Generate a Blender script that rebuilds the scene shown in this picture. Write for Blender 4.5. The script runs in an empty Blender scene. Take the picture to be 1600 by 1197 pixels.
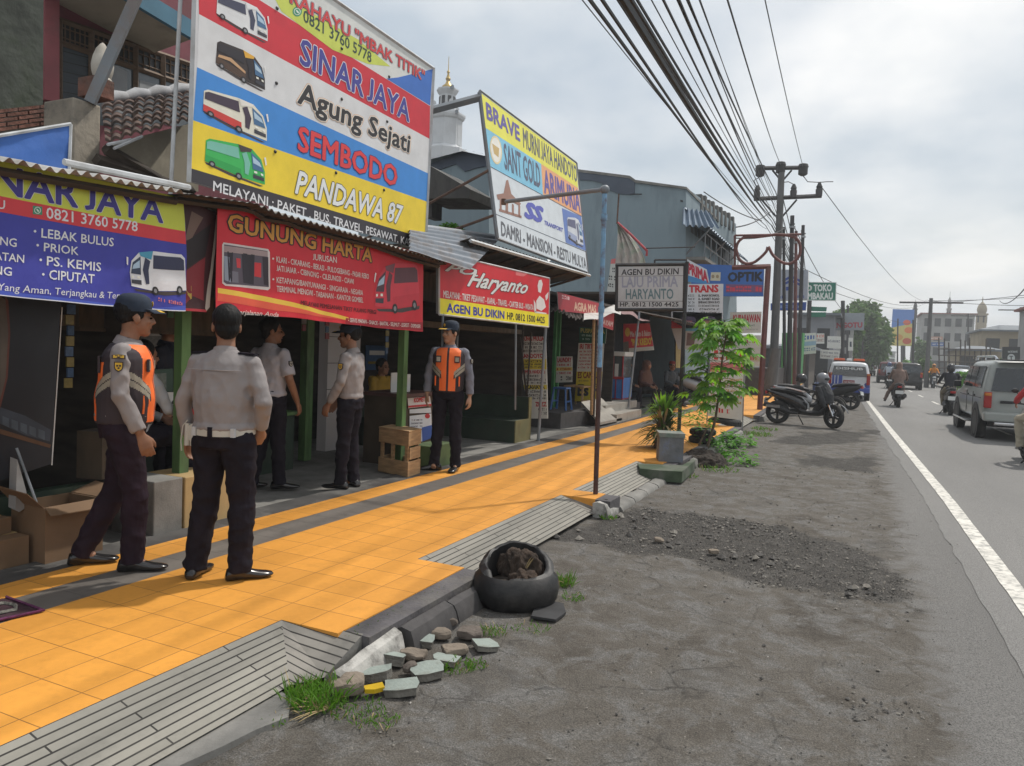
import bpy, bmesh, math, random
import numpy as np
from mathutils import Vector, Matrix, noise
SC = bpy.context.scene
COL = SC.collection
RD = math.radians
rng = random.Random(7)

# ------------------------------------------------------------------ camera, sky, sun, exposure
F_PX, CX, CY = 1165.0, 800.0, 598.5
RM = np.array([[0.90589098, 0.05551391, -0.41985682],
               [0.42167674, -0.02606305, 0.90637158],
               [0.03937348, -0.99811769, -0.0470192]])
RM[:, 2] *= 1.0
CAMLOC = np.array([0.0, 0.0, 1.6])
cam_d = bpy.data.cameras.new("camera")
cam = bpy.data.objects.new("camera", cam_d)
COL.objects.link(cam)
cam_d.sensor_width = 36.0
cam_d.lens = 36.0 * F_PX / 1600.0
cam_d.clip_start = 0.05
cam_d.clip_end = 3000.0
r_, u_, b_ = RM[:, 0], -RM[:, 1], -np.cross(RM[:, 0], RM[:, 1])
MW = Matrix.Identity(4)
for i in range(3):
 MW[i][0], MW[i][1], MW[i][2], MW[i][3] = r_[i], u_[i], -RM[i, 2], CAMLOC[i]
cam.matrix_world = MW
SC.camera = cam

SUN_ELEV, SUN_AZ = RD(58.6), RD(27.8)      # azimuth from +Y towards +X
world = bpy.data.worlds.new("World")
SC.world = world
world.use_nodes = True
wn, wl = world.node_tree.nodes, world.node_tree.links
wn.clear()
w_out = wn.new("ShaderNodeOutputWorld")
sky = wn.new("ShaderNodeTexSky")
sky.sky_type = 'NISHITA'
sky.sun_disc = False
sky.sun_elevation = SUN_ELEV
sky.sun_rotation = SUN_AZ
sky.air_density = 1.3
sky.dust_density = 3.0
bg_sky = wn.new("ShaderNodeBackground")
bg_sky.inputs[1].default_value = 0.10
wl.new(sky.outputs[0], bg_sky.inputs[0])
tc = wn.new("ShaderNodeTexCoord")
sep = wn.new("ShaderNodeSeparateXYZ")
wl.new(tc.outputs['Generated'], sep.inputs[0])
def wmath(op, a, b=None, clamp=False):
 n = wn.new("ShaderNodeMath"); n.operation = op; n.use_clamp = clamp
 for k, x in enumerate((a, b)):
  if x is None: continue
  if isinstance(x, (int, float)): n.inputs[k].default_value = x
  else: wl.new(x, n.inputs[k])
 return n.outputs[0]
den = wmath('ADD', wmath('MAXIMUM', sep.outputs[2], 0.0), 0.32)
cmb = wn.new("ShaderNodeCombineXYZ")
wl.new(wmath('DIVIDE', sep.outputs[0], den), cmb.inputs[0])
wl.new(wmath('DIVIDE', sep.outputs[1], den), cmb.inputs[1])
nz = wn.new("ShaderNodeTexNoise")
nz.inputs['Scale'].default_value = 1.1
nz.inputs['Detail'].default_value = 9.0
nz.inputs['Roughness'].default_value = 0.56
nz.inputs['Distortion'].default_value = 0.15
wl.new(cmb.outputs[0], nz.inputs['Vector'])
cr = wn.new("ShaderNodeValToRGB")          # cloud cover
cr.color_ramp.elements[0].position = 0.30; cr.color_ramp.elements[0].color = (0.45, 0.45, 0.45, 1)
cr.color_ramp.elements[1].position = 0.60; cr.color_ramp.elements[1].color = (1, 1, 1, 1)
wl.new(nz.outputs[0], cr.inputs[0])
nz2 = wn.new("ShaderNodeTexNoise")
nz2.inputs['Scale'].default_value = 1.25
nz2.inputs['Detail'].default_value = 7.0
wl.new(cmb.outputs[0], nz2.inputs['Vector'])
cc = wn.new("ShaderNodeValToRGB")          # brightness of the clouds themselves
cc.color_ramp.elements[0].position = 0.38; cc.color_ramp.elements[0].color = (0.57, 0.645, 0.715, 1)
cc.color_ramp.elements[1].position = 0.60; cc.color_ramp.elements[1].color = (1.04, 1.035, 1.02, 1)
wl.new(nz2.outputs[0], cc.inputs[0])
bg_cl = wn.new("ShaderNodeBackground")
bg_cl.inputs[1].default_value = 1.0
wl.new(cc.outputs[0], bg_cl.inputs[0])
mx = wn.new("ShaderNodeMixShader")
wl.new(cr.outputs[0], mx.inputs[0])
wl.new(bg_sky.outputs[0], mx.inputs[1])
wl.new(bg_cl.outputs[0], mx.inputs[2])
wl.new(mx.outputs[0], w_out.inputs[0])

sun_d = bpy.data.lights.new("sun", 'SUN')
sun_d.energy = 3.1
sun_d.angle = RD(1.8)
sun_d.color = (1.0, 0.95, 0.87)
sun = bpy.data.objects.new("sun", sun_d)
COL.objects.link(sun)
sdir = Vector((math.sin(SUN_AZ) * math.cos(SUN_ELEV), math.cos(SUN_AZ) * math.cos(SUN_ELEV), math.sin(SUN_ELEV)))
sun.rotation_euler = sdir.to_track_quat('Z', 'Y').to_euler()
sun.location = (20, 40, 60)

SC.view_settings.view_transform = 'Standard'
SC.view_settings.look = 'None'
SC.view_settings.exposure = 0.06
SC.view_settings.gamma = 1.0
SC.cycles.max_bounces = 6
SC.cycles.diffuse_bounces = 3
SC.cycles.transparent_max_bounces = 6

# ------------------------------------------------------------------ where a point of the photograph lies in the place
def ray(px, py):
 return RM @ np.array([px - CX, py - CY, F_PX])
def atz(px, py, z=0.0):
 r = ray(px, py); return Vector(CAMLOC + r * ((z - CAMLOC[2]) / r[2]))
def atx(px, py, x):
 r = ray(px, py); return Vector(CAMLOC + r * (x / r[0]))
def aty(px, py, y):
 r = ray(px, py); return Vector(CAMLOC + r * (y / r[1]))

# ------------------------------------------------------------------ materials
def lin(r, g, b):
 f = lambda c: (c / 255.0 / 12.92) if c / 255.0 <= 0.04045 else ((c / 255.0 + 0.055) / 1.055) ** 2.4
 return (f(r), f(g), f(b))
_mats = {}
def mat(name, col, rough=0.6, var=0.12, scale=6.0, bump=0.0, bscale=60.0, metal=0.0, spec=0.5, stretch=None, dirt=None, dscale=2.5, damt=0.5, coat=0.0):
 key = name
 if key in _mats: return _mats[key]
 m = bpy.data.materials.new(name); m.use_nodes = True
 nt = m.node_tree; N, L = nt.nodes, nt.links
 p = N['Principled BSDF']
 p.inputs['Roughness'].default_value = rough
 p.inputs['Metallic'].default_value = metal
 p.inputs['Specular IOR Level'].default_value = spec
 if coat: p.inputs['Coat Weight'].default_value = coat
 t = N.new('ShaderNodeTexCoord')
 vec = t.outputs['Object']
 if stretch:
  mp = N.new('ShaderNodeMapping'); mp.inputs['Scale'].default_value = stretch
  L.new(vec, mp.inputs[0]); vec = mp.outputs[0]
 n = N.new('ShaderNodeTexNoise'); n.inputs['Scale'].default_value = scale; n.inputs['Detail'].default_value = 5.0
 L.new(vec, n.inputs['Vector'])
 r = N.new('ShaderNodeValToRGB')
 a, b = 1 - var, 1 + var
 r.color_ramp.elements[0].position = 0.32; r.color_ramp.elements[1].position = 0.68
 r.color_ramp.elements[0].color = (*[min(1, c * a) for c in col], 1)
 r.color_ramp.elements[1].color = (*[min(1, c * b) for c in col], 1)
 L.new(n.outputs[0], r.inputs[0])
 out = r.outputs[0]
 if dirt:
  n2 = N.new('ShaderNodeTexNoise'); n2.inputs['Scale'].default_value = dscale; n2.inputs['Detail'].default_value = 8.0
  n2.inputs['Roughness'].default_value = 0.65
  L.new(vec, n2.inputs['Vector'])
  r2 = N.new('ShaderNodeValToRGB'); r2.color_ramp.elements[0].position = 0.48; r2.color_ramp.elements[1].position = 0.62
  r2.color_ramp.elements[0].color = (0, 0, 0, 1); r2.color_ramp.elements[1].color = (damt, damt, damt, 1)
  L.new(n2.outputs[0], r2.inputs[0])
  mxx = N.new('ShaderNodeMix'); mxx.data_type = 'RGBA'
  L.new(r2.outputs[0], mxx.inputs[0]); L.new(out, mxx.inputs[6]); mxx.inputs[7].default_value = (*dirt, 1)
  out = mxx.outputs[2]
 L.new(out, p.inputs['Base Color'])
 if bump:
  n3 = N.new('ShaderNodeTexNoise'); n3.inputs['Scale'].default_value = bscale; n3.inputs['Detail'].default_value = 4.0
  L.new(vec, n3.inputs['Vector'])
  bp = N.new('ShaderNodeBump'); bp.inputs['Strength'].default_value = bump; bp.inputs['Distance'].default_value = 0.02
  L.new(n3.outputs[0], bp.inputs['Height']); L.new(bp.outputs[0], p.inputs['Normal'])
 _mats[key] = m
 return m
def paint(r, g, b, rough=0.5, var=0.06, k=1.0, **kw):   # a printed or painted colour given as it would look on a colour chart
 c = tuple(x * k for x in lin(r, g, b))
 return mat(f"paint {r} {g} {b} {rough}", c, rough, var, **kw)
def glow(name, col, strength):
 m = bpy.data.materials.new(name); m.use_nodes = True
 p = m.node_tree.nodes['Principled BSDF']
 p.inputs['Base Color'].default_value = (*col, 1); p.inputs['Emission Color'].default_value = (*col, 1)
 p.inputs['Emission Strength'].default_value = strength
 return m

# ------------------------------------------------------------------ mesh building
def V3(a): return Vector((a[0], a[1], a[2]))
class MB:
 def __init__(s): s.v, s.f, s.m, s.mats = [], [], [], []
 def mi(s, m):
  if m not in s.mats: s.mats.append(m)
  return s.mats.index(m)
 def add(s, verts, faces, m, M=None):
  o = len(s.v); k = s.mi(m)
  s.v += [tuple(M @ Vector(v)) if M is not None else tuple(v) for v in verts]
  for f in faces: s.f.append([o + i for i in f]); s.m.append(k)
  return s
 def box(s, c, d, m, rz=0.0, M=None, taper=1.0):
  x, y, z = d[0] / 2, d[1] / 2, d[2] / 2; t = taper
  vs = [(-x, -y, -z), (x, -y, -z), (x, y, -z), (-x, y, -z), (-x * t, -y * t, z), (x * t, -y * t, z), (x * t, y * t, z), (-x * t, y * t, z)]
  T = Matrix.Translation(V3(c)) @ Matrix.Rotation(rz, 4, 'Z')
  if M is not None: T = M @ T
  return s.add(vs, [(3, 2, 1, 0), (4, 5, 6, 7), (0, 1, 5, 4), (1, 2, 6, 5), (2, 3, 7, 6), (3, 0, 4, 7)], m, T)
 def box2(s, a, b, m):
  a, b = V3(a), V3(b)
  return s.box((a + b) / 2, [abs(q) for q in (b - a)], m)
 def loft(s, rings, m, cap=True, closed=False):
  n = len(rings[0]); o = len(s.v); k = s.mi(m)
  for r in rings: s.v += [tuple(p) for p in r]
  R = len(rings)
  for i in range(R if closed else R - 1):
   for j in range(n):
    a, b = i * n + j, i * n + (j + 1) % n
    c, d = ((i + 1) % R) * n + (j + 1) % n, ((i + 1) % R) * n + j
    s.f.append([o + a, o + b, o + c, o + d]); s.m.append(k)
  if cap and not closed:
   s.f.append([o + j for j in range(n)][::-1]); s.m.append(k)
   s.f.append([o + (R - 1) * n + j for j in range(n)]); s.m.append(k)
  return s
 def tube(s, pts, r, m, n=8, ref=None, cap=True):
  pts = [V3(p) for p in pts]; rs = []
  u = None
  for i, p in enumerate(pts):
   t = (pts[min(i + 1, len(pts) - 1)] - pts[max(i - 1, 0)])
   if t.length < 1e-9: t = Vector((0, 0, 1))
   t.normalize()
   if ref is not None: u = V3(ref)
   elif u is None: u = Vector((0, 0, 1)) if abs(t.z) < 0.9 else Vector((1, 0, 0))
   u = (u - t * u.dot(t))
   if u.length < 1e-6: u = t.orthogonal()
   u.normalize(); w = t.cross(u)
   ri = r[i] if isinstance(r, (list, tuple)) else r
   ra, rb = ri if isinstance(ri, (list, tuple)) else (ri, ri)
   rs.append([p + u * (ra * math.cos(2 * math.pi * j / n)) + w * (rb * math.sin(2 * math.pi * j / n)) for j in range(n)])
  return s.loft(rs, m, cap)
 def ell(s, c, r, m, nu=14, nv=9, M=None):
  r = (r, r, r) if isinstance(r, (int, float)) else r
  T = Matrix.Translation(V3(c))
  if M is not None: T = T @ M
  vs = [(0, 0, -r[2])]; fs = []
  for i in range(1, nv):
   a = -math.pi / 2 + math.pi * i / nv
   for j in range(nu):
    b = 2 * math.pi * j / nu
    vs.append((r[0] * math.cos(a) * math.cos(b), r[1] * math.cos(a) * math.sin(b), r[2] * math.sin(a)))
  vs.append((0, 0, r[2])); top = len(vs) - 1
  for j in range(nu):
   fs.append((0, 1 + (j + 1) % nu, 1 + j)); k = 1 + (nv - 2) * nu
   fs.append((top, k + j, k + (j + 1) % nu))
  for i in range(nv - 2):
   for j in range(nu):
    a, b = 1 + i * nu + j, 1 + i * nu + (j + 1) % nu
    fs.append((a, b, b + nu, a + nu))
  return s.add(vs, fs, m, T)
 def lathe(s, prof, m, c=(0, 0, 0), n=20, M=None, cap=True):
  T = Matrix.Translation(V3(c))
  if M is not None: T = T @ M
  rings = [[T @ Vector((r * math.cos(2 * math.pi * j / n), r * math.sin(2 * math.pi * j / n), z)) for j in range(n)] for r, z in prof]
  return s.loft(rings, m, cap)
 def poly(s, pts, m):
  o = len(s.v); s.v += [tuple(p) for p in pts]
  s.f.append(list(range(o, o + len(pts)))); s.m.append(s.mi(m)); return s
 def prism(s, pts, n, m, m2=None):           # a flat outline given a thickness along n
  n = V3(n); a = [V3(p) for p in pts]; b = [p + n for p in a]; k = len(a)
  s.poly(a, m); s.poly(b[::-1], m2 or m)
  for i in range(k): s.poly([a[(i + 1) % k], a[i], b[i], b[(i + 1) % k]], m2 or m)
  return s
 def sheet(s, g, m):                         # grid of points
  o = len(s.v); R, Cn = len(g), len(g[0]); k = s.mi(m)
  for row in g: s.v += [tuple(p) for p in row]
  for i in range(R - 1):
   for j in range(Cn - 1):
    s.f.append([o + i * Cn + j, o + i * Cn + j + 1, o + (i + 1) * Cn + j + 1, o + (i + 1) * Cn + j]); s.m.append(k)
  return s
 def mesh(s, name):
  me = bpy.data.meshes.new(name); me.from_pydata(s.v, [], s.f)
  for m in s.mats: me.materials.append(m)
  me.polygons.foreach_set('material_index', s.m); me.update()
  return me

def fix_normals(me):
 bm = bmesh.new(); bm.from_mesh(me); bmesh.ops.recalc_face_normals(bm, faces=bm.faces); bm.to_mesh(me); bm.free()

def root_loc(o):
 while o.parent is not None: o = o.parent
 return o.location.copy()
def build(name, mb, parent=None, smooth=False, bevel=0.0, seg=2, local=False, kind=None, base=None, fix=True, angle=40, mods=()):
 """mb in world coordinates (or in the thing's own when local) becomes one mesh object."""
 if isinstance(mb, LG):
  return [build(name, q, parent, smooth, bevel, seg, local, kind, base, fix, angle, mods) for q in mb if q.f]
 me = mb if isinstance(mb, bpy.types.Mesh) else mb.mesh(name)
 if fix and len(me.polygons) < 60000: fix_normals(me)
 o = bpy.data.objects.new(name, me); COL.objects.link(o)
 if parent is not None:
  o.parent = parent
  if not local: me.transform(Matrix.Translation(-root_loc(parent)))
 elif not local:
  if base is None:
   co = np.array([v.co for v in me.vertices]); lo, hi = co.min(0), co.max(0)
   base = Vector(((lo[0] + hi[0]) / 2, (lo[1] + hi[1]) / 2, lo[2]))
  base = V3(base); me.transform(Matrix.Translation(-base)); o.location = base
 if smooth:
  me.polygons.foreach_set('use_smooth', [True] * len(me.polygons))
  if angle < 180: me.set_sharp_from_angle(angle=RD(angle))
 if bevel:
  b = o.modifiers.new('bevel', 'BEVEL'); b.width = bevel; b.segments = seg; b.limit_method = 'ANGLE'; b.angle_limit = RD(35)
  b.harden_normals = False
 if kind: o['kind'] = kind
 return o
def tag(o, label, cat, group=None):
 o['label'] = label; o['category'] = cat
 if group: o['group'] = group
 return o
def thing(name, label, cat, loc=(0, 0, 0), rz=0.0, group=None):
 o = bpy.data.objects.new(name, None); COL.objects.link(o)
 o.location = loc; o.rotation_euler = (0, 0, rz); o.empty_display_size = 0.2
 return tag(o, label, cat, group)
def solo(name, mb, label, cat, group=None, **kw):
 return tag(build(name, mb, **kw), label, cat, group)
def copy_tree(o, parent=None):
 c = o.copy(); COL.objects.link(c)
 if parent is not None: c.parent = parent
 for ch in list(o.children): copy_tree(ch, c)
 return c

# ------------------------------------------------------------------ writing and flat prints
class LG(list):
 """lettering of a sign: every line becomes a piece of its own."""
 def new(s):
  s.append(MB()); return s[-1]
def one(mb): return mb.new() if isinstance(mb, LG) else mb
_tc = {}
def glyphs(s, bold=0.0, shear=0.0, space=1.0):
 key = (s, bold, shear, space)
 if key not in _tc:
  cu = bpy.data.curves.new("lettering", 'FONT'); cu.body = s; cu.offset = bold; cu.shear = shear; cu.space_character = space
  cu.resolution_u = 2
  o = bpy.data.objects.new("lettering", cu)
  me = bpy.data.meshes.new_from_object(o)
  v = np.array([x.co[:2] for x in me.vertices]) if len(me.vertices) else np.zeros((0, 2))
  f = [list(p.vertices) for p in me.polygons]
  bpy.data.objects.remove(o); bpy.data.curves.remove(cu); bpy.data.meshes.remove(me)
  if s == s.upper() and 'J' in s and len(v):      # the J stands on the baseline like the other capitals
   par = list(range(len(v)))
   def fnd(a):
    while par[a] != a: a = par[a]
    return a
   for p in f:
    for a in p[1:]: par[fnd(a)] = fnd(p[0])
   rt = np.array([fnd(a) for a in range(len(v))]); cap = v[:, 1].max()
   for q in set(rt):
    k = rt == q; y0, y1 = v[k, 1].min(), v[k, 1].max()
    if y0 < -.08 and y1 - y0 > .5: v[k, 1] = (v[k, 1] - y0) / (y1 - y0) * y1
  _tc[key] = (v, f)
 return _tc[key]
class Plane:
 """A flat sign in the place; hit() finds where a photographed point lies on it."""
 def __init__(s, p, n):
  s.p, s.n = np.array(p, float), np.array(n, float); s.n /= np.linalg.norm(s.n)
  if s.n @ (CAMLOC - s.p) < 0: s.n = -s.n
 def hit(s, px, py, lay=0):
  q = s.p + s.n * (0.0010 * lay)
  r = ray(px, py); return Vector(CAMLOC + r * (((q - CAMLOC) @ s.n) / (r @ s.n)))
 def poly(s, mb, pts, m, lay=1):
  return one(mb).poly([s.hit(*p, lay) for p in pts], m)
 def text(s, mb, t, bl, br, tl, m, lay=2, bold=0.0, shear=0.0, space=1.0, spread=0.0):
  if not spread: spread = bold * 1.5
  mb = one(mb); v, f = glyphs(t, 0.0, shear, space)
  if not len(v): return
  w = v
  lo, hi = w.min(0), w.max(0)
  P0, P1, P2 = s.hit(*bl, lay), s.hit(*br, lay), s.hit(*tl, lay)
  U, W = P1 - P0, P2 - P0
  e = (hi[1]) * spread
  for q in range(8 if spread else 1):
   dx, dy = (e * math.cos(q * .785), e * math.sin(q * .785)) if spread else (0, 0)
   D_ = Vector(s.n) * (.0001 * q)
   mb.add([P0 + U * ((a + dx - lo[0]) / (hi[0] - lo[0])) + W * ((b + dy) / max(hi[1], 1e-6)) + D_ for a, b in v], f, m)
 def slab(s, mb, pts, m, back, thick=0.03):
  return mb.prism([s.hit(*p) for p in pts], Vector(-s.n * thick), m, back)

# ================================================================== SETTING: ground, road, walkway
def interp(tab, y):
 if y <= tab[0][0]: return tab[0][1]
 for (a, p), (b, q) in zip(tab, tab[1:]):
  if y <= b:
   t = (y - a) / (b - a); t2 = t
   return p + (q - p) * t2
 return tab[-1][1]
LINE_X = [(-10, 1.25), (0, 1.2), (10, 1.05), (20, .76), (35, .38), (60, .05), (100, .1), (150, 1.4), (220, 5.2), (320, 16), (450, 36), (600, 66)]
def line_x(y): return interp(LINE_X, y)
ROAD_W = 5.1

def node_mat(name, rough=0.85, spec=0.3):
 m = bpy.data.materials.new(name); m.use_nodes = True
 nt = m.node_tree; p = nt.nodes['Principled BSDF']
 p.inputs['Roughness'].default_value = rough; p.inputs['Specular IOR Level'].default_value = spec
 g = nt.nodes.new('ShaderNodeNewGeometry')
 return m, nt.nodes, nt.links, p, g.outputs['Position']
def n_noise(N, L, vec, scale, detail=6, rough=.55, stretch=None, dist=0.0):
 if stretch:
  mp = N.new('ShaderNodeMapping'); mp.inputs['Scale'].default_value = stretch; L.new(vec, mp.inputs[0]); vec = mp.outputs[0]
 n = N.new('ShaderNodeTexNoise'); n.inputs['Scale'].default_value = scale; n.inputs['Detail'].default_value = detail
 n.inputs['Roughness'].default_value = rough; n.inputs['Distortion'].default_value = dist
 L.new(vec, n.inputs['Vector']); return n.outputs[0]
def n_ramp(N, L, f, stops):
 r = N.new('ShaderNodeValToRGB'); e = r.color_ramp.elements
 while len(e) < len(stops): e.new(0.5)
 for k, (p, c) in enumerate(stops):
  e[k].position = p; e[k].color = (*c, 1) if len(c) == 3 else c
 L.new(f, r.inputs[0]); return r.outputs[0]
def n_mix(N, L, f, a, b, mode='MIX'):
 n = N.new('ShaderNodeMix'); n.data_type = 'RGBA'; n.blend_type = mode
 if isinstance(f, (int, float)): n.inputs[0].default_value = f
 else: L.new(f, n.inputs[0])
 for k, x in ((6, a), (7, b)):
  if isinstance(x, tuple): n.inputs[k].default_value = (*x, 1)
  else: L.new(x, n.inputs[k])
 return n.outputs[2]
def n_bump(N, L, p, h, strength=.5, dist=.01):
 b = N.new('ShaderNodeBump'); b.inputs['Strength'].default_value = strength; b.inputs['Distance'].default_value = dist
 L.new(h, b.inputs['Height']); L.new(b.outputs[0], p.inputs['Normal'])
g3 = lambda v: (v, v, v)

# worn asphalt of the road
m_road, N, L, p, pos = node_mat('road asphalt', .8, .35)
a = n_noise(N, L, pos, 150, 3, .7)
def road_colour(N, L, pos, a):
 big = n_noise(N, L, pos, .7, 6, .6, (1, .16, 1))
 c = n_ramp(N, L, big, [(.3, (.150, .147, .143)), (.55, (.180, .176, .170)), (.75, (.212, .207, .199))])
 return n_mix(N, L, 1.0, c, n_ramp(N, L, a, [(.34, g3(.45)), (.5, g3(1.0)), (.68, g3(1.5))]), 'MULTIPLY')
c = road_colour(N, L, pos, a)
L.new(c, p.inputs['Base Color']); n_bump(N, L, p, a, .5, .006)
# dusty broken shoulder
m_shoulder, N, L, p, pos = node_mat('dusty shoulder', .93, .2)
a = n_noise(N, L, pos, 130, 4, .8)
a2 = n_noise(N, L, pos, 34, 6, .75)
b = n_noise(N, L, pos, 1.1, 10, .72, dist=.5)
d = n_noise(N, L, pos, 4.2, 9, .74, dist=.6)
c = n_ramp(N, L, b, [(.30, (.062, .055, .047)), (.44, (.106, .095, .082)), (.53, (.126, .115, .101)), (.66, (.094, .089, .083))])
old = n_ramp(N, L, a2, [(.3, (.09, .088, .086)), (.55, (.148, .145, .14)), (.75, (.215, .21, .202))])      # remains of asphalt showing through
c = n_mix(N, L, n_ramp(N, L, d, [(.47, g3(0)), (.60, g3(.85))]), c, old)
sx_ = N.new('ShaderNodeSeparateXYZ'); L.new(pos, sx_.inputs[0])
ad = N.new('ShaderNodeMath'); ad.operation = 'MULTIPLY_ADD'; L.new(d, ad.inputs[0]); ad.inputs[1].default_value = .9; L.new(sx_.outputs[0], ad.inputs[2])
vc = N.new('ShaderNodeTexVoronoi'); vc.feature = 'DISTANCE_TO_EDGE'; vc.inputs['Scale'].default_value = 2.6
mxv = N.new('ShaderNodeMix'); mxv.data_type = 'VECTOR'; mxv.inputs[0].default_value = .12; L.new(pos, mxv.inputs[4])
nv_ = N.new('ShaderNodeTexNoise'); nv_.inputs['Scale'].default_value = 5.0; L.new(pos, nv_.inputs['Vector']); L.new(nv_.outputs['Color'], mxv.inputs[5]); L.new(mxv.outputs[1], vc.inputs['Vector'])
crk = n_ramp(N, L, vc.outputs['Distance'], [(.004, g3(.45)), (.022, g3(1.0))])
c = n_mix(N, L, n_ramp(N, L, b, [(.46, g3(.0)), (.6, g3(.75))]), c, n_mix(N, L, 1.0, c, crk, 'MULTIPLY'))
c = n_mix(N, L, .8, c, n_ramp(N, L, d, [(.33, g3(.76)), (.5, g3(1.0)), (.66, g3(1.15))]), 'MULTIPLY')
c = n_mix(N, L, .9, c, n_ramp(N, L, a, [(.33, g3(.42)), (.5, g3(1.0)), (.66, g3(1.65))]), 'MULTIPLY')
c = n_mix(N, L, n_ramp(N, L, ad.outputs[0], [(.78, g3(0)), (1.08, g3(1))]), c, road_colour(N, L, pos, n_noise(N, L, pos, 150, 3, .7)))       # seal coat near the road
# crumbled dark asphalt where the surface has broken up
at = N.new('ShaderNodeAttribute'); at.attribute_name = 'crumble'
nf = n_noise(N, L, pos, 7, 9, .78)
mk_ = N.new('ShaderNodeMath'); mk_.operation = 'MULTIPLY_ADD'; L.new(nf, mk_.inputs[0]); mk_.inputs[1].default_value = 1.5; L.new(at.outputs['Fac'], mk_.inputs[2])
mask = n_ramp(N, L, mk_.outputs[0], [(1.36 / 2.2, g3(0)), (1.72 / 2.2, g3(1))])
mk_.inputs[1].default_value = 1.5 / 2.2
sc_ = N.new('ShaderNodeMath'); sc_.operation = 'DIVIDE'; L.new(at.outputs['Fac'], sc_.inputs[0]); sc_.inputs[1].default_value = 2.2; L.new(sc_.outputs[0], mk_.inputs[2])
vo = N.new('ShaderNodeTexVoronoi'); vo.inputs['Scale'].default_value = 105; L.new(pos, vo.inputs['Vector'])
cd = n_ramp(N, L, vo.outputs['Distance'], [(.0, (.165, .155, .14)), (.35, (.112, .105, .097)), (.7, (.04, .038, .036))])
cd = n_mix(N, L, 1.0, cd, n_ramp(N, L, d, [(.35, g3(.75)), (.65, g3(1.25))]), 'MULTIPLY')
c = n_mix(N, L, mask, c, cd)
L.new(c, p.inputs['Base Color']); n_bump(N, L, p, n_mix(N, L, mask, n_mix(N, L, .5, a, a2), vo.outputs['Distance']), .9, .014)
# concrete
m_conc, N, L, p, pos = node_mat('grey concrete', .9, .25)
b = n_noise(N, L, pos, 2.2, 9, .7); a = n_noise(N, L, pos, 70, 3)
c = n_ramp(N, L, b, [(.3, (.12, .118, .11)), (.5, (.2, .195, .182)), (.7, (.27, .262, .245))])
L.new(c, p.inputs['Base Color']); n_bump(N, L, p, a, .35, .006)
m_dark_conc, N, L, p, pos = node_mat('dark kerb concrete', .88, .25)
b = n_noise(N, L, pos, 5, 9, .7)
c = n_ramp(N, L, b, [(.3, (.055, .053, .054)), (.6, (.095, .09, .09)), (.8, (.16, .15, .14))])
L.new(c, p.inputs['Base Color']); n_bump(N, L, p, b, .4, .01)
# painted tiles
def tile_mat(name, col, tx, ty, ox, oy, vary, joint, stain, jw=.0022, rows_along_y=False, offs=0.0, rough=.55, sx=1.0, patch=.0):
 m, N, L, p, pos = node_mat(name, rough, .4)
 mp = N.new('ShaderNodeMapping'); mp.inputs['Location'].default_value = (-ox, -oy, 0)
 L.new(pos, mp.inputs[0]); v = mp.outputs[0]
 if rows_along_y:
  sp = N.new('ShaderNodeSeparateXYZ'); cb = N.new('ShaderNodeCombineXYZ'); L.new(v, sp.inputs[0])
  L.new(sp.outputs[1], cb.inputs[0]); L.new(sp.outputs[0], cb.inputs[1]); v = cb.outputs[0]; tx, ty = ty, tx
 br = N.new('ShaderNodeTexBrick'); br.offset = offs; br.squash = 1.0
 br.inputs['Scale'].default_value = 1.0; br.inputs['Mortar Size'].default_value = jw; br.inputs['Mortar Smooth'].default_value = .15
 br.inputs['Brick Width'].default_value = tx; br.inputs['Row Height'].default_value = ty; br.inputs['Bias'].default_value = 0.0
 br.inputs['Color1'].default_value = (*[x * (1 - vary) for x in col], 1); br.inputs['Color2'].default_value = (*[min(1, x * (1 + vary)) for x in col], 1)
 br.inputs['Mortar'].default_value = (*joint, 1)
 L.new(v, br.inputs['Vector'])
 b = n_noise(N, L, pos, 1.1, 8, .62, (1.6, .5, 1)); s2 = n_noise(N, L, pos, 26, 5, .6)
 f = n_ramp(N, L, b, [(.42, g3(0)), (.75, g3(stain))])
 c = n_mix(N, L, f, br.outputs['Color'], tuple(x * .62 for x in col))
 c = n_mix(N, L, .25, c, n_ramp(N, L, s2, [(.3, g3(.82)), (.7, g3(1.1))]), 'MULTIPLY')
 if patch:
  d = n_noise(N, L, pos, 5, 8, .7)
  c = n_mix(N, L, n_ramp(N, L, d, [(.52, g3(0)), (.66, g3(patch))]), c, tuple(x * .45 for x in col))
 L.new(c, p.inputs['Base Color'])
 inv = N.new('ShaderNodeMath'); inv.operation = 'SUBTRACT'; inv.inputs[0].default_value = 1.0; L.new(br.outputs['Fac'], inv.inputs[1])
 n_bump(N, L, p, inv.outputs[0], .6, .004)
 return m
m_orange = tile_mat('orange walkway paint', (.72, .322, .054), .25, .246, -2.752, 2.69, .075, (.28, .13, .035), .45, jw=.0024, patch=.2)
m_band = tile_mat('grey guide band', (.165, .148, .132), .30, .246, -4.05, 2.69, .06, (.07, .065, .06), .5, patch=.5)
m_groove = tile_mat('grooved ramp slabs', (.27, .258, .225), .0425, .9, -2.63, 2.0, .10, (.03, .028, .026), .3, jw=.0042, rows_along_y=True, offs=.37, rough=.85, patch=.3)
m_groove_x = tile_mat('grooved ramp slabs across', (.25, .235, .21), .9, .046, -2.63, 2.96, .08, (.03, .028, .026), .3, jw=.0042, rough=.85, patch=.3)
m_edge = mat('dark edge strip', (.085, .08, .085), .85, .25, 6, bump=.3, bscale=40, dirt=(.16, .15, .13), damt=.5)
m_white_line = mat('worn road paint', (.62, .60, .55), .75, .14, 5, bump=.3, bscale=90, dirt=(.2, .2, .19), dscale=14, damt=.75)

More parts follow.
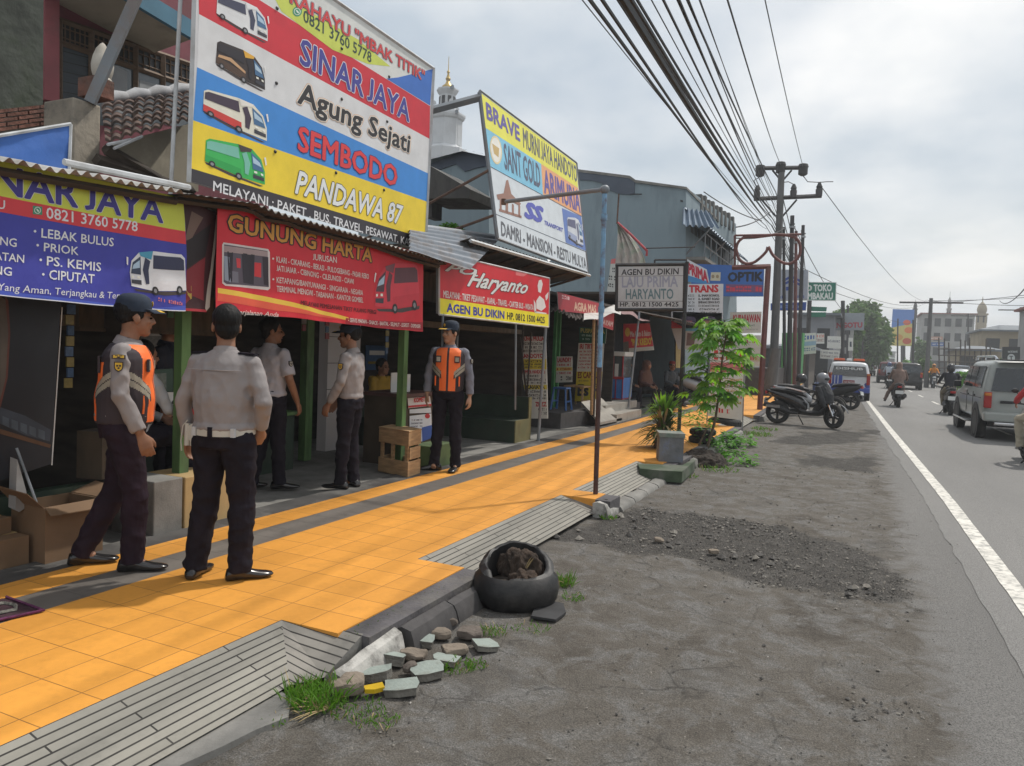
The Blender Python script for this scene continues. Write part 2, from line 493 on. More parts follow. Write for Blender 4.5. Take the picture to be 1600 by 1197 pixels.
# one ground sheet out to the horizon
mb = MB(); mb.sheet([[(x, y, -.03) for x in (-1500, -60, -2.2, 60, 1500)] for y in (-400, -10, 60, 300, 2500)], m_shoulder)
build('ground', mb, kind='structure', base=(0, 0, -.03))

# shoulder between walkway and road, uneven, with a crumbled dark patch
crumb = [atz(*q) for q in [(828, 850), (905, 812), (985, 790), (1090, 800), (1180, 812), (1290, 840), (1370, 868), (1420, 905), (1445, 945), (1400, 955), (1330, 940), (1260, 925), (1190, 915), (1110, 880), (1000, 868), (930, 850)]]
crumb2 = [atz(*q) for q in [(1215, 700), (1290, 712), (1395, 716), (1360, 735), (1260, 730)]]
crumb3 = [atz(*q) for q in [(1310, 1100), (1400, 1075), (1450, 1110), (1410, 1160), (1330, 1145)]]
crumb4 = [atz(*q) for q in [(1170, 690), (1250, 676), (1330, 672), (1400, 668), (1360, 690), (1250, 697)]]
def inside(x, y, pl):
 r = False; j = len(pl) - 1
 for i in range(len(pl)):
  if (pl[i].y > y) != (pl[j].y > y) and x < (pl[j].x - pl[i].x) * (y - pl[i].y) / (pl[j].y - pl[i].y) + pl[i].x: r = not r
  j = i
 return r
def crumbly(x, y):
 k = .34 * (1 if y < 9 else 1.6)
 x2 = x + k * noise.noise((x * 2.2, y * 2.2, 3)) + .13 * noise.noise((x * 9, y * 9, 8)) + .09 * noise.noise((x * 31, y * 31, 8)); y2 = y + k * noise.noise((x * 2.2, y * 2.2, 9)) + .13 * noise.noise((x * 9, y * 9, 18)) + .09 * noise.noise((x * 31, y * 31, 18))
 return any(inside(x2, y2, q) for q in (crumb, crumb2, crumb3, crumb4))
def shoulder_z(x, y, cr):
 z = .012 * noise.noise((x * 1.1, y * .8, 0)) + .008 * noise.noise((x * 4, y * 4, 2)) + .004 * noise.noise((x * 13, y * 13, 5)) + .0015 * noise.noise((x * 40, y * 40, 5))
 if cr: z += -.008 + .011 * abs(noise.noise((x * 17, y * 17, 1))) + .006 * noise.noise((x * 38, y * 38, 1))
 w = min(1, max(0, (line_x(y) - .3 - x) / .5))
 return z * w - .004 + .0065 * max(0, 1 - abs(line_x(y) - .45 - x) / .5)
mb = MB(); xs = list(np.arange(-2.3, 1.25, .036)); ys = list(np.arange(-.6, 9.0, .036)) + list(np.arange(9.0, 20, .09)) + list(np.arange(20, 60, .8))
nx = len(xs); vz = []
flag = {}
for i, y in enumerate(ys):
 for j, x in enumerate(xs):
  cr_ = crumbly(x, y); flag[i, j] = cr_
  vz.append((x + (line_x(y) - 1.2 if y > 20 else 0) * (j / nx), y, shoulder_z(x, y, cr_)))
mb.v = vz; a_ = mb.mi(m_shoulder)
for i in range(len(ys) - 1):
 for j in range(nx - 1):
  mb.f.append([i * nx + j, i * nx + j + 1, (i + 1) * nx + j + 1, (i + 1) * nx + j]); mb.m.append(a_)
sh_ = build('road_shoulder', mb, kind='structure', smooth=True, angle=180, base=(0, 0, 0), fix=False)
fl_ = np.array([[float(flag[i, j]) for j in range(nx)] for i in range(len(ys))])
for q in range(4):
 pd = np.pad(fl_, 1, 'edge'); fl_ = sum(pd[1 + a:pd.shape[0] - 1 + a, 1 + b:pd.shape[1] - 1 + b] for a in (-1, 0, 1) for b in (-1, 0, 1)) / 9
sh_.data.attributes.new('crumble', 'FLOAT', 'POINT').data.foreach_set('value', fl_.ravel())

# road with its edge line and lane dashes
ys = [-10, -5] + [q * .12 for q in range(-10, 250)] + list(range(30, 60, 2)) + list(range(60, 620, 8))
mb = MB(); mb.sheet([[(line_x(y) - .26 + .05 * noise.noise((0, y * .9, 4)) + .03 * noise.noise((3, y * 3.1, 4)), y, .004), (line_x(y) + 1.5, y, .02), (line_x(y) + 2.6, y, .026), (line_x(y) + ROAD_W, y, .004)] for y in ys], m_road)
build('road', mb, kind='structure', base=(0, 0, 0), smooth=True, angle=180)
def road_z(x, y):
 u = x - line_x(y)
 return .004 + (.016 * (u + .42) / 1.92 if u < 1.5 else .02 + .006 * (u - 1.5) / 1.1 - .004 if u < 2.6 else .022 - .022 * (u - 2.6) / 2.5) + .004
mb = MB(); ysl = [q * .25 for q in range(-24, 100)] + list(range(25, 300, 4)); g = []
for y in ysl:
 e = .008 * noise.noise((0, y * 5, 1)); g.append([(line_x(y) - .065 + e, y, road_z(line_x(y) - .06, y)), (line_x(y) + .065 + .006 * noise.noise((4, y * 6, 1)), y, road_z(line_x(y) + .06, y))])
mb.sheet(g, m_white_line)
build('edge_line', mb, kind='structure', base=(0, 0, 0))
mb = MB()
for k in range(-1, 40):
 y0 = 20.6 + k * 6.6
 mb.sheet([[(line_x(y) + 2.5, y, road_z(line_x(y) + 2.5, y) + .003), (line_x(y) + 2.6, y, road_z(line_x(y) + 2.6, y) + .003)] for y in (y0, y0 + 1, y0 + 2.4)], m_white_line)
build('lane_dashes', mb, kind='structure', base=(0, 0, 0))

# walkway
WZ = .15
def wx(x, y): return x - (0 if y < 17 else (y - 17) * .022)
YS = [-4, 0, 4, 8, 12, 17] + list(range(20, 60, 4))
mb = MB()
mb.loft([[(wx(-4.32, y), y, -.05), (wx(-4.32, y), y, WZ - .012), (wx(-2.66, y), y, WZ - .012), (wx(-2.66, y), y, -.05)] for y in YS], m_conc)
build('walkway_base', mb, kind='structure', base=(0, 0, 0))
def strip(name, x0, x1, m, z=WZ, y0=-4, y1=56, skirt=True):
 yy = [y0] + [y for y in YS if y0 < y < y1] + [y1]
 mb = MB(); mb.loft([[(wx(x0, y), y, z - .16), (wx(x0, y), y, z), (wx(x1, y), y, z), (wx(x1, y), y, z - .16)] for y in yy], m)
 return build(name, mb, kind='structure', base=(0, 0, 0))
strip('inner_orange_tiles', -4.32, -4.05, m_orange)
strip('guide_band', -4.05, -3.75, m_band, WZ - .002)
strip('orange_tiles', -3.75, -2.63, m_orange)
RAMPS = [(-4.0, 2.96), (4.27, 6.95), (7.28, 9.75), (16.0, 19.5)]
prev = -4.0
for k, (y0, y1) in enumerate(RAMPS + [(56, 57)]):
 if y0 - prev > .05 and prev > -4:
  strip('outer_orange_tiles', -2.63, -2.27, m_orange, WZ, prev, y0)
  strip('edge_strip', -2.27, -2.115, m_edge, WZ - .006, prev + (.05 if k == 1 else 0), y0)
 prev = y1
for k, (y0, y1) in enumerate(RAMPS):
 mb = MB(); xb = -2.26
 fl = .35 if k == 0 else .2
 ya = y0 if k != 0 else -4
 top = [(-2.63, ya, WZ), (-2.63, y1, WZ), (xb, y1 - (fl if k == 0 else .15), .03), (xb, ya, .03)]
 mb.poly([(wx(a, b), b, c) for a, b, c in top], m_groove)
 # flared end rising back to the walkway level
 mb.poly([(wx(-2.63, y1), y1, WZ), (wx(-2.16, y1), y1 + .06, WZ), (wx(xb + .08, y1), y1 - (fl if k == 0 else .15) + .14, .03), (wx(xb, y1), y1 - (fl if k == 0 else .15), .03)], m_groove_x)
 mb.poly([(wx(-2.16, y1), y1 + .06, WZ), (wx(xb + .08, y1), y1 - (fl if k == 0 else .15) + .14, .03), (wx(xb + .08, y1), y1 - (fl if k == 0 else .15) + .14, -.03), (wx(-2.16, y1), y1 + .06, -.03)], m_conc)
 build('grooved_ramp', mb, kind='structure', base=(0, 0, 0))

# kerb stones along the outer edge
m_kerb_white = mat('whitewashed kerb', (.42, .41, .385), .9, .14, 7, bump=.4, bscale=30, dirt=(.12, .115, .105), dscale=6, damt=.8)
mb = MB(); kr = random.Random(3)
def kerb_piece(y0, y1, m, xo=0.0, h=.115, w=.115, tilt=0.0):
 prof = [(-w, -.05), (-w, h - .02), (-w * .75, h), (-w * .3, h - .015), (-.02, h * .55), (0, .0), (0, -.05)]
 rings = []
 for t in np.linspace(0, 1, 5):
  y = y0 + (y1 - y0) * t
  rings.append([(wx(-2.0 + a + xo, y) + .012 * noise.noise((a * 9, y * 7, b * 9)), y, b + (tilt * (t - .5) if b > 0 else 0) + .012 * noise.noise((a * 9 + 5, y * 7, b * 9))) for a, b in prof])
 mb.loft(rings, m)
kerb_piece(2.73, 3.22, m_kerb_white, -.03, .10, .11, .05)
kerb_piece(3.26, 3.72, m_dark_conc, .0, .12, .13)
kerb_piece(3.75, 4.2, m_dark_conc, -.01, .11)
kerb_piece(6.86, 7.24, m_kerb_white, -.10, .13, .16, -.03)
for k in range(5): kerb_piece(7.28 + k * .5, 7.75 + k * .5, m_conc, -.08, .06, .16)
for k in range(8): kerb_piece(10.6 + k * .62, 11.2 + k * .62, m_conc, 0, .125)
for k in range(30): kerb_piece(19.6 + k * .62, 20.18 + k * .62, m_conc, 0, .13)
build('kerb', mb, kind='structure', smooth=True, base=(0, 0, 0))

# cement apron in the lower left corner, between ramp and dirt
mb = MB(); pts = [atz(*q, .02) for q in [(0, 1250), (440, 1080), (455, 1092), (450, 1120), (400, 1140), (350, 1165), (250, 1210), (150, 1260)]]
mb.prism(pts, (0, 0, -.06), m_conc)
build('cement_apron', mb, kind='structure', base=(0, 0, 0))

# cement floor under the shops, a strip of dark border, and the ground behind
mb = MB(); mb.sheet([[(x, y, .13 + .012 * noise.noise((x * 2, y * 2, 0))) for x in (-9, -6, -5, -4.6, -4.32)] for y in np.arange(-3, 60, .7)], m_conc)
build('shop_floor', mb, kind='structure', base=(0, 0, 0), smooth=True, angle=180)
mb = MB(); mb.loft([[(wx(-4.56, y), y, .1), (wx(-4.56, y), y, WZ + .01), (wx(-4.323, y), y, WZ - .004), (wx(-4.323, y), y, .1)] for y in np.arange(-4, 40, 1.0)], mat('dark border strip', (.06, .057, .055), .9, .3, 4, dirt=(.17, .165, .15), damt=.6))
build('border_strip', mb, kind='structure', base=(0, 0, 0))

# far side: right-hand median kerb, pavement and verge
def rx(y): return line_x(y) + ROAD_W
mb = MB(); yy = list(range(-10, 60, 5)) + list(range(60, 620, 10))
mb.loft([[(rx(y), y, -.05), (rx(y) + .02, y, .14), (rx(y) + 1.6, y, .15), (rx(y) + 1.6, y, -.05)] for y in yy], m_conc)
build('median_kerb', mb, kind='structure', base=(0, 0, 0))
mb = MB(); mb.sheet([[(rx(y) + 1.6, y, .006), (rx(y) + 5, y, .008), (rx(y) + 9, y, .006)] for y in yy], m_road)
build('side_road', mb, kind='structure', base=(0, 0, 0))
mb = MB(); mb.loft([[(rx(y) + 9, y, -.05), (rx(y) + 9, y, .12), (rx(y) + 12, y, .12), (rx(y) + 12, y, -.05)] for y in yy], m_conc)
build('far_pavement', mb, kind='structure', base=(0, 0, 0))

# loose gravel and grit on the shoulder
mb = MB(); gr = random.Random(11)
m_grit = [mat('dark grit', (.095, .09, .084), .95, .3, 20), mat('grey grit', (.21, .195, .172), .95, .3, 20), mat('pale grit', (.42, .4, .37), .9, .2, 20)]
def pebble(x, y, z, s, m):
 vs = [(0, 0, 1), (0, 0, -1)] + [(math.cos(k * 1.2566 + .3) * gr.uniform(.7, 1.2), math.sin(k * 1.2566 + .3) * gr.uniform(.7, 1.2), gr.uniform(-.3, .3)) for k in range(5)]
 M = Matrix.Translation((x, y, z)) @ Matrix.Rotation(gr.uniform(0, 6), 4, 'Z') @ Matrix.Diagonal((s, s * gr.uniform(.6, 1), s * gr.uniform(.4, .75), 1))
 mb.add(vs, [(0, 2 + k, 2 + (k + 1) % 5) for k in range(5)] + [(1, 2 + (k + 1) % 5, 2 + k) for k in range(5)], m, M)
n_ = 0
while n_ < 4200:
 y = gr.uniform(1.8, 12) ** 1.0; x = gr.uniform(-2, 1.0)
 if crumbly(x, y) or gr.random() < .05:
  pebble(x, y, gr.uniform(-.006, .002), gr.choice((.004, .004, .005, .006, .007, .009, .013)) * (1 if y < 7 else 1.3), m_grit[0] if gr.random() < .55 else m_grit[1]); n_ += 1
for k in range(5200):
 y = 1.6 + 11 * gr.random() ** 1.7; x = gr.uniform(-1.95, .95)
 if noise.noise((x * 1.6, y * 1.6, 7)) + gr.uniform(-.35, .35) < -.05: continue
 pebble(x, y, 0, gr.choice((.0025, .003, .004, .005, .007)), gr.choice((m_grit[0], m_grit[0], m_grit[1])) if gr.random() < .975 else m_grit[2])
for k in range(70):                                           # bigger flakes of broken asphalt
 q = gr.choice(((900, 835), (960, 830), (1020, 850), (1080, 840), (1150, 870), (990, 805), (1230, 880), (1330, 925))); w = atz(q[0] + gr.uniform(-40, 40), q[1] + gr.uniform(-9, 9))
 pebble(w.x, w.y, .006, gr.choice((.014, .018, .022, .03, .045)), m_grit[1] if gr.random() < .45 else m_grit[0])
build('gravel', mb, kind='stuff', base=(0, 0, 0))
bpy.data.objects['gravel']['label'] = 'loose dark gravel and grit scattered on the broken shoulder'

# ================================================================== helpers for sheets, cloth and printed pictures
def corr(mb, a, b, c, d, waves, amp, m, nv=4, thick=0.0, jitter=0.0):
 """corrugated sheet: a->b runs across the waves, a->c along them."""
 a, b, c, d = map(V3, (a, b, c, d)); n = (b - a).cross(c - a).normalized(); k = waves * 8
 top = []
 for i in range(nv + 1):
  v = i / nv; row = []
  for j in range(k + 1):
   u = j / k; p = a * (1 - u) * (1 - v) + b * u * (1 - v) + c * (1 - u) * v + d * u * v
   row.append(p + n * (amp * math.sin(2 * math.pi * waves * u) + jitter * noise.noise((u * 6, v * 3, a.y))))
  top.append(row)
 mb.sheet(top, m)
 return mb
m_sheet = mat('galvanised corrugated sheet', (.26, .285, .32), .42, .16, 3, metal=.55, dirt=(.16, .12, .09), dscale=3, damt=.6)
m_sheet_white = mat('pale roofing sheet', (.5, .49, .47), .7, .1, 4, dirt=(.2, .17, .14), damt=.6)
m_sheet_dark = mat('dark roofing underside', (.075, .062, .055), .9, .3, 4)  # dark brown for roof undersides, ceilings and the darker awnings
m_steel = mat('grey painted steel', (.20, .225, .25), .5, .15, 5, dirt=(.16, .1, .07), damt=.5)
m_rust = mat('rusty steel', (.11, .065, .048), .85, .35, 12)
m_dwood = mat('dark stained wood', (.045, .034, .026), .8, .35, 3, stretch=(1, 1, 6))
m_black = mat('black paint', (.02, .02, .022), .5, .2)
m_frame_white = mat('white painted steel', (.5, .52, .54), .55, .1, dirt=(.2, .18, .15), damt=.4)
def cloth(r, g, b, rough=.55): return paint(r, g, b, rough, .05, bump=.25, bscale=7)

def quadmap(q, u, v):
 tl, tr, br, bl = q
 return tuple((tl[k] * (1 - u) + tr[k] * u) * (1 - v) + (bl[k] * (1 - u) + br[k] * u) * v for k in (0, 1))
def ellipse_pts(u, v, ru, rv, n=14): return [(u + ru * math.cos(2 * math.pi * k / n), v + rv * math.sin(2 * math.pi * k / n)) for k in range(n)]
def bus_pic(s, mb, q, body, low, win, accent, glass=(70, 110, 150), lay=2, flip=False, stripe=None):
 def pl(pts, c, l): s.poly(mb, [quadmap(q, 1 - u if flip else u, v) for u, v in pts], paint(*c), lay + l)
 pl([(.0, .88), (.55, 1.0), (.96, 1.04), (.9, 1.09), (.4, 1.06), (.02, .95)], (70, 60, 60), 0)
 pl([(.0, .12), (.06, .03), (.55, .0), (.8, .06), (.95, .3), (1.0, .62), (.99, .98), (.62, 1.0), (.0, .86)], body, 1)
 pl([(.0, .62), (.6, .74), (.6, 1.0), (.0, .86)], low, 2)
 if stripe: pl([(.05, .52), (.3, .45), (.6, .68), (.6, .76), (.28, .58), (.03, .62)], stripe, 3)
 pl([(.02, .16), (.08, .1), (.56, .1), (.58, .44), (.02, .40)], win, 3)
 pl([(.62, .26), (.70, .18), (.76, .5), (.72, .86), (.66, .84), (.66, .5)], win, 3)
 pl([(.78, .16), (.93, .34), (.98, .64), (.80, .64)], glass, 3)
 pl([(.80, .26), (.92, .40), (.95, .52), (.81, .46)], (175, 200, 220), 4)
 pl([(.56, .0), (.8, .06), (.78, .15), (.60, .22)], accent, 3)
 pl([(.80, .78), (.98, .80), (.98, .90), (.80, .90)], (60, 60, 70), 3)
 pl([(.82, .68), (.87, .68), (.87, .74), (.82, .74)], (240, 240, 230), 4)
 pl([(.93, .69), (.97, .70), (.97, .76), (.93, .75)], (240, 240, 230), 4)
 for u, v in ((.12, .88), (.56, .99)):
  pl(ellipse_pts(u, v, .055, .11), (40, 38, 40), 4); pl(ellipse_pts(u, v, .028, .055), (140, 140, 145), 5)
 pl([(1.0, .22), (1.03, .2), (1.04, .4), (1.02, .44)], (230, 230, 230), 4)
def scribble(s, mb, bl, br, h, m, lay=2, seed=0, fill=.62):
 """a row of small strokes: printing too small to read in the photograph."""
 mb = one(mb)
 q = random.Random(seed + int(bl[0] * 7 + bl[1])); x = 0.0; L = math.hypot(br[0] - bl[0], br[1] - bl[1])
 if L < .5: return
 while x < L:
  w = h * q.uniform(.3, .75)
  if q.random() < .14: x += w * .9; continue
  a, b = x / L, min(1, (x + w * fill) / L)
  A = tuple(bl[k] + (br[k] - bl[k]) * a for k in (0, 1)); B = tuple(bl[k] + (br[k] - bl[k]) * b for k in (0, 1))
  t = q.uniform(.75, 1)
  if q.random() < .4:
   s.poly(mb, [A, B, (B[0], B[1] - h * .3), (A[0], A[1] - h * .3)], m, lay); s.poly(mb, [(A[0], A[1] - h * .6), (B[0], B[1] - h * .6), (B[0], B[1] - h), (A[0], A[1] - h)], m, lay)
  else: s.poly(mb, [A, B, (B[0], B[1] - h * t), (A[0], A[1] - h * t)], m, lay)
  x += w
def phone_icon(s, mb, c, r, lay=3, sq=False):
 mb = one(mb)
 sh = [(c[0] - r, c[1] - r), (c[0] + r, c[1] - r * .75), (c[0] + r, c[1] + r), (c[0] - r, c[1] + r * .85)] if sq else [(c[0] + r * math.cos(k * .45), c[1] + r * 1.05 * math.sin(k * .45)) for k in range(14)]
 s.poly(mb, sh, paint(60, 150, 115), lay)
 s.poly(mb, [(c[0] + r * .72 * math.cos(k * .45), c[1] + r * .76 * math.sin(k * .45)) for k in range(14)], paint(225, 235, 225), lay + 1)
 s.poly(mb, [(c[0] + r * .56 * math.cos(k * .45), c[1] + r * .6 * math.sin(k * .45)) for k in range(14)], paint(60, 150, 115), lay + 2)
 s.poly(mb, [(c[0] - r * .3, c[1] - r * .35), (c[0] - r * .05, c[1] - r * .3), (c[0] + r * .35, c[1] + r * .15), (c[0] + r * .3, c[1] + r * .4), (c[0] - r * .1, c[1] + r * .2)], paint(225, 235, 225), lay + 3)
def outlined(s, mb, t, bl, br, tl, col, out, lay=3, b1=.02, b2=.045, shear=0.0, out2=None, b3=.09, space=1.0):
 mb = one(mb)
 b1 = min(b1, .022)
 if out2: s.text(mb, t, bl, br, tl, out2, lay, .02, shear, space, b3 * 1.2)
 s.text(mb, t, bl, br, tl, out, lay + 1, .02, shear, space, b2 * 1.35)
 s.text(mb, t, bl, br, tl, col, lay + 2, b1, shear, space, .036)
def lerp(a, b, t): return tuple(a[k] + (b[k] - a[k]) * t for k in range(len(a)))

WHT, DRK = (222, 224, 226), (45, 42, 48)
# ------------------------------------------------------------------ the big striped billboard
S = Plane((-4.62, 0, 0), (1, 0, 0)); bx = Vector((-4.62, 6, 2.6))
r0 = thing('billboard', 'large billboard striped red, white, blue and yellow with four bus pictures', 'billboard', (-4.7, 5.5, 2.5))
mb = MB(); S.slab(mb, [(310, -146), (676, 108), (663, 392), (297, 283)], paint(205, 205, 208), m_steel, .035)
L0 = dict(t=[(310, -146), (676, 108)], a=[(309, -60), (672, 166)], b=[(311, 22), (671, 217)], c=[(308, 105), (669, 271)], d=[(302, 188), (667, 315)], e=[(298.5, 263), (664.7, 372.7)], f=[(297, 283), (663, 392)])
def band(s, mb, p, q, col, lay=1): s.poly(mb, [p[0], p[1], q[1], q[0]], paint(*col), lay)
band(S, mb, L0['t'], L0['a'], (214, 217, 214)); band(S, mb, L0['a'], L0['b'], (205, 42, 58)); band(S, mb, L0['b'], L0['c'], (216, 217, 219))
band(S, mb, L0['c'], L0['d'], (62, 138, 214)); band(S, mb, L0['d'], L0['e'], (236, 206, 52)); band(S, mb, L0['e'], L0['f'], (52, 48, 54))
S.poly(mb, [(622, 121), (676, 108), (672, 165), (604, 123)], paint(58, 112, 196), 2)
S.poly(mb, [(420, -20), (470, 10), (560, 62), (610, 104), (575, 100), (520, 78), (440, 18)], paint(202, 214, 92), 2)
build('panel', mb, r0)
mb = LG()
outlined(S, mb, 'RAHAYU "MBAK TITIK"', (453.7, 4), (663, 127), (454.5, -17), paint(205, 60, 62), paint(225, 225, 228), 3, .03, .04, out2=paint(40, 45, 80), b3=.075)
S.text(mb, '0821 3760 5778', (474, 33), (580, 98.5), (474.5, 14.5), paint(50, 72, 62), 3, .012)
phone_icon(S, mb, (464.5, 18), 7.4)
outlined(S, mb, 'SINAR JAYA', (469, 98.5), (639, 190), (471.5, 60), paint(66, 66, 150), paint(225, 225, 232), 3, .028, .055)
outlined(S, mb, 'Agung Sejati', (465.5, 160), (639, 238), (469, 127), paint(44, 40, 42), paint(232, 228, 220), 3, .03, .06, out2=paint(222, 158, 92), b3=.085)
outlined(S, mb, 'SEMBODO', (466, 234), (619.5, 291.5), (467.5, 197), paint(222, 62, 66), paint(60, 60, 110), 3, .035, .055)
outlined(S, mb, 'PANDAWA 87', (461.6, 301), (628, 351), (464, 266), paint(226, 228, 228), paint(60, 58, 60), 3, .03, .055, shear=.22)
S.text(mb, 'MELAYANI : PAKET , BUS, TRAVEL, PESAWAT, KAPAL', (333, 298), (654.6, 388), (333.5, 282.5), paint(215, 215, 218), 3, .014)
build('lettering', mb, r0)
for q, args in (([(340, -12), (417, 14), (419, 66), (338, 26)], ((222, 224, 226), (224, 226, 228), (62, 66, 90), (225, 228, 230))),
    ([(340, 61), (412, 92), (415, 142), (337, 104)], ((52, 42, 42), (80, 58, 44), (40, 36, 44), (226, 172, 60))),
    ([(319, 137), (415, 166), (418, 222), (317, 178)], ((226, 222, 206), (205, 62, 56), (66, 52, 70), (230, 226, 218))),
    ([(322, 214), (412, 234), (415, 290), (320, 258)], ((58, 178, 88), (44, 160, 78), (120, 186, 168), (70, 60, 58)))):
 mb = MB(); bus_pic(S, mb, q, *args, lay=2, stripe=(200, 160, 120) if q[0][1] == 61 else None); build('bus_picture', mb, r0)
mb = MB()
for a, b in (((308, -150), (295, 285)), ((677.5, 106), (664, 394)), ((310, -148), (677, 107))):
 mb.tube([S.hit(*a, -2), S.hit(*b, -2)], .022, m_frame_white, 4)
build('frame', mb, r0)
mb = MB(); d_ = S.hit(300, 40) - Vector((.12, 0, 0))
mb.tube([S.hit(303, -60) + Vector((-.12, 0, 0)), S.hit(284, 310) + Vector((-.12, 0, 0))], .015, m_frame_white, 8)
mb.tube([S.hit(290, -150) + Vector((-.1, 0, 0)), atx(141, 160, -5.3)], .05, m_steel, 4)
build('brace', mb, r0)
mb = MB()
for q in [(433, 13), (432, 130), (430, 237), (534, 155), (534, 76), (525, 270), (605, 190), (608, 120), (600, 297)]:
 mb = MB(); mb.ell(S.hit(*q, 3), (.012, .016, .016), m_black, 8, 5); build('bolt_head', mb, r0)
# ------------------------------------------------------------------ blue and lime banner at the left
S = Plane((-4.37, 0, 0), (1, 0, 0))
r0 = thing('banner', 'lime, red and blue cloth banner with white coach picture hanging at far left', 'banner', (-4.4, 2.9, 1.8), group='cloth banners under the awnings')
ex = lambda a, b, x: (x, a[1] + (b[1] - a[1]) * (x - a[0]) / (b[0] - a[0]))
Lt, La, Lb, Lf = [(0, 248), (286, 309)], [(0, 306.5), (289, 361)], [(0, 331.5), (290, 381)], [(0, 463), (289, 485)]
full = lambda l, x0=-150: [ex(l[0], l[1], x0), l[1]]
mb = MB(); T_, A_, B_, F_ = map(full, (Lt, La, Lb, Lf))
S.slab(mb, [T_[0], T_[1], (289, 350), (291, 400), F_[1], F_[0]], cloth(62, 66, 165), cloth(90, 90, 120), .006)
S.poly(mb, [T_[0], T_[1], (288.5, 345), A_[1], A_[0]], cloth(202, 212, 78), 1); S.poly(mb, [A_[0], A_[1], B_[1], B_[0]], cloth(212, 62, 70), 1)
S.poly(mb, [(0, 455), (120, 466), (230, 479), (289, 476), F_[1], F_[0]], cloth(74, 94, 196), 1)
S.poly(mb, [(F_[0][0], F_[0][1] - 1.6), (F_[1][0], F_[1][1] - 1.6), F_[1], F_[0]], cloth(225, 228, 235), 2)
build('cloth', mb, r0)
mb = LG(); W = paint(226, 228, 232)
outlined(S, mb, 'SINAR JAYA', (-67.7, 289.4), (254, 347), (-67.7, 243.5), paint(58, 52, 138), paint(228, 230, 232), 2, .022, .04)
S.text(mb, '0821 3760 5778', (72.7, 340.5), (215.5, 360.6), (72.7, 323.5), W, 2, .012); phone_icon(S, mb, (59, 328.3), 7.2, 2, True)
S.text(mb, 'RAHAYU', (-80, 312), (8, 327.8), (-80, 297), W, 2, .01)
for t, a, b, h in (('LEBAK BULUS', (64.7, 370.4), (178.4, 383.6), 14), ('PRIOK', (68.4, 391.7), (122.8, 397.4), 13), ('PS. KEMIS', (72.7, 413.7), (158.4, 421.9), 14), ('CIPUTAT', (76, 435.3), (147.9, 440.7), 14.5),
                   ('TANGERANG', (-92, 372), (26, 386.2), 14), ('TANGERANG SELATAN', (-165, 392), (37.5, 410.5), 14), ('SERPONG', (-75, 424), (18.5, 431.5), 14)):
 S.text(mb, t, a, b, (a[0] + .5, a[1] - h), W, 2, .012)
for q in ((55, 361), (58.9, 382.7), (63.4, 405.5), (67, 428)): S.poly(mb, [(q[0] + 2.2 * math.cos(k), q[1] + 2.2 * math.sin(k)) for k in range(6)], W, 2)
S.text(mb, 'Yang Aman, Terjangkau & Terpercaya', (-3, 454.5), (229.5, 466.8), (-3, 443), W, 2, 0, .12)
scribble(S, mb, (244.5, 467), (284, 475.5), 5.5, paint(215, 120, 130), 2)
build('lettering', mb, r0)
mb = MB(); bus_pic(S, mb, [(200, 388), (288, 395), (291, 462), (206, 446)], (224, 226, 230), (222, 222, 226), (52, 56, 84), (80, 160, 190), glass=(58, 70, 92), flip=True, lay=2)
build('bus_picture', mb, r0)
# ------------------------------------------------------------------ red banner with gold heading
r0 = thing('banner', 'red cloth banner with gold heading, seat photograph and red coach picture', 'banner', (-4.4, 5.6, 1.8), group='cloth banners under the awnings')
mb = MB(); S.slab(mb, [(340, 316), (661, 396), (661, 518.6), (560, 507), (440, 497), (337.5, 484)], cloth(206, 40, 54), cloth(120, 60, 60), .006)
S.poly(mb, [(341, 450), (420, 466), (545, 495), (545, 500), (420, 474), (341, 458)], cloth(228, 190, 70), 1)
S.poly(mb, [(341, 458), (420, 474), (545, 500), (430, 487), (340, 470)], cloth(222, 92, 66), 1)
S.poly(mb, [(541, 496), (661, 504), (661, 517), (541, 505)], cloth(160, 30, 46), 1)
S.poly(mb, [(612, 392), (661, 398), (661, 412), (640, 405)], cloth(214, 160, 70), 1)
build('cloth', mb, r0)
mb = LG(); W = paint(224, 214, 208)
outlined(S, mb, 'GUNUNG HARTA', (356.4, 360), (581, 409), (357.5, 333.5), paint(206, 146, 52), paint(36, 22, 22), 2, .05, .09)
for t, a, b, h in (('JURUSAN', (489, 406.3), (525.6, 410.9), 9.5), ('KLARI - CIKARANG - BEKASI - PULOGEBANG - PASAR REBO', (431.6, 410.3), (577, 435.4), 9), ('JATI JAJAR - CIBINONG - CILEUNGSI - CIAWI', (431.6, 424.3), (552, 443.4), 9),
                   ('KETAPANG/BANYUWANGI - SINGARAJA - NEGARA', (431.6, 443), (568, 460.6), 9), ('TERMINAL MENGWI - TABANAN - KANTOR GOMBEL', (431.6, 456.9), (568.5, 472), 9),
                   ('- SERVIS MAKAN - SNACK - BANTAL - SELIMUT - LEGREST - DISPENSER', (545, 501.6), (657, 512.6), 6.2)):
 S.text(mb, t, a, b, (a[0], a[1] - h), W, 3, .014)
S.text(mb, 'MELAYANI PEMESANAN TIKET PULANG PERGI', (469, 478), (588, 489.3), (469, 471), paint(40, 24, 28), 3, .01)
S.text(mb, 'Perjalanan Anda', (366, 492), (434, 497), (366, 484.5), W, 3, .0, .3)
for q in ((426.5, 405), (426.5, 437.5)): S.poly(mb, [(q[0] + 1.7 * math.cos(k), q[1] + 1.7 * math.sin(k)) for k in range(6)], W, 3)
build('lettering', mb, r0)
mb = MB()
S.poly(mb, [(349, 379), (419, 390), (421.5, 395), (421.5, 452), (418, 455), (352, 447), (347.5, 443), (347, 383)], paint(218, 208, 206), 2)
S.poly(mb, [(350, 382), (418, 393), (419.5, 450), (354, 444.5), (349.5, 441)], paint(92, 84, 96), 3)
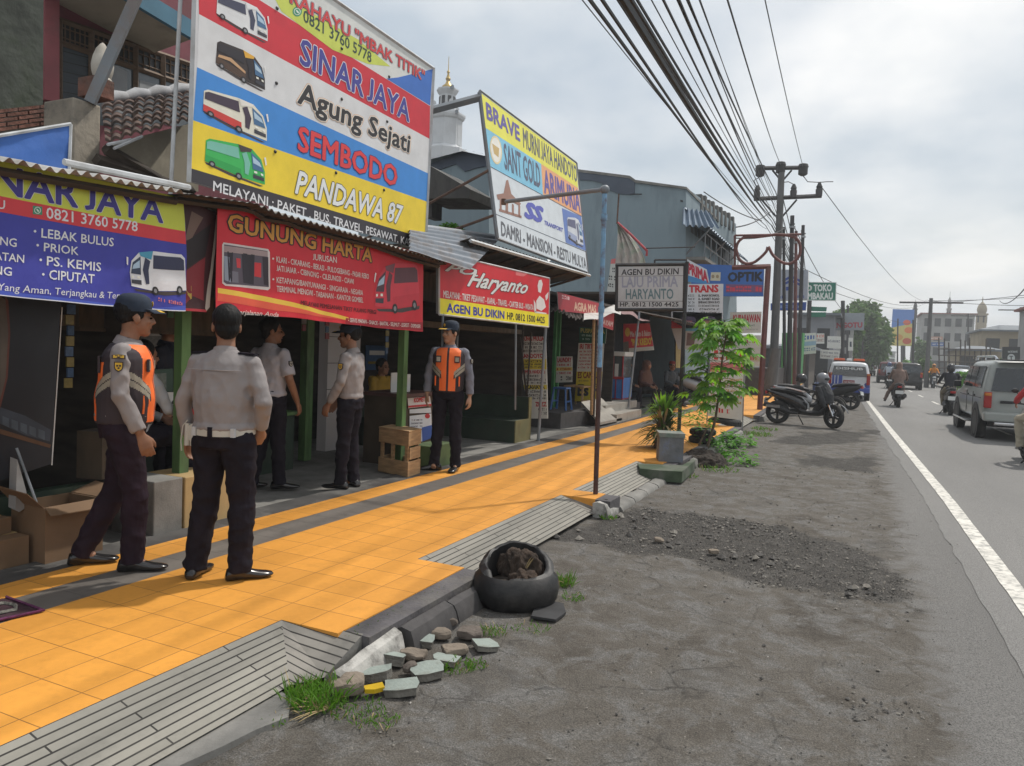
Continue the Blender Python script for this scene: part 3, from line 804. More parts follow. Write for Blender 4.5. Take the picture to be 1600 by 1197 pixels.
for pts, c in (([(350, 384), (418, 394), (418, 402), (350, 394)], (170, 150, 150)), ([(355, 393), (364, 395), (362, 440), (357, 441)], (42, 36, 48)), ([(378, 396), (398, 399), (397, 446), (380, 443)], (48, 42, 52)), ([(410, 402), (419, 403), (419, 448), (412, 446)], (52, 40, 50)),
               ([(369, 404), (376, 405), (376, 420), (370, 419)], (208, 62, 70)), ([(398, 411), (408, 412), (408, 435), (398, 433)], (208, 54, 62)), ([(350, 400), (358, 402), (360, 442), (351, 438)], (150, 160, 176)), ([(362, 424), (372, 426), (372, 443), (362, 442)], (120, 118, 130))):
 S.poly(mb, pts, paint(*c), 4)
build('seat_photograph', mb, r0)
mb = MB(); bus_pic(S, mb, [(590, 412), (652, 410), (656, 487), (586, 478)], (212, 58, 74), (205, 50, 66), (96, 56, 66), (120, 70, 78), glass=(84, 60, 70), flip=True, lay=2)
build('bus_picture', mb, r0)
# the folded one between them
S2 = Plane((-4.43, 0, 0), (1, 0, 0))
r0 = thing('banner', 'half folded dark red banner squeezed between the two large banners', 'banner', (-4.45, 3.95, 1.8), group='cloth banners under the awnings')
mb = MB(); S2.slab(mb, [(284, 310), (342, 334), (330, 478), (322, 488), (284, 482)], cloth(64, 28, 32), cloth(50, 30, 30), .01)
S2.poly(mb, [(300, 330), (318, 340), (300, 372), (288, 376)], cloth(120, 96, 84), 1); S2.poly(mb, [(290, 378), (330, 350), (322, 400), (290, 420)], cloth(34, 22, 24), 1)
S2.poly(mb, [(287, 424), (322, 402), (318, 470), (300, 462), (288, 474)], cloth(132, 36, 44), 1); S2.poly(mb, [(287, 448), (298, 446), (298, 466), (288, 470)], cloth(190, 160, 70), 1)
S2.poly(mb, [(338, 336), (342, 334), (328, 480), (322, 486), (320, 482), (330, 420)], cloth(190, 180, 170), 2)
S2.poly(mb, [(286, 480), (322, 484), (322, 488), (284, 484)], cloth(170, 44, 54), 2)
build('cloth', mb, r0)
# ------------------------------------------------------------------ red and yellow shop sign
S = Plane((-4.37, 0, 0), (1, 0, 0))
r0 = thing('shop_sign', 'framed red shop sign with white script and yellow strip below', 'sign', (-4.4, 9, 1.95))
mb = MB(); S.slab(mb, [(686, 396), (858.5, 436), (857, 510.4), (686, 490)], paint(208, 36, 48), m_steel, .04)
S.poly(mb, [(686, 465.7), (857.3, 491.5), (857, 510.4), (686, 490)], paint(238, 222, 40), 1)
S.poly(mb, [(806, 424), (826, 427), (818, 432), (806, 430)], paint(224, 120, 120), 1)
build('panel', mb, r0)
mb = LG()
outlined(S, mb, 'Haryanto', (730.5, 446.5), (823, 459), (734, 424), paint(224, 224, 222), paint(38, 26, 28), 2, .015, .06, shear=.42)
outlined(S, mb, 'PO.', (696, 423), (746, 432), (698, 411), paint(224, 224, 222), paint(38, 26, 28), 2, .015, .06, shear=.42)
S.text(mb, 'MELAYANI : TIKET PESAWAT - KAPAL - TRAVEL - CARTER BUS - WISATA', (693, 464.4), (833.6, 484.6), (693, 454), paint(226, 220, 216), 2, .022)
S.text(mb, 'AGEN BU DIKIN', (698.5, 487), (787.8, 498), (698.5, 473.8), paint(48, 56, 158), 2, .035)
S.text(mb, 'HP. 0812 1500 4425', (792.5, 498.7), (851, 505.2), (792.5, 488), paint(54, 50, 34), 2, .03)
for pts in ([(842, 438), (846, 437), (848, 444), (845, 458), (841, 456), (840, 446)], [(838, 470), (843, 462), (850, 468), (853, 480), (846, 486), (838, 482)], [(834, 468), (837, 474), (838, 488), (835, 487)], [(836, 486), (854, 489), (854, 491), (836, 489)], [(852, 462), (857, 456), (856, 466), (853, 470)]):
 S.poly(mb, pts, paint(230, 222, 220), 2)
build('lettering', mb, r0)
mb = MB()
for a, b in (((686, 395), (858.5, 435)), ((858.5, 436), (857, 511)), ((686, 396), (686, 491)), ((686, 491), (857, 511))): mb.tube([S.hit(*a, -6), S.hit(*b, -6)], .014, m_frame_white, 4)
build('frame', mb, r0)
mb = MB()
for q in ((692, 490, 560), (806, 505, 640)): mb.tube([S.hit(q[0], q[1], -10), S.hit(q[0] - 1, q[2], -10)], .016, m_steel, 6)
mb.tube([atx(853, 505, -4.5), atx(841, 689, -4.5)], .026, m_steel, 8)
build('post', mb, r0)
# ------------------------------------------------------------------ tilted yellow, blue and white billboard
p0, p1, p2 = atx(778, 372, -4.4), atx(918, 425, -4.4), aty(750, 143, 8.92)
S = Plane(p0, (p1 - p0).cross(p2 - p0))
r0 = thing('billboard', 'tilted billboard with yellow top strip, blue and orange row and white lower half', 'billboard', (-4.6, 10.5, 2.9))
mb = MB(); S.slab(mb, [(750, 143), (900, 255), (918, 425), (778, 372)], paint(205, 212, 218), m_steel, .04)
S.poly(mb, [(752, 146), (900, 256), (903.4, 293.7), (758.7, 199.7)], paint(226, 222, 88), 1)
S.poly(mb, [(758.7, 200), (845.5, 256), (848.5, 305), (766.6, 260.3)], paint(126, 190, 218), 1)
S.poly(mb, [(845.5, 256), (903.4, 294), (908.7, 338), (848.5, 305)], paint(226, 164, 116), 1)
S.poly(mb, [(766.6, 260), (908.7, 337.6), (908.8, 338.6), (766.7, 261.2)], paint(70, 74, 90), 2); S.poly(mb, [(774.5, 334), (915.8, 393), (915.9, 394), (774.6, 335)], paint(70, 74, 90), 2)
S.poly(mb, [(878, 325), (908, 338), (915.5, 392), (884, 379)], paint(96, 122, 184), 2)
build('panel', mb, r0)
mb = LG(); PU = paint(96, 88, 158); GY = paint(88, 92, 112)
S.text(mb, 'BRAVE', (761.3, 185), (812.6, 220.6), (759.5, 160), PU, 3, .032); S.text(mb, 'MURNI JAYA HANDOYO', (818, 229.5), (902, 285), (817, 200), GY, 3, .022)
S.text(mb, 'SANT GOLD', (789, 263), (845, 293.5), (786.8, 223.6), GY, 3, .02); S.text(mb, 'ARIMURIA', (851, 300.5), (907, 331.6), (849, 264.6), PU, 3, .03)
S.text(mb, 'SS', (821, 338.5), (848, 347.6), (821, 315), paint(86, 92, 178), 3, .06, .2); S.text(mb, 'TRANSPORT', (850.8, 350.6), (879.7, 362.6), (850.8, 344.5), paint(86, 92, 178), 3, .035, .15)
S.text(mb, 'DAMRI - MANSION - RESTU MULYA', (783.7, 367.5), (916.5, 420.5), (783, 346), paint(96, 98, 104), 3, .022)
build('lettering', mb, r0)
mb = MB()
S.poly(mb, [(775 + 9.5 * math.cos(k * .4), 234.5 + 22 * math.sin(k * .4) + 5 * math.cos(k * .4)) for k in range(16)], paint(222, 204, 160), 3); S.poly(mb, [(775 + 8 * math.cos(k * .4), 234.5 + 19 * math.sin(k * .4) + 4.4 * math.cos(k * .4)) for k in range(16)], paint(228, 226, 218), 4)
S.poly(mb, [(769, 224), (780, 232), (779, 246), (772, 240)], paint(196, 168, 110), 5)
build('emblem', mb, r0)
mb = MB(); BR = paint(150, 112, 98)
for pts in ([(776, 304), (787, 302), (791, 282), (794, 281), (799, 303), (814, 318), (812, 322), (795, 312), (778, 312)], [(781, 312), (784, 313), (784, 328), (781, 327)], [(790, 314), (794, 315), (794, 333), (790, 331)], [(800, 318), (803, 320), (803, 336), (800, 335)], [(810, 321), (813, 322), (813, 340), (810, 339)], [(780, 326), (815, 337), (815, 341), (780, 330)]):
 S.poly(mb, pts, BR, 3)
build('pavilion_picture', mb, r0)
mb = MB(); bus_pic(S, mb, [(886, 338), (908, 342), (912, 384), (888, 374)], (196, 200, 208), (150, 160, 190), (90, 92, 120), (210, 214, 220), lay=3); build('bus_picture', mb, r0)
mb = MB()
for a, b in (((750, 142), (900, 254)), ((749.5, 142), (777.5, 372)), ((777, 373), (918, 426)), ((900.5, 255), (918.5, 425))): mb.tube([S.hit(*a, -6), S.hit(*b, -6)], .022, m_steel, 4)
build('frame', mb, r0)
mb = MB(); bk = lambda px, py: S.hit(px, py, -12)
mb.tube([bk(751, 152), bk(751, 152) + Vector((-2.4, -1.0, -.75))], .055, m_steel, 4)
mb.tube([bk(764, 266), bk(764, 266) + Vector((-1.5, -.6, -.95))], .02, m_rust, 5); mb.tube([bk(773, 336), bk(773, 336) + Vector((-1.2, -.3, -.45))], .02, m_rust, 5)
build('brace', mb, r0)

# ================================================================== BUILDINGS behind and above the shop fronts
m_moss = mat('mossy plaster', (.075, .085, .072), .95, .45, 2.2, bump=.5, bscale=14, dirt=(.045, .06, .035), dscale=2, damt=.9)
m_redwall = mat('dark red wall paint', (.19, .055, .07), .8, .14, 2, dirt=(.12, .05, .05), damt=.5)
m_pink = mat('faded red pillar paint', (.36, .115, .13), .8, .12, 3, dirt=(.2, .1, .1), damt=.5)
m_cream = mat('cream plaster', (.40, .36, .285), .9, .12, 2, dirt=(.22, .2, .16), damt=.5)
m_blue_fascia = mat('blue fascia paint', (.075, .19, .27), .7, .15, 3)
m_shutter = mat('dark shutter', (.05, .06, .07), .6, .2, 3, stretch=(1, 1, 10))
m_pane = mat('dim window glass', (.10, .115, .125), .12, .2, 1.5, spec=.8)
m_curtain = mat('grey curtain', (.30, .31, .32), .8, .1)
m_woodframe = mat('brown window frame', (.13, .085, .055), .7, .2, 5, stretch=(1, 1, 8))
m_brick = mat('weathered brick', (.19, .085, .062), .92, .4, 9, bump=.5, bscale=30, dirt=(.10, .09, .08), dscale=3, damt=.7)
m_tile = mat('old clay roof tile', (.105, .068, .055), .9, .4, 7, bump=.4, bscale=30, dirt=(.05, .045, .045), dscale=3, damt=.8)
m_ridge = mat('whitewashed ridge tile', (.45, .46, .48), .85, .2, 5, dirt=(.2, .19, .18), damt=.6)
m_pillar = mat('stained plaster pillar', (.30, .265, .215), .92, .3, 3, bump=.4, bscale=18, dirt=(.07, .068, .066), dscale=2.2, damt=.85)

mb = MB(); PW = Plane((-6.3, 0, 0), (1, 0, 0)); PW.slab(mb, [(-260, -520), (69, -150), (67, 205), (-260, 190)], m_moss, m_moss, .3)
solo('plaster_wall', mb, 'tall dark green mossy plaster wall at the far left', 'wall', bevel=.02)

# red upper storey with a row of windows
PW = Plane((-7.4, 0, 0), (1, 0, 0))
r0 = thing('house', 'dark red upper storey with lattice transom windows and blue fascia above the tiled roof', 'house', (-8, 6, 2.6))
mb = MB(); PW.slab(mb, [(40, -420), (420, -120), (420, 330), (40, 300)], m_redwall, m_redwall, .3); build('wall', mb, r0)
mb = MB()
a, b = PW.hit(70, -60, 20), PW.hit(92, -60, 20)
mb.prism([PW.hit(70, -300, 90), PW.hit(93, -290, 90), PW.hit(93, 160, 90), (PW.hit(70, 155, 90))], (-.25, 0, 0), m_pink); build('pillar', mb, r0)
fr = lambda p, q, r, s: [p, q, r, s]
wins = [(94, 140), (146, 209), (215, 252), (258, 300)]
ty = lambda x: 33 + (x - 93) * .338
for k, (x0, x1) in enumerate(wins):
 mb = MB(); ys = lambda x, d: ty(x) + d
 PW.poly(mb, [(x0, ys(x0, 34)), (x1, ys(x1, 32)), (x1, 200), (x0, 195)], m_shutter if k == 0 else m_pane, 5)
 if k == 0:
  for j in range(5): PW.poly(mb, [(x0, 78 + j * 16), (x1, 90 + j * 15), (x1, 91.5 + j * 15), (x0, 79.5 + j * 16)], m_black, 8)
 if k == 1: PW.poly(mb, [(166, 95), (199, 112), (199, 180), (166, 175)], m_curtain, 8)
 if k == 2: PW.poly(mb, [(218, 125), (248, 133), (248, 150), (218, 148)], m_curtain, 8)
 w = build('window', mb, r0)
 mb = MB()
 PW.poly(mb, [(x0, ys(x0, 0)), (x1, ys(x1, 0)), (x1, ys(x1, 30)), (x0, ys(x0, 32))], m_black, 6)
 n_ = max(4, int((x1 - x0) / 7.5))
 for j in range(n_ + 1):
  x = x0 + (x1 - x0) * j / n_; mb.tube([PW.hit(x, ys(x, 2), 14), PW.hit(x, ys(x, 30), 14)], .009, m_woodframe, 4)
 for d in (9, 24): mb.tube([PW.hit(x0, ys(x0, d), 14), PW.hit(x1, ys(x1, d), 14)], .008, m_woodframe, 4)
 build('lattice', mb, w)
mb = MB()
for x in (93, 143, 212, 255, 303): mb.tube([PW.hit(x, ty(x) - 2, 18), PW.hit(x, 190, 18)], .035, m_woodframe, 4)
for d in (-2, 33): mb.tube([PW.hit(92, ty(92) + d, 20), PW.hit(304, ty(304) + d, 20)], .03, m_woodframe, 4)
build('window_frame', mb, r0)
mb = MB(); PE = Plane((-6.5, 0, 0), (1, 0, 0))
PE.slab(mb, [(150, -60), (330, 50), (330, 78), (150, -30)], m_blue_fascia, m_blue_fascia, .05); build('fascia', mb, r0)
mb = MB(); mb.poly([PE.hit(150, -60), PE.hit(330, 50), PE.hit(330, 50) + Vector((-.95, 0, -.12)), PE.hit(150, -60) + Vector((-.95, 0, -.12))], m_cream); build('soffit', mb, r0)

# brick wall with the plastered pillar and its white bud
PW = Plane((-5.75, 0, 0), (1, 0, 0))
r0 = thing('brick_wall', 'low weathered red brick wall beside the plastered gate pillar', 'wall', (-5.8, 3.2, 2.6))
rows = 5
for k in range(1):
 mb = MB()
 br_ = random.Random(5)
 for j in range(rows):
  x = -140 - (j % 2) * 18
  while x < 116:
   w = 34; f = lambda x, t: (170 - x * .105) + t * (36 + x * -.04)
   x1 = min(116, x + w - 2.5)
   if x1 - x > 4: mb.prism([PW.hit(x, f(x, j / rows) + 1), PW.hit(x1, f(x1, j / rows) + 1), PW.hit(x1, f(x1, (j + 1) / rows) - .8), PW.hit(x, f(x, (j + 1) / rows) - .8)], (-.1 - br_.uniform(0, .012), 0, 0), m_brick)
   x += w
 build('bricks', mb, r0)
mb = MB(); PW2 = Plane((-5.77, 0, 0), (1, 0, 0)); PW2.slab(mb, [(-140, 186), (116, 159), (116, 260), (-140, 300)], mat('lime mortar', (.27, .25, .22), .95, .2), m_brick, .07); build('mortar', mb, r0)
r0 = thing('gate_pillar', 'stained plaster pillar topped by a white lotus bud finial', 'pillar', (-5.4, 3.9, 2.4))
a, b = atx(113, 255, -5.3), atx(153, 252, -5.3); t = atx(118, 152, -5.3)
mb = MB(); mb.box2((-5.3, a.y, 2.2), (-5.3 - .34, b.y + .02, t.z), m_pillar); build('shaft', mb, r0, bevel=.015)
c = atx(150, 150, -5.42)
mb = MB(); mb.box((c.x, c.y, c.z + .05), (.18, .17, .14), m_brick); build('brick_base', mb, r0)
k_ = (atx(157, 90, -5.45).z - c.z) / .36
mb = MB(); mb.lathe([(.045, .1), (.06, .12), (.075, .13), (.06, .15), (.068, .17), (.078, .21), (.080, .25), (.068, .31), (.045, .37), (.015, .41), (.002, .42)], mat('white bud paint', (.56, .53, .47), .85, .12, 9, dirt=(.3, .27, .22), damt=.6), (c.x, c.y + .05, c.z + .0), 16); build('bud_finial', mb, r0, smooth=True)

# old house: tiled roof and cream gable wall
r0 = thing('old_house', 'cream walled old house under a sagging dark clay tile roof with white ridge', 'house', (-6, 4.7, 2.5))
A, B, C_, D_ = atx(158, 162, -6.4), atx(300, 143, -6.4), atx(300, 188, -5.15), atx(166, 226, -5.15)
mb = MB(); rows, cols = 6, 9
nrm = (B - A).cross(D_ - A).normalized()
if nrm.z < 0: nrm = -nrm
for i in range(rows):
 g = []
 for v in (i / rows, (i + 1) / rows + .03):
  row = []
  for j in range(cols * 8 + 1):
   u = j / (cols * 8); p = A * (1 - u) * (1 - v) + B * u * (1 - v) + C_ * u * v + D_ * (1 - u) * v
   h = .028 * abs(math.sin(math.pi * cols * u + i * .35)) + (.026 if v == (i + 1) / rows + .03 else -.012) + .012 * noise.noise((u * 9, i * 3.1, 2))
   row.append(p + nrm * h)
  g.append(row)
 g.append([p - nrm * .02 for p in g[-1]])
 mb.sheet(g, m_tile)
roof = build('roof', mb, r0, smooth=True, angle=50)
for k in range(5):
 u = .04 + k * .235; p = A * (1 - u) + B * u
 mb = MB(); mb.tube([p + Vector((0, -.02, .0)) + nrm * .02, p + (B - A) * .1 + nrm * .045, p + (B - A) * .21 + nrm * .03], [.045, .06, .05], m_ridge, 10); build('ridge_tile', mb, roof, smooth=True)
mb = MB(); mb.poly([atx(160, 228, -5.3), atx(310, 190, -5.3), atx(310, 300, -5.3), atx(250, 280, -5.3), atx(165, 245, -5.3)], m_cream); build('gable_wall', mb, r0)
mb = MB()
for p, q, w in (((165, 232), (250, 282), .05), ((150, 250), (300, 300), .05)): mb.tube([atx(*p, -5.22), atx(*q, -5.22)], w, m_dwood, 4)
for q in ((168, 226, 205, 218), (178, 232, 222, 213)): mb.tube([atx(q[0], q[1], -5.1), atx(q[2], q[3], -5.12)], .012, m_ridge, 5)
build('rafter', mb, r0)

# blue tarpaulin
mb = MB(); PW = Plane((-4.95, 0, 0), (1, 0, 0)); g = []
for i in range(9):
 v = i / 8; row = []
 for j in range(15):
  u = j / 14; x = -150 + u * 260; p = PW.hit(x, (212 - (x + 0) * .165) * (1 - v) + (262 + x * .02) * v); row.append(p + Vector((.02 * noise.noise((u * 5, v * 2 + u * 3, 1)), 0, 0)))
 g.append(row)
m_tarp = mat('blue tarpaulin', (.035, .12, .40), .5, .12, 3, bump=.3, bscale=8)
mb.sheet(g, m_tarp)
r0 = thing('tarpaulin', 'plain blue tarpaulin with white hem hung in front of the brick wall', 'tarpaulin', (-4.95, 2.6, 2.5))
build('sheet', mb, r0, smooth=True)
mb = MB(); mb.tube([p + Vector((.006, 0, 0)) for p in g[0]], .012, m_frame_white, 5); mb.tube([PW.hit(110.5, 194, 3), PW.hit(108, 264, 3)], .012, m_frame_white, 5); build('hem', mb, r0)

# awnings
r0 = thing('awning', 'rusty corrugated awning over the blue and lime banner', 'awning', (-4.9, 2.5, 2.5), group='corrugated awnings over the shops')
a, b = atx(-140, 222, -4.22), atx(292, 302, -4.22)
mb = MB(); corr(mb, a, b, a + Vector((-.95, -.05, .12)), b + Vector((-.95, 0, .16)), 22, .014, m_sheet_white, jitter=.02); build('sheet', mb, r0, smooth=True)
mb = MB(); mb.tube([atx(100, 253, -4.6), atx(296, 293, -4.6)], .022, m_frame_white, 6); mb.tube([a + Vector((-.1, 0, -.05)), b + Vector((-.1, 0, -.05))], .025, m_dwood, 4); build('rail', mb, r0)
r0 = thing('awning', 'pale corrugated awning over the red banner, in front of the striped billboard', 'awning', (-4.7, 5.6, 2.5), group='corrugated awnings over the shops')
pts = [(292, 302), (400, 318), (430, 331), (500, 351), (600, 380), (700, 412)]
mb = MB(); nn = 300; g0, g1 = [], []
for j in range(nn + 1):
 t = j / nn * (len(pts) - 1); i = min(int(t), len(pts) - 2); q = lerp(pts[i], pts[i + 1], t - i); p = atx(*q, -4.2)
 w = .012 * math.sin(p.y * 2 * math.pi / .076) * (0.3 if q[0] < 405 else 1)
 g0.append(p + Vector((0, 0, w))); g1.append(p + Vector((-.42, 0, .015 + w)))
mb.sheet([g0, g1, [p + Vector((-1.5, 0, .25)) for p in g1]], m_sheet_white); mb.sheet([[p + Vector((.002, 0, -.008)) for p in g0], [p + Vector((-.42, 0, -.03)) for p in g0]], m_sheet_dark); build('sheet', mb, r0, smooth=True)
mb = MB(); mb.tube([p + Vector((-.12, 0, -.035)) for p in g0[::30]], .022, m_dwood, 4); build('rail', mb, r0)
r0 = thing('awning', 'steep grey corrugated awning sheet beside the red and yellow shop sign', 'awning', (-4.6, 7.6, 2.4), group='corrugated awnings over the shops')
mb = MB(); a, b, c, d = atx(640, 391, -4.12), atx(640, 350, -4.75), atx(734, 421, -4.12), atx(784, 370, -4.75)
corr(mb, a, b, c, d, 8, .016, m_sheet, nv=8, jitter=.01); build('sheet', mb, r0, smooth=True)
mb = MB(); mb.tube([b, d], .02, m_steel, 4); build('rail', mb, r0)
r0 = thing('awning', 'dark roofing sheets on battens under the tilted billboard', 'awning', (-4.9, 10.5, 2.5), group='corrugated awnings over the shops')
a, b = atx(735, 372, -4.34), atx(922, 428, -4.34)
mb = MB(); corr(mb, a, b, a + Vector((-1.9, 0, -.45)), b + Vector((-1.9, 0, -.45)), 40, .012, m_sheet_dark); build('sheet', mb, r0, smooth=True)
for k in range(7):
 mb = MB(); p = a.lerp(b, .05 + k * .155); mb.tube([p + Vector((-.05, 0, -.04)), p + Vector((-1.7, .05, -.5))], .022, m_rust, 4); build('batten', mb, r0)
mb = MB(); mb.tube([a + Vector((0, 0, -.03)), b + Vector((0, 0, -.03))], .025, m_frame_white, 4); build('edge_rail', mb, r0)

# blue grey buildings further along
m_bluegrey = mat('blue grey render', (.225, .29, .325), .9, .08, 1.6, bump=.2, bscale=20, dirt=(.14, .18, .205), dscale=1.6, damt=.55, stretch=(1, 1, .22))
m_darkgrey = mat('dark parapet render', (.085, .105, .14), .9, .12, 1.2)
m_mould = mat('mould stained concrete', (.11, .11, .105), .95, .35, 2, dirt=(.04, .04, .042), dscale=2, damt=.8, stretch=(1, 1, .4))
def wallp(mb, pts, Y, m, t=.3, back=None): mb.prism([aty(px, py, Y) for px, py in pts], (0, t, 0), m, back)
r0 = thing('building', 'small blue grey gabled building behind the striped billboard', 'building', (-7.5, 13, 0))
mb = MB(); Y = 13.0
pts = [(560, 262), (668, 250), (722, 236), (764, 245), (764, 470), (560, 470)]
mb.prism([aty(px, py, Y) for px, py in pts], (0, 3, 0), m_bluegrey); build('wall', mb, r0)
mb = MB(); mb.prism([aty(px, py, Y - .03) for px, py in [(672, 256), (722, 236), (764, 245), (764, 259), (745, 262), (726, 268), (712, 256), (690, 264), (672, 268)]], (0, .05, 0), m_darkgrey); build('gable_stain', mb, r0)
mb = MB(); corr(mb, aty(655, 253, Y - .2), aty(724, 234, Y - .2), aty(655, 253, Y + 3), aty(724, 234, Y + 3), 4, .02, m_sheet); corr(mb, aty(724, 234, Y - .2), aty(775, 246, Y - .2), aty(724, 234, Y + 3), aty(775, 246, Y + 3), 4, .02, m_sheet); build('roof', mb, r0)
r0 = thing('canopy', 'mould stained concrete canopy slab between the two billboards', 'canopy', (-5.8, 9.4, 3))
mb = MB(); a = [aty(px, py, 9.6) for px, py in [(655, 252), (670, 258), (735, 296), (733, 310), (668, 310), (655, 310)]]
mb.prism(a, (0, .9, 0), m_mould); build('slab', mb, r0, bevel=.02)
mb = MB(); mb.box2(aty(665, 310, 9.9), aty(690, 345, 10.2), m_mould); build('post', mb, r0)
r0 = thing('building', 'large blue grey building with a stepped dark parapet and a blue shuttered front', 'building', (-8, 17, 0))
Y = 24.0
mb = MB(); wallp(mb, [(860, 262), (985, 277), (992, 283), (1072, 294), (1070, 620), (860, 620)], Y, m_bluegrey, 6); build('wall', mb, r0)
mb = MB(); wallp(mb, [(860, 261), (985, 276), (992, 282.5), (991, 302), (985, 304), (968, 303), (950, 296), (940, 286), (925, 282), (860, 279)], Y - .04, m_darkgrey, .05); build('dark_parapet', mb, r0)
mb = MB(); wallp(mb, [(856, 258.5), (984, 274.5), (993, 281), (1073, 292), (1073, 295.5), (992, 285), (983, 278.5), (856, 262.5)], Y - .06, m_conc, 6.1); build('coping', mb, r0)
mb = MB(); mb.prism([aty(*q, Y - .02) for q in [(1063, 312), (1067, 313), (1067, 316), (1063, 315)]], (0, .05, 0), m_black); build('vent', mb, r0)
mb = MB(); mb.tube([aty(985, 303.5, Y - .1), aty(1003, 303.5, Y - .1)], .02, m_black, 5); build('pipe', mb, r0)
# street front of that building: blue canopy, shutters, balcony
XF = aty(1072, 300, Y).x
PF = Plane((XF, 0, 0), (1, 0, 0))
mb = MB(); PF.slab(mb, [(1072.2, 293), (1098, 312), (1150, 350), (1152, 600), (1072.2, 610)], m_bluegrey, m_bluegrey, .3); build('front_wall', mb, r0)
m_blueshut = mat('blue slatted shutter', (.07, .14, .24), .6, .2, 3, stretch=(1, 10, 1), dirt=(.25, .25, .22), dscale=4, damt=.5)
h = PF.hit
for k in range(12):
 pa = 1077 + k * 5.6; t = k / 12
 mb = MB(); PF.slab(mb, [(pa, 352 + 30 * t), (pa + 4.6, 354 + 30 * t), (pa + 4.6, 409 + 8 * t), (pa, 409 + 8 * t)], m_blueshut if k % 4 != 3 else m_cream, m_black, -.05); build('shutter', mb, r0)
a, b = h(1071, 326), h(1124, 333); za, zb = a.z, a.z - .62
ye = 33.0
m_bluesheet = mat('blue roofing sheet', (.115, .165, .23), .5, .15, 3, metal=.2)
mb = MB(); corr(mb, aty(1066, 352, 23.2), aty(1124, 356, 23.2), aty(1067, 325, 23.98), aty(1108, 331, 23.98), 6, .045, m_bluesheet); build('end_canopy', mb, r0, smooth=True)
mb = MB(); corr(mb, (XF + .8, 23.9, zb), (XF + .8, ye, zb), (XF, 23.9, za), (XF, ye, za), 22, .035, mat('blue roofing sheet', (.115, .165, .23), .5, .15, 3, metal=.2)); build('canopy_sheet', mb, r0, smooth=True)
for y in (24.1, 27, 30, 33):
 mb = MB(); mb.tube([(XF, y, zb - .9), (XF + .8, y, zb - .02)], .03, m_steel, 4); build('canopy_bracket', mb, r0)
for k in range(9):
 p = h(1096 + k * 6.2, 318 + k * 4.0); mb = MB(); mb.box((XF - .1, p.y, p.z), (.3, .34, .6 + .1 * (k % 2)), m_mould, taper=.8); build('roof_baluster', mb, r0)
zc = h(1085, 412).z
mb = MB(); mb.box2((XF, 24.02, zc - .1), (XF + .7, 34, zc), m_conc); build('balcony', mb, r0)
mb = MB()
for z in (.35, .75): mb.tube([(XF + .66, 24.1, zc + z), (XF + .66, 34, zc + z)], .022, m_steel, 4)
for k in range(11): mb.tube([(XF + .66, 24.1 + k, zc), (XF + .66, 24.1 + k, zc + .75)], .018, m_steel, 4)
build('railing', mb, r0)

# white minaret
m_min = mat('white minaret paint', (.55, .57, .59), .75, .07, 1, dirt=(.35, .36, .37), dscale=.5, damt=.5)
m_gold = mat('gilded finial', (.42, .30, .10), .4, .15, 3, metal=.6)
Y = 48.0
c = aty(696, 245, Y); top = aty(699, 92, Y); sc = (aty(720, 240, Y) - aty(680, 240, Y)).length / 40.0
zz = lambda py: aty(697, py, Y).z
r0 = thing('minaret', 'white octagonal minaret with loudspeakers and a gilded spire', 'tower', (c.x, Y, 0))
def oct_(prof, m, n=8):
 mb = MB(); mb.lathe([(r * sc, zz(p)) for p, r in prof], m, (c.x, Y, 0), n, Matrix.Rotation(math.pi / 8, 4, 'Z')); return mb
build('shaft', oct_([(330, 30), (236, 30), (234, 24), (230, 21.5), (190, 21.5), (188, 24), (184, 25.5), (181, 25.5), (179, 17), (171, 16), (170, 17)], m_min), r0)
mb = oct_([(171, 11.5), (150, 11), (146, 13.5), (143, 15), (141, 15), (139, 9)], m_min); build('lantern', mb, r0)
mb = MB()
for k in range(8):
 an = k * math.pi / 4
 mb.box((c.x + 10.7 * sc * math.cos(an), Y + 10.7 * sc * math.sin(an), (zz(168) + zz(153)) / 2), (1.2 * sc, 4.5 * sc, zz(153) - zz(168)), m_black, an)
 mb.box((c.x + 19.9 * sc * math.cos(an), Y + 19.9 * sc * math.sin(an), (zz(230) + zz(195)) / 2), (.6 * sc, 9 * sc, zz(196) - zz(229)), m_min, an)
build('opening', mb, r0)
mb = MB(); mb.lathe([(9 * sc, zz(140)), (8 * sc, zz(136)), (4 * sc, zz(132)), (2.2 * sc, zz(127)), (3.6 * sc, zz(124)), (2 * sc, zz(120)), (1.2 * sc, zz(116)), (2.2 * sc, zz(113)), (.6 * sc, zz(110)), (.35 * sc, zz(90)), (.05 * sc, zz(88))], m_gold, (c.x, Y, 0), 14); build('spire', mb, r0, smooth=True)
for dx, py in ((-13, 164), (13, 164), (14, 143), (22, 182), (12, 230)):
 mb = MB(); mb.lathe([(.8 * sc, 0), (1.2 * sc, 2 * sc), (3.2 * sc, 5 * sc)], m_min if py == 164 else m_steel, (c.x + dx * sc, Y - 8 * sc, zz(py)), 10, Matrix.Rotation(RD(90), 4, 'X')); build('loudspeaker', mb, r0)

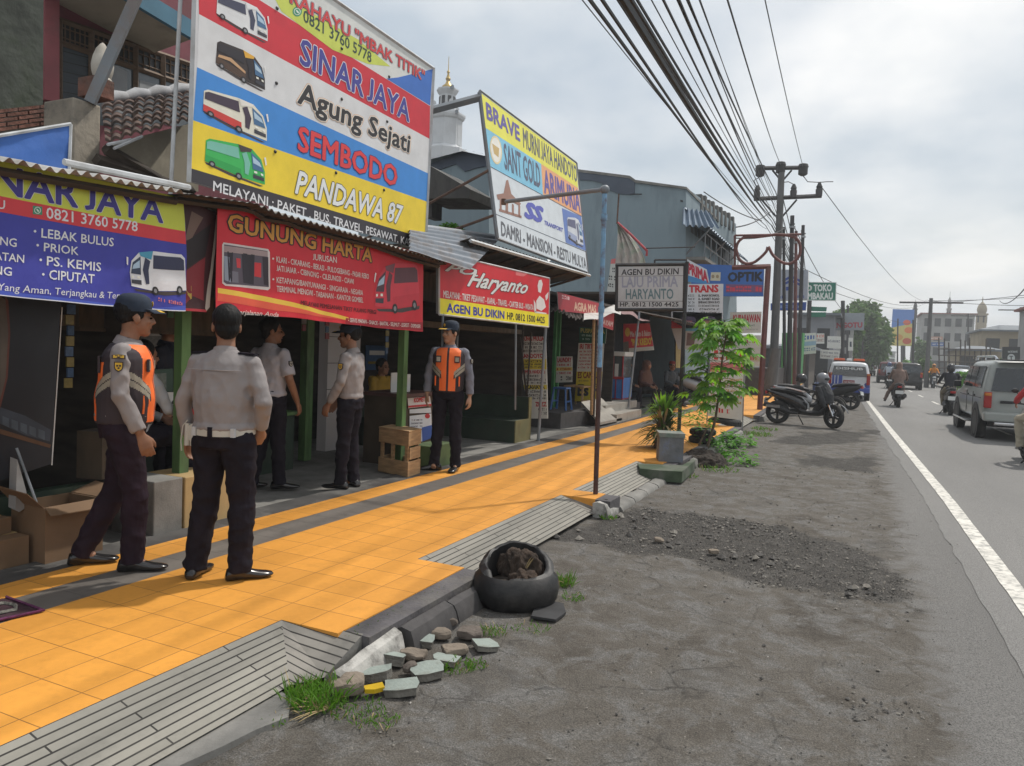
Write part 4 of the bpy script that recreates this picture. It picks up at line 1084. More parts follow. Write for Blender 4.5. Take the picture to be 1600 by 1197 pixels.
# ================================================================== SHOP STALLS under the awnings
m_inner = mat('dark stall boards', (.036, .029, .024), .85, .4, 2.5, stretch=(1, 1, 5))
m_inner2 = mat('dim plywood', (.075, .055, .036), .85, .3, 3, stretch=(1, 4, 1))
m_green = mat('green painted wood', (.10, .20, .065), .65, .22, 6, stretch=(2, 2, .5), dirt=(.05, .07, .035), damt=.6)
m_dgreen = mat('dark green paint', (.022, .042, .026), .6, .3, 4, dirt=(.05, .05, .035), damt=.4)
m_card = mat('brown cardboard', (.165, .10, .054), .85, .12, 4, dirt=(.2, .12, .07), damt=.4)
m_card2 = mat('yellowish block paint', (.42, .29, .13), .85, .15, 3, dirt=(.25, .18, .1), damt=.4)
m_crate = mat('pale crate wood', (.40, .255, .13), .8, .22, 7, stretch=(1, 1, 6), dirt=(.22, .14, .08), damt=.4)
m_paper = mat('white paper', (.62, .62, .60), .75, .05)
m_tilecol = mat('white wall tiles', (.50, .46, .45), .35, .06, 2)
def quadbox(mb, p, h, m):                     # box on four ground corners
 mb.prism([V3(q) for q in p], (0, 0, h), m)

# rear wall and partitions, one per stall
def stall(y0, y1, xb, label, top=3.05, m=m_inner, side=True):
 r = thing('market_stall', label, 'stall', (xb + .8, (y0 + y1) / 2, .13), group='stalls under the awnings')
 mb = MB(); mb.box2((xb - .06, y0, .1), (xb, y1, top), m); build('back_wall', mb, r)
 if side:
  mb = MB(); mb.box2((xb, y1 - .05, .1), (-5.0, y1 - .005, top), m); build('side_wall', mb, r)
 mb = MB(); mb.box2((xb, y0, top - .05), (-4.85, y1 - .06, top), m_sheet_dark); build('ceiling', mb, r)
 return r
st = stall(-1.5, 4.0, -6.4, 'dark wooden stall with hanging bus print and cardboard boxes', top=2.55)
mb = MB(); mb.box2((-5.0, -1.5, .1), (-4.9, 3.6, .52), m_dgreen); build('low_wall', mb, st)
mb = MB(); p, q = atx(118, 470, -5.4), atx(285, 545, -5.4); mb.box2((-5.4, p.y, 1.62), (-5.36, q.y + .3, 1.95), m_inner2); mb.box2((-5.75, p.y, 1.6), (-5.34, q.y + .3, 1.63), m_inner2)
for k in range(5): mb.box2((-5.7 , p.y + .05 + k * .28, 1.635), (-5.42, p.y + .25 + k * .28, 1.72 + .03 * (k % 3)), (m_card, m_dwood, m_inner2)[k % 3])
build('shelf', mb, st)
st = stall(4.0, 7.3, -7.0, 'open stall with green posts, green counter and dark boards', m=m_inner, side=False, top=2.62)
for (px, pb, x, y) in ((283, 745, -4.7, 4.12), (627, 745, -4.72, 7.2)):
 mb = MB(); mb.box((x, y, (2.55 + .5 if px == 283 else 2.7) / 2 if px != 283 else 1.55), (.08, .085, 2.6 if px != 283 else 2.05), m_green); build('post', mb, st)
mb = MB(); mb.box((-6.0, 7.08, 1.35), (.1, .12, 2.4), m_green); build('post', mb, st)
mb = MB(); mb.box2((-6.2, 4.9, .13), (-5.75, 6.6, .75), m_dgreen); mb.box2((-6.25, 4.85, .75), (-5.7, 6.65, .79), m_green); build('counter', mb, st, bevel=.006)
mb = MB(); mb.box2((-6.9, 4.3, 1.9), (-5.2, 4.34, 2.5), m_inner2); mb.box2((-5.2, 4.0, 2.42), (-4.75, 7.3, 2.5), m_dwood); build('lintel', mb, st)
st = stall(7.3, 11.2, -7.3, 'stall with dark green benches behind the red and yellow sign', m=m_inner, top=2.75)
mb = MB(); mb.box2((-6.5, 7.9, .13), (-6.35, 8.6, 2.3), m_tilecol)
for z in (.95, 1.3, 1.65): mb.box2((-6.351, 7.89, z), (-6.347, 8.61, z + .008), m_dwood)
build('tiled_column', mb, st)
mb = MB(); mb.box2((-5.3, 7.4, 1.83), (-5.0, 11.1, 1.9), m_inner2); mb.box2((-5.5, 7.4, 2.2), (-5.45, 11.1, 2.6), m_inner2); build('lintel', mb, st)
mb = MB()
for x in (-5.6,): mb.box((x, 10.0, 1.0), (.05, .05, 1.9), m_steel)
build('post', mb, st)
st = stall(11.2, 16.2, -6.6, 'stall with green door posts, red price lists and stacked blue stools', m=m_inner, top=2.6)
mb = MB();
for px in (866, 872): p = atx(px, 560, -5.6); mb.box((-5.6, p.y, 1.3), (.06, .06, 2.4), mat('bright green paint', (.035, .19, .05), .6, .2))
build('door_post', mb, st)
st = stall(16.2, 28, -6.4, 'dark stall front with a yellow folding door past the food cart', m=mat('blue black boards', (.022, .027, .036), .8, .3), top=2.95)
mb = MB(); PYF = Plane((-5.0, 0, 0), (1, 0, 0)); PYF.slab(mb, [(1056, 512), (1068, 512), (1068, 575), (1056, 575)], mat('yellow door paint', (.45, .33, .12), .7, .15), m_black, .04); build('folding_door', mb, st)

# hanging dark print with a bus on it
S = Plane((-4.78, 0, 0), (1, 0, 0))
r0 = thing('vinyl_print', 'dark vinyl print with a faded bus picture hanging at the far left stall', 'banner', (-4.8, 2.6, .6))
mb = MB(); S.slab(mb, [(-150, 440), (97, 440), (80, 725), (-150, 800)], mat('dark vinyl', (.011, .013, .019), .5, .3, 3), m_black, .008)
S.poly(mb, [(96.5, 480), (98, 480), (82, 727), (80, 727)], m_paper, 1)
S.poly(mb, [(0, 462), (10, 470), (14, 520), (10, 590), (0, 625)], mat('faded print brown', (.10, .085, .07), .6, .2), 1); S.poly(mb, [(8, 462), (13, 470), (16, 520), (12, 590), (0, 640), (0, 626), (9, 590), (13, 520)], mat('faded print red', (.12, .04, .03), .6, .2), 2)
S.poly(mb, [(0, 636), (40, 650), (80, 672), (78, 690), (40, 680), (0, 662)], mat('faded print blue', (.038, .05, .07), .5, .2), 1)
for k in range(5): S.poly(mb, [(4 + k * 14, 650 + k * 5), (14 + k * 14, 654 + k * 5), (14 + k * 14, 668 + k * 5), (4 + k * 14, 663 + k * 5)], mat('faded print lamp', (.075, .095, .12), .3, .3), 2)
S.poly(mb, [(0, 670), (80, 695), (78, 700), (0, 678)], mat('faded print orange', (.10, .05, .025), .6, .2), 2)
build('sheet', mb, r0)
mb = MB(); pts = [atx(*q, -4.68) for q in [(27, 718), (35, 745), (47, 790), (30, 800), (24, 797)]]; pb = [p + Vector((-.05, 0, 0)) for p in pts]
mb.prism(pts, (-.07, 0, .01), mat('grey cloth', (.27, .27, .27), .85, .15)); r0 = thing('parasol', 'small folded grey cloth parasol leaning in the far left stall', 'parasol', (-4.75, 3.0, .2))
build('canopy', mb, r0, bevel=.01); mb = MB(); mb.tube([atx(26, 700, -4.76), atx(62, 800, -4.62)], .008, m_steel, 6); build('stick', mb, r0)

# plinths and boxes along the inner edge
mb = MB(); mb.box2((-4.5, 3.72, .12), (-4.95, 3.97, .545), m_conc); solo('concrete_block', mb, 'grey concrete plinth block under the first green post', 'block', bevel=.008)
mb = MB(); mb.box2((-4.5, 3.99, .12), (-4.9, 4.44, .54), m_card2); solo('plinth', mb, 'yellowish painted plinth behind the legs of the officer with white belt', 'block', bevel=.008)
r0 = thing('cardboard_box', 'open brown cardboard box with spread flaps beside the concrete block', 'box', (-4.6, 3.2, .13), group='cardboard boxes in the far left stall')
a, b = atx(71, 866, -4.47), atx(128, 850, -4.47)
y0, y1, zt = a.y, b.y + .15, atx(72, 795, -4.47).z
mb = MB()
mb.box2((-4.49, y0, .12), (-4.475, y1, zt), m_card); mb.box2((-4.8, y0, .12), (-4.49, y0 + .012, zt), m_card); mb.box2((-4.8, y1 - .012, .12), (-4.49, y1, zt), m_card); mb.box2((-4.81, y0, .12), (-4.8, y1, zt), m_card); build('sides', mb, r0)
for pts in ([(-4.48, y0, zt), (-4.48, y1, zt), (-4.41, y1 + .01, zt - .05), (-4.41, y0 - .01, zt - .04)], [(-4.49, y1, zt), (-4.8, y1, zt), (-4.8, y1 + .18, zt + .05), (-4.47, y1 + .16, zt + .03)], [(-4.49, y0, zt), (-4.8, y0, zt), (-4.8, y0 - .1, zt + .12), (-4.49, y0 - .1, zt + .1)]):
 mb = MB(); mb.prism(pts, (0, 0, .006), m_card); build('flap', mb, r0)
for k, (x, y, w, d, z, h, l) in enumerate(((-4.72, 2.72, .28, .34, .13, .2, 'flattened brown cardboard box on the floor of the far left stall'), (-4.8, 2.42, .3, .24, .13, .22, 'upright brown cardboard box at the frame edge in the far left stall'), (-4.78, 2.74, .2, .2, .335, .1, 'little brown cardboard box lying on a flattened one'), (-4.95, 3.62, .2, .2, .55, .34, 'brown drawer box standing behind the officer in the orange vest'))):
 mb = MB(); mb.box((x, y, z + h / 2), (w, d, h), m_card if k < 3 else m_inner2, .1 * k); mb.box((x, y, z + h + .002), (.05, d * .99, .004), m_card2 if k < 3 else m_dwood, .1 * k); solo('cardboard_box', mb, l, 'box', group='cardboard boxes in the far left stall', bevel=.004)
# things on that stall's ledge
r0 = thing('picture_frame', 'small dark green framed picture at the back of the far left stall', 'picture', (-5.0, 3.85, 1.05))
S = Plane((-5.0, 0, 0), (1, 0, 0)); mb = MB(); S.slab(mb, [(236, 578), (270, 576), (270, 612), (236, 612)], mat('dull green paint', (.03, .075, .055), .6, .2), m_black, .03); build('frame', mb, r0)
mb = MB(); S.poly(mb, [(240, 584), (260, 583), (260, 610), (240, 610)], mat('dull print', (.14, .17, .15), .6, .3, 30), 2); build('picture', mb, r0)
mb = MB(); S.slab(mb, [(262, 613), (278, 613), (278, 640), (262, 638)], m_paper, m_paper, .01); S.poly(mb, [(268, 628), (274, 621), (273, 630), (268, 632)], m_black, 1); solo('notice', mb, 'white paper notice with a small dark mark beside the first green post', 'notice')

# slatted wooden crate
FC, LL, RR = atz(637, 746, .15), atz(590.5, 736, .15), atz(656.5, 739.5, .15)
ex_, ey_ = (LL - FC), (RR - FC); BB = LL + ey_
r0 = thing('crate', 'upright pale wooden crate with an open middle, standing by the green post', 'crate', FC, group=None); H_ = .5
def pt(u, v, h): return FC + ex_ * u + ey_ * v + Vector((-.012 * h, .012 * h, h))
def board(name, u0, u1, v0, v1, h0, h1):
 mb = MB(); a = [pt(u, v, h0) for u, v in ((u0, v0), (u1, v0), (u1, v1), (u0, v1))]; b = [pt(u, v, h1) for u, v in ((u0, v0), (u1, v0), (u1, v1), (u0, v1))]
 mb.loft([a, b], m_crate); build(name, mb, r0, bevel=.003)
for h0, h1 in ((0, .165), (.335, .49)):
 board('side_board', 0, 1, 0, .05, h0, h1); board('side_board', 0, 1, .95, 1, h0, h1); board('end_board', 0, .04, .05, .95, h0, h1); board('end_board', .96, 1, .05, .95, h0, h1)
board('end_board', 0, .035, .12, .97, .185, .315)
for u in (.04, .5, .86): board('upright', u, u + .1, .055, .15, 0, .49)
for u in (.04, .86): board('upright', u, u + .1, .86, .945, 0, .49)
for k in range(4): board('lid_slat', -.01, 1.01, k * .26 - .01, k * .26 + .22, .49, .505)

# desk with leaflets
r0 = thing('desk', 'small desk with reddish top plastered with leaflets beside the green post', 'desk', (-5.1, 7.85, .13))
mb = MB(); mb.box2((-5.5, 7.45, .96), (-4.86, 8.35, 1.0), mat('reddish table top', (.10, .04, .035), .5, .2)); build('top', mb, r0)
mb = MB(); mb.box2((-5.45, 7.5, .13), (-4.92, 8.3, .96), m_inner2); build('body', mb, r0)
S = Plane((-4.91, 0, 0), (1, 0, 0)); mb = LG()
for k, (pts, c) in enumerate((([(637, 622), (672, 619), (674, 634), (638, 638)], (222, 216, 214)), ([(640, 640), (673, 637), (674, 645), (640, 646)], (216, 220, 224)), ([(640, 650), (674, 646), (675, 682), (659, 690), (640, 688)], (220, 224, 230)), ([(659, 668), (675, 664), (675, 684), (660, 690)], (52, 92, 170)))):
 S.poly(mb, pts, paint(*c), k + 1)
S.text(mb, 'KOMET', (647, 629), (664, 627), (647, 622), paint(196, 44, 54), 6, .04); S.poly(mb, [(638, 634), (674, 631), (674, 634), (638, 637)], paint(196, 44, 54), 6)
S.poly(mb, [(668 + 4 * math.cos(k * .6), 650 + 4 * math.sin(k * .6)) for k in range(10)], paint(196, 44, 54), 6)
for k in range(4): scribble(S, mb, (642, 658 + k * 5), (660, 657 + k * 5), 2.4, paint(90, 90, 110), 6, k)
build('leaflet', mb, r0)
mb = MB(); mb.box2((-5.15, 7.6, 1.0), (-5.14, 7.75, 1.24), m_paper); mb.box2((-5.1, 7.85, 1.0), (-5.09, 7.95, 1.22), m_paper); solo('papers', mb, 'pair of white papers standing on the reddish desk', 'papers')
mb = MB(); mb.box2((-4.72, 7.42, .13), (-4.45, 7.95, .42), mat('mossy green wood', (.07, .11, .04), .8, .3, 4)); solo('step_box', mb, 'low mossy green wooden box behind the slatted crate', 'box', bevel=.01)
m_endface = mat('lit yellow green wood', (.20, .17, .07), .8, .35, 5, dirt=(.09, .10, .05), damt=.6)  # light falling on the bench ends is put into this yellowish colour
r0 = thing('bench', 'dark green box bench with yellowish end tinted as if lit beside the sign post', 'bench', (-5.5, 10.7, .13))
mb = MB(); mb.box2((-6.6, 10.45, .13), (-4.77, 10.95, .47), m_dgreen); mb.box2((-4.77, 10.45, .13), (-4.75, 10.95, .475), m_endface); build('seat', mb, r0)
mb = MB(); mb.box2((-6.6, 10.95, .13), (-4.77, 11.05, .82), m_dgreen); mb.box2((-4.77, 10.95, .13), (-4.752, 11.05, .822), m_endface); build('backrest', mb, r0)
r0 = thing('bench', 'long dark green bench at the back of the stall behind the officer in orange', 'bench', (-6.6, 9.2, .13))
mb = MB(); mb.box2((-6.8, 8.7, .13), (-6.2, 10.2, .45), m_dgreen); build('seat', mb, r0); mb = MB(); mb.box2((-6.85, 8.7, .45), (-6.75, 10.2, .85), m_dgreen); build('backrest', mb, r0)

# hanging price list by the bench
def listboard(name, label, S, quad, rows, parts=('panel',), thick=.012, seed=0, group=None, cat='poster'):
 base = S.hit((quad[2][0] + quad[3][0]) / 2, max(quad[2][1], quad[3][1]))
 r = thing(name, label, cat, base, group=group)
 mb = MB(); S.slab(mb, quad, paint(206, 206, 200), m_paper, thick)
 for v0, v1, kind, col, txt in rows:
  if kind == 'bg': S.poly(mb, [quadmap(quad, 0, v0), quadmap(quad, 1, v0), quadmap(quad, 1, v1), quadmap(quad, 0, v1)], paint(*col), 1)
 build('panel', mb, r)
 mb = LG()
 for k, (v0, v1, kind, col, txt) in enumerate(rows):
  if kind == 'bg': continue
  u0, u1 = (txt[1], txt[2]) if isinstance(txt, tuple) else (.06, .94); t = txt[0] if isinstance(txt, tuple) else txt
  bl, br, tl = quadmap(quad, u0, v1), quadmap(quad, u1, v1), quadmap(quad, u0, v0)
  if kind == 'text': S.text(mb, t, bl, br, tl, paint(*col), 2, .04)
  else: scribble(S, mb, bl, br, bl[1] - tl[1], paint(*col), 2, seed + k)
 build('lettering', mb, r); return r
S = Plane((0, 11.3, 0), (0, -1, 0)); RED, INK = (176, 44, 52), (60, 58, 60)
listboard('price_list', 'tall hanging list with red headings and yellow rows beside the box bench', S, [(803, 526), (853, 526), (856, 654), (829, 654)],
 [(.0, .05, 'text', RED, 'GUNUNG MULIA'), (.07, .10, 'x', INK, 0), (.115, .145, 'x', INK, 0), (.16, .19, 'x', INK, 0), (.21, .26, 'text', RED, ('HANDOYO', .1, .9)), (.275, .40, 'bg', (214, 196, 70), 0), (.285, .315, 'x', INK, 0), (.325, .35, 'x', INK, 0), (.36, .385, 'x', INK, 0),
     (.41, .45, 'text', RED, 'SUMBER HANDOYO'), (.465, .495, 'x', INK, 0), (.51, .54, 'x', INK, 0), (.55, .575, 'x', INK, 0), (.59, .645, 'bg', (214, 196, 70), 0), (.592, .64, 'text', INK, ('CAHAYA', .1, .9)), (.655, .685, 'x', INK, 0), (.70, .73, 'x', INK, 0), (.74, .765, 'x', INK, 0), (.80, .85, 'text', RED, ('ZUZZ', .4, .95)), (.87, .9, 'x', INK, (0, .5, .95)), (.92, .95, 'x', INK, (0, .5, .95))])
mb = MB(); mb.tube([aty(813, 527, 11.15), aty(823, 622, 11.1)], .016, m_dwood, 5); solo('stick', mb, 'dark wooden prop stick leaning across the tall hanging list', 'stick')
mb = MB(); mb.tube([aty(830, 520, 11.15), aty(823, 625, 11.1)], .014, m_dwood, 5); solo('stick', mb, 'thin upright stick tied in front of the tall hanging list', 'stick')

# ------------------------------------------------------------------ the stalls further on: lists, stools, cart, steps
S = Plane((0, 14.2, 0), (0, -1, 0))
listboard('price_list', 'short list of red and black lines above the blue stools', S, [(870, 557), (894, 557), (894, 597), (868, 598)], [(.05, .22, 'text', RED, 'LAUNDRY'), (.28, .36, 'x', RED, 0), (.42, .55, 'bg', (214, 198, 110), 0), (.44, .53, 'x', RED, 0), (.6, .68, 'x', RED, 0), (.76, .92, 'x', INK, (0, .3, 1))])
S = Plane((0, 15.2, 0), (0, -1, 0))
listboard('price_list', 'tall menu board with red lines above a yellow lower half', S, [(904, 536), (944, 536), (938, 627), (898, 627)], [(.02, .1, 'text', RED, 'IRI TIRTASARI')] + [(.13 + k * .055, .16 + k * .055, 'x', RED, 0) for k in range(6)] + [(.49, 1, 'bg', (206, 186, 52), 0), (.5, .6, 'text', (120, 40, 30), 'ES CAMPUR'), (.64, .66, 'x', INK, (0, .1, .5)), (.72, .9, 'text', INK, ('Es', .1, .5)), (.7, .75, 'x', INK, (0, .6, .9)), (.78, .83, 'x', INK, (0, .6, .9))])
listboard('shop_sign', 'dark green sign with pale lettering above the tall menu board', S, [(905, 511), (948, 514), (946, 537), (905, 535)], [(0, 1, 'bg', (28, 88, 66), 0), (.08, .34, 'text', (190, 190, 110), 'PUSPA JAYA'), (.45, .58, 'x', (170, 200, 190), (0, .1, .8)), (.7, .82, 'x', (170, 200, 190), (0, .1, .9))], cat='sign')
S = Plane((-4.75, 0, 0), (1, 0, 0))
listboard('banner', 'red banner with a pale half hidden heading under the dark awning', S, [(871, 456), (936, 474), (934, 492), (873, 486)], [(0, 1, 'bg', (172, 40, 52), 0), (.1, .3, 'x', (226, 190, 190), (0, .1, .3)), (.35, .85, 'text', (214, 176, 150), ('AGRA MAS', .4, .95))], cat='banner')
S = Plane((-4.7, 0, 0), (1, 0, 0))
listboard('banner', 'small red banner with white letters hanging behind the blue pole', S, [(930, 492), (960, 490), (958, 516), (928, 506)], [(0, 1, 'bg', (190, 50, 58), 0), (.3, .8, 'text', (226, 196, 190), ('MIE AYAM', .1, .95))], cat='banner')
S = Plane((0, 18.3, 0), (0, -1, 0))
r_ = listboard('banner', 'pinkish red food banner with yellow lettering over the seated people', S, [(974, 506), (1015, 505), (1022, 547), (974, 551)], [(0, .86, 'bg', (210, 72, 78), 0), (.28, .46, 'text', (226, 206, 200), ('Mie Ayam & Bakso', .25, .96)), (.55, .78, 'text', (226, 206, 90), ('"PAK KREDO"', .28, .97))], cat='banner')
mb = MB(); S.poly(mb, ellipse_pts(980.5, 519, 4, 7), paint(220, 180, 80), 3); S.poly(mb, [(974, 535), (982, 533), (983, 550), (974, 551)], paint(120, 110, 100), 3); build('picture', mb, r_)
# rag-tag roofing over these stalls
r0 = thing('awning', 'patched dark awning with a curled white sheet above the menu boards', 'awning', (-5.3, 14, 1.9), group='corrugated awnings over the shops')
mb = MB(); corr(mb, atx(858, 482, -4.5), atx(912, 502, -4.3), atx(850, 470, -6.2), atx(905, 480, -6.2), 10, .02, m_sheet_dark, jitter=.05); build('sheet', mb, r0)
mb = MB(); g = [[atx(912 + 58 * u, 500 - 9 * u + 3 * math.sin(u * 7), -4.4 - .5 * v) + Vector((0, 0, .18 * v + .03 * math.sin(u * 9))) for u in np.linspace(0, 1, 14)] for v in (0, .5, 1)]; mb.sheet(g, m_sheet_white); build('patch', mb, r0, smooth=True)
mb = MB(); g = [[atx(965 + 50 * u, 486 + 18 * u + 2 * math.sin(u * 11), -4.5 - 1.2 * v) + Vector((0, 0, .25 * v)) for u in np.linspace(0, 1, 14)] for v in (0, .5, 1)]; mb.sheet(g, mat('faded red roofing', (.22, .13, .13), .8, .25, 6)); build('patch', mb, r0, smooth=True)
for k, (t, b) in enumerate((((928, 500), (924, 648)), ((932, 500), (927, 650)), ((999, 488), (982, 637)))):
 mb = MB(); mb.tube([atx(*t, -4.55), atx(*b, -4.55)], .03 if k < 2 else .024, (m_crate, m_dwood, m_steel)[k], 7)
 solo('pole', mb, ('pale wooden pole holding the patched awning', 'dark wooden pole beside the pale one under the patched awning', 'leaning grey steel pole in front of the seated people')[k], 'pole')
r0 = thing('awning', 'low dark awning shading the seated people past the food cart', 'awning', (-5, 20, 2.4), group='corrugated awnings over the shops')
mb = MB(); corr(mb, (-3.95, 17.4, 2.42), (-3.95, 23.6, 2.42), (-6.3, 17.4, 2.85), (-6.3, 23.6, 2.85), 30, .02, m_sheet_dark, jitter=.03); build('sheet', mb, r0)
mb = MB(); mb.tube([(-4.0, 17.5, 2.39), (-4.0, 23.5, 2.39)], .03, m_dwood, 4); build('rail', mb, r0)
# blue plastic stools
def stool(x, y, z, label):
 r = thing('stool', label, 'stool', (x, y, z), group='blue plastic stools')
 mb = MB(); mb.box((x, y, z + .43), (.3, .3, .035), m_blueplastic, taper=.9); build('seat', mb, r, bevel=.01)
 for a in (-1, 1):
  for b in (-1, 1):
   mb = MB(); mb.tube([(x + a * .12, y + b * .12, z + .42), (x + a * .16, y + b * .16, z)], [.022, .026], m_blueplastic, 4); build('leg', mb, r)
 for a in (-1, 1):
  mb = MB(); mb.box((x + a * .145, y, z + .17), (.014, .26, .03), m_blueplastic); build('rung', mb, r)
m_blueplastic = mat('blue plastic', (.03, .11, .32), .35, .1)
pz = .42
stool(-5.28, 13.75, pz, 'bright blue plastic stool standing clear on the raised floor edge'); stool(-5.75, 13.6, pz, 'shaded blue plastic stool half behind the bright one'); stool(-5.75, 13.6, pz + .09, 'upper blue plastic stool stacked on the shaded one')
r0 = thing('table', 'small rough wooden table under the yellow half of the menu board', 'table', (-5.4, 15.0, pz))
mb = MB(); mb.box((-5.4, 15.1, pz + .42), (.45, .7, .03), m_crate); build('top', mb, r0)
for a in (-1, 1):
 for b in (-1, 1):
  mb = MB(); mb.box((-5.4 + a * .18, 15.1 + b * .3, pz + .21), (.035, .035, .41), m_crate); build('leg', mb, r0)
mb = MB(); mb.box((-5.4 + .18, 15.1, pz + .12), (.02, .6, .03), m_crate); build('stretcher', mb, r0)
# raised floor, ramp and steps
m_pale = mat('pale cement', (.34, .32, .285), .92, .12, 3, bump=.2, bscale=30, dirt=(.22, .2, .175), damt=.5)
mb = MB(); mb.prism([(-4.95, 12.9, .11), (-4.75, 14.2, .11), (-4.72, 17.6, .11), (-6.6, 17.6, .11), (-6.6, 12.9, .11)], (0, 0, .31), m_pale, m_dark_conc); build('raised_floor', mb, kind='structure')
r0 = thing('ramp', 'pale cement ramp sloping from the raised stall floor to the walkway', 'ramp', (-4.6, 13.8, .13))
mb = MB(); a = [atx(908, 628, -4.95), atx(940, 622, -4.95), atx(972, 653, -4.42), atx(938, 660, -4.42)]
mb.prism(a, (0, 0, -.05), m_pale); build('slope', mb, r0)
r0 = thing('steps', 'pale cement steps with a slanted top beside the ramp', 'steps', (-4.6, 16, .13))
mb = MB(); mb.prism([(-4.42, 14.7, .12), (-4.42, 16.6, .12), (-4.95, 16.6, .12), (-4.95, 14.7, .12)], (0, 0, .2), m_pale); build('tread', mb, r0, bevel=.012)
mb = MB(); mb.prism([(-4.7, 14.8, .32), (-4.7, 17.2, .32), (-5.1, 17.2, .32), (-5.1, 14.8, .32)], (0, 0, .16), m_pale); build('tread', mb, r0, bevel=.012)
# food cart
Y = 17.0
r0 = thing('food_cart', 'glass topped food cart with blue lower panels and red frame', 'cart', (-5.4, Y, .42))
c = lambda px, py: aty(px, py, Y)
x0, x1 = c(941, 600).x, c(973, 600).x; z0, z1, z2, z3 = c(957, 624).z, c(957, 590).z, c(957, 556).z, c(957, 549).z
m_cartblue = mat('cart blue paint', (.06, .19, .50), .4, .1); m_cartred = mat('cart red paint', (.36, .03, .04), .45, .12)
mb = MB(); mb.box2((x0, Y, z0 + .03), (x1, Y + .8, z1), m_cartblue); build('cabinet', mb, r0)
mb = MB()
for k in range(4): x = x0 + (x1 - x0) * k / 3; mb.box((x, Y - .008, (z0 + z1) / 2), (.022, .015, z1 - z0), m_cartred)
mb.box(((x0 + x1) / 2, Y - .01, z1), (x1 - x0 + .04, .03, .06), m_cartred); mb.box(((x0 + x1) / 2, Y + .4, z0 + .02), (x1 - x0, .78, .03), m_cartred); build('trim', mb, r0)
m_glass = mat('showcase glass', (.09, .11, .12), .08, .15, 2, spec=.9)
mb = MB(); mb.box2((x0 + .03, Y + .03, z1), (x1 - .03, Y + .77, z2), m_glass); build('showcase', mb, r0)
mb = MB()
for x in (x0 + .02, (x0 + x1) / 2, x1 - .02): mb.box((x, Y + .012, (z1 + z2) / 2), (.025, .025, z2 - z1), m_cartred)
for dx, h, m_ in ((.08, .22, m_paper), (.2, .12, m_card), (.33, .3, m_paper)): mb.box((x0 + dx, Y + .02, z1 + .03 + h / 2), (.09, .01, h), m_)
build('glazing_bar', mb, r0)
mb = MB(); mb.box2((x0 - .04, Y - .05, z2), (x1 + .04, Y + .85, z3), mat('white cart top', (.62, .63, .62), .5, .05)); build('top', mb, r0, bevel=.01)

# ================================================================== PEOPLE
_tmp = bpy.data.scenes.new('mould')
def remesh(mb, voxel, smooth=4, factor=.5, name='body'):
 """closed overlapping pieces become one continuous surface."""
 me = mb.mesh(name); fix_normals(me)
 o = bpy.data.objects.new(name, me); _tmp.collection.objects.link(o)
 m = o.modifiers.new('r', 'REMESH'); m.mode = 'VOXEL'; m.voxel_size = voxel; m.use_smooth_shade = True
 if smooth:
  s = o.modifiers.new('s', 'SMOOTH'); s.factor = factor; s.iterations = smooth
 _tmp.view_layers[0].update()
 dg = _tmp.view_layers[0].depsgraph
 out = bpy.data.meshes.new_from_object(o.evaluated_get(dg), depsgraph=dg)
 bpy.data.objects.remove(o); bpy.data.meshes.remove(me)
 return out
def folds(me, amp, f=(13, 13, 7), seed=0.0, mask=None):
 """soft creases of worn cloth."""
 n = len(me.vertices); co = np.empty(n * 3); me.vertices.foreach_get('co', co); co = co.reshape(-1, 3)
 no = np.empty(n * 3); me.vertices.foreach_get('normal', no); no = no.reshape(-1, 3)
 d = np.empty(n)
 for i, (x, y, z) in enumerate(co):
  a = noise.noise((x * f[0] + z * 3 + seed, y * f[1] + seed, z * f[2] - x * 2.5)); b = noise.noise((x * f[0] * 2.1 - z * 9, y * f[1] * 2.1 + seed, z * f[2] * 2 + y * 6))
  d[i] = (.6 - abs(a) * 2.2) * .6 + b * .45
 if mask is not None: d *= np.array([mask(p) for p in co])
 me.vertices.foreach_set('co', (co + no * (d * amp)[:, None]).ravel()); me.update()
def paint_faces(me, mats, fn):
 me.materials.clear()
 for m in mats: me.materials.append(m)
 n = len(me.polygons); c = np.empty(n * 3); me.polygons.foreach_get('center', c)
 nn = np.empty(n * 3); me.polygons.foreach_get('normal', nn)
 me.polygons.foreach_set('material_index', [fn(p, q) for p, q in zip(c.reshape(-1, 3), nn.reshape(-1, 3))]); me.update()
def finish(name, me, m, parent, local=True):
 if m is not None:
  me.materials.clear(); me.materials.append(m); me.polygons.foreach_set('material_index', [0] * len(me.polygons))
 return build(name, me, parent, smooth=True, angle=180, local=local, fix=False)
m_skin = mat('warm brown skin', (.27, .135, .08), .52, .1, 12, spec=.4)
m_skin2 = mat('light brown skin', (.36, .20, .125), .52, .1, 12, spec=.4)
m_hair = mat('black hair', (.007, .0065, .0065), .62, .3, 40, bump=.4, bscale=60, spec=.22, stretch=(1, 1, .2))
m_navy = mat('dark navy trousers', (.013, .011, .017), .85, .2, 6, bump=.25, bscale=25, spec=.15)
m_plum = mat('plum black trousers', (.022, .013, .021), .85, .2, 6, bump=.25, bscale=25, spec=.15)
m_shirt = mat('grey uniform shirt', (.265, .24, .236), .8, .06, 5, bump=.35, bscale=13, stretch=(1, 1, .6))
m_shirt_w = mat('pale uniform shirt', (.42, .41, .45), .8, .06, 5, bump=.18, bscale=22)
m_shirt_d = mat('slate uniform shirt', (.16, .165, .20), .8, .08, 5, bump=.18, bscale=22)
m_hivis = mat('hi-vis orange', (.90, .17, .03), .65, .05, 5)
m_vestblk = mat('black vest cloth', (.035, .026, .032), .8, .15)
m_silver = mat('reflective tape', (.34, .32, .26), .35, .1, 20)
m_shoe = mat('polished black shoe', (.012, .011, .012), .22, .2, spec=.7)
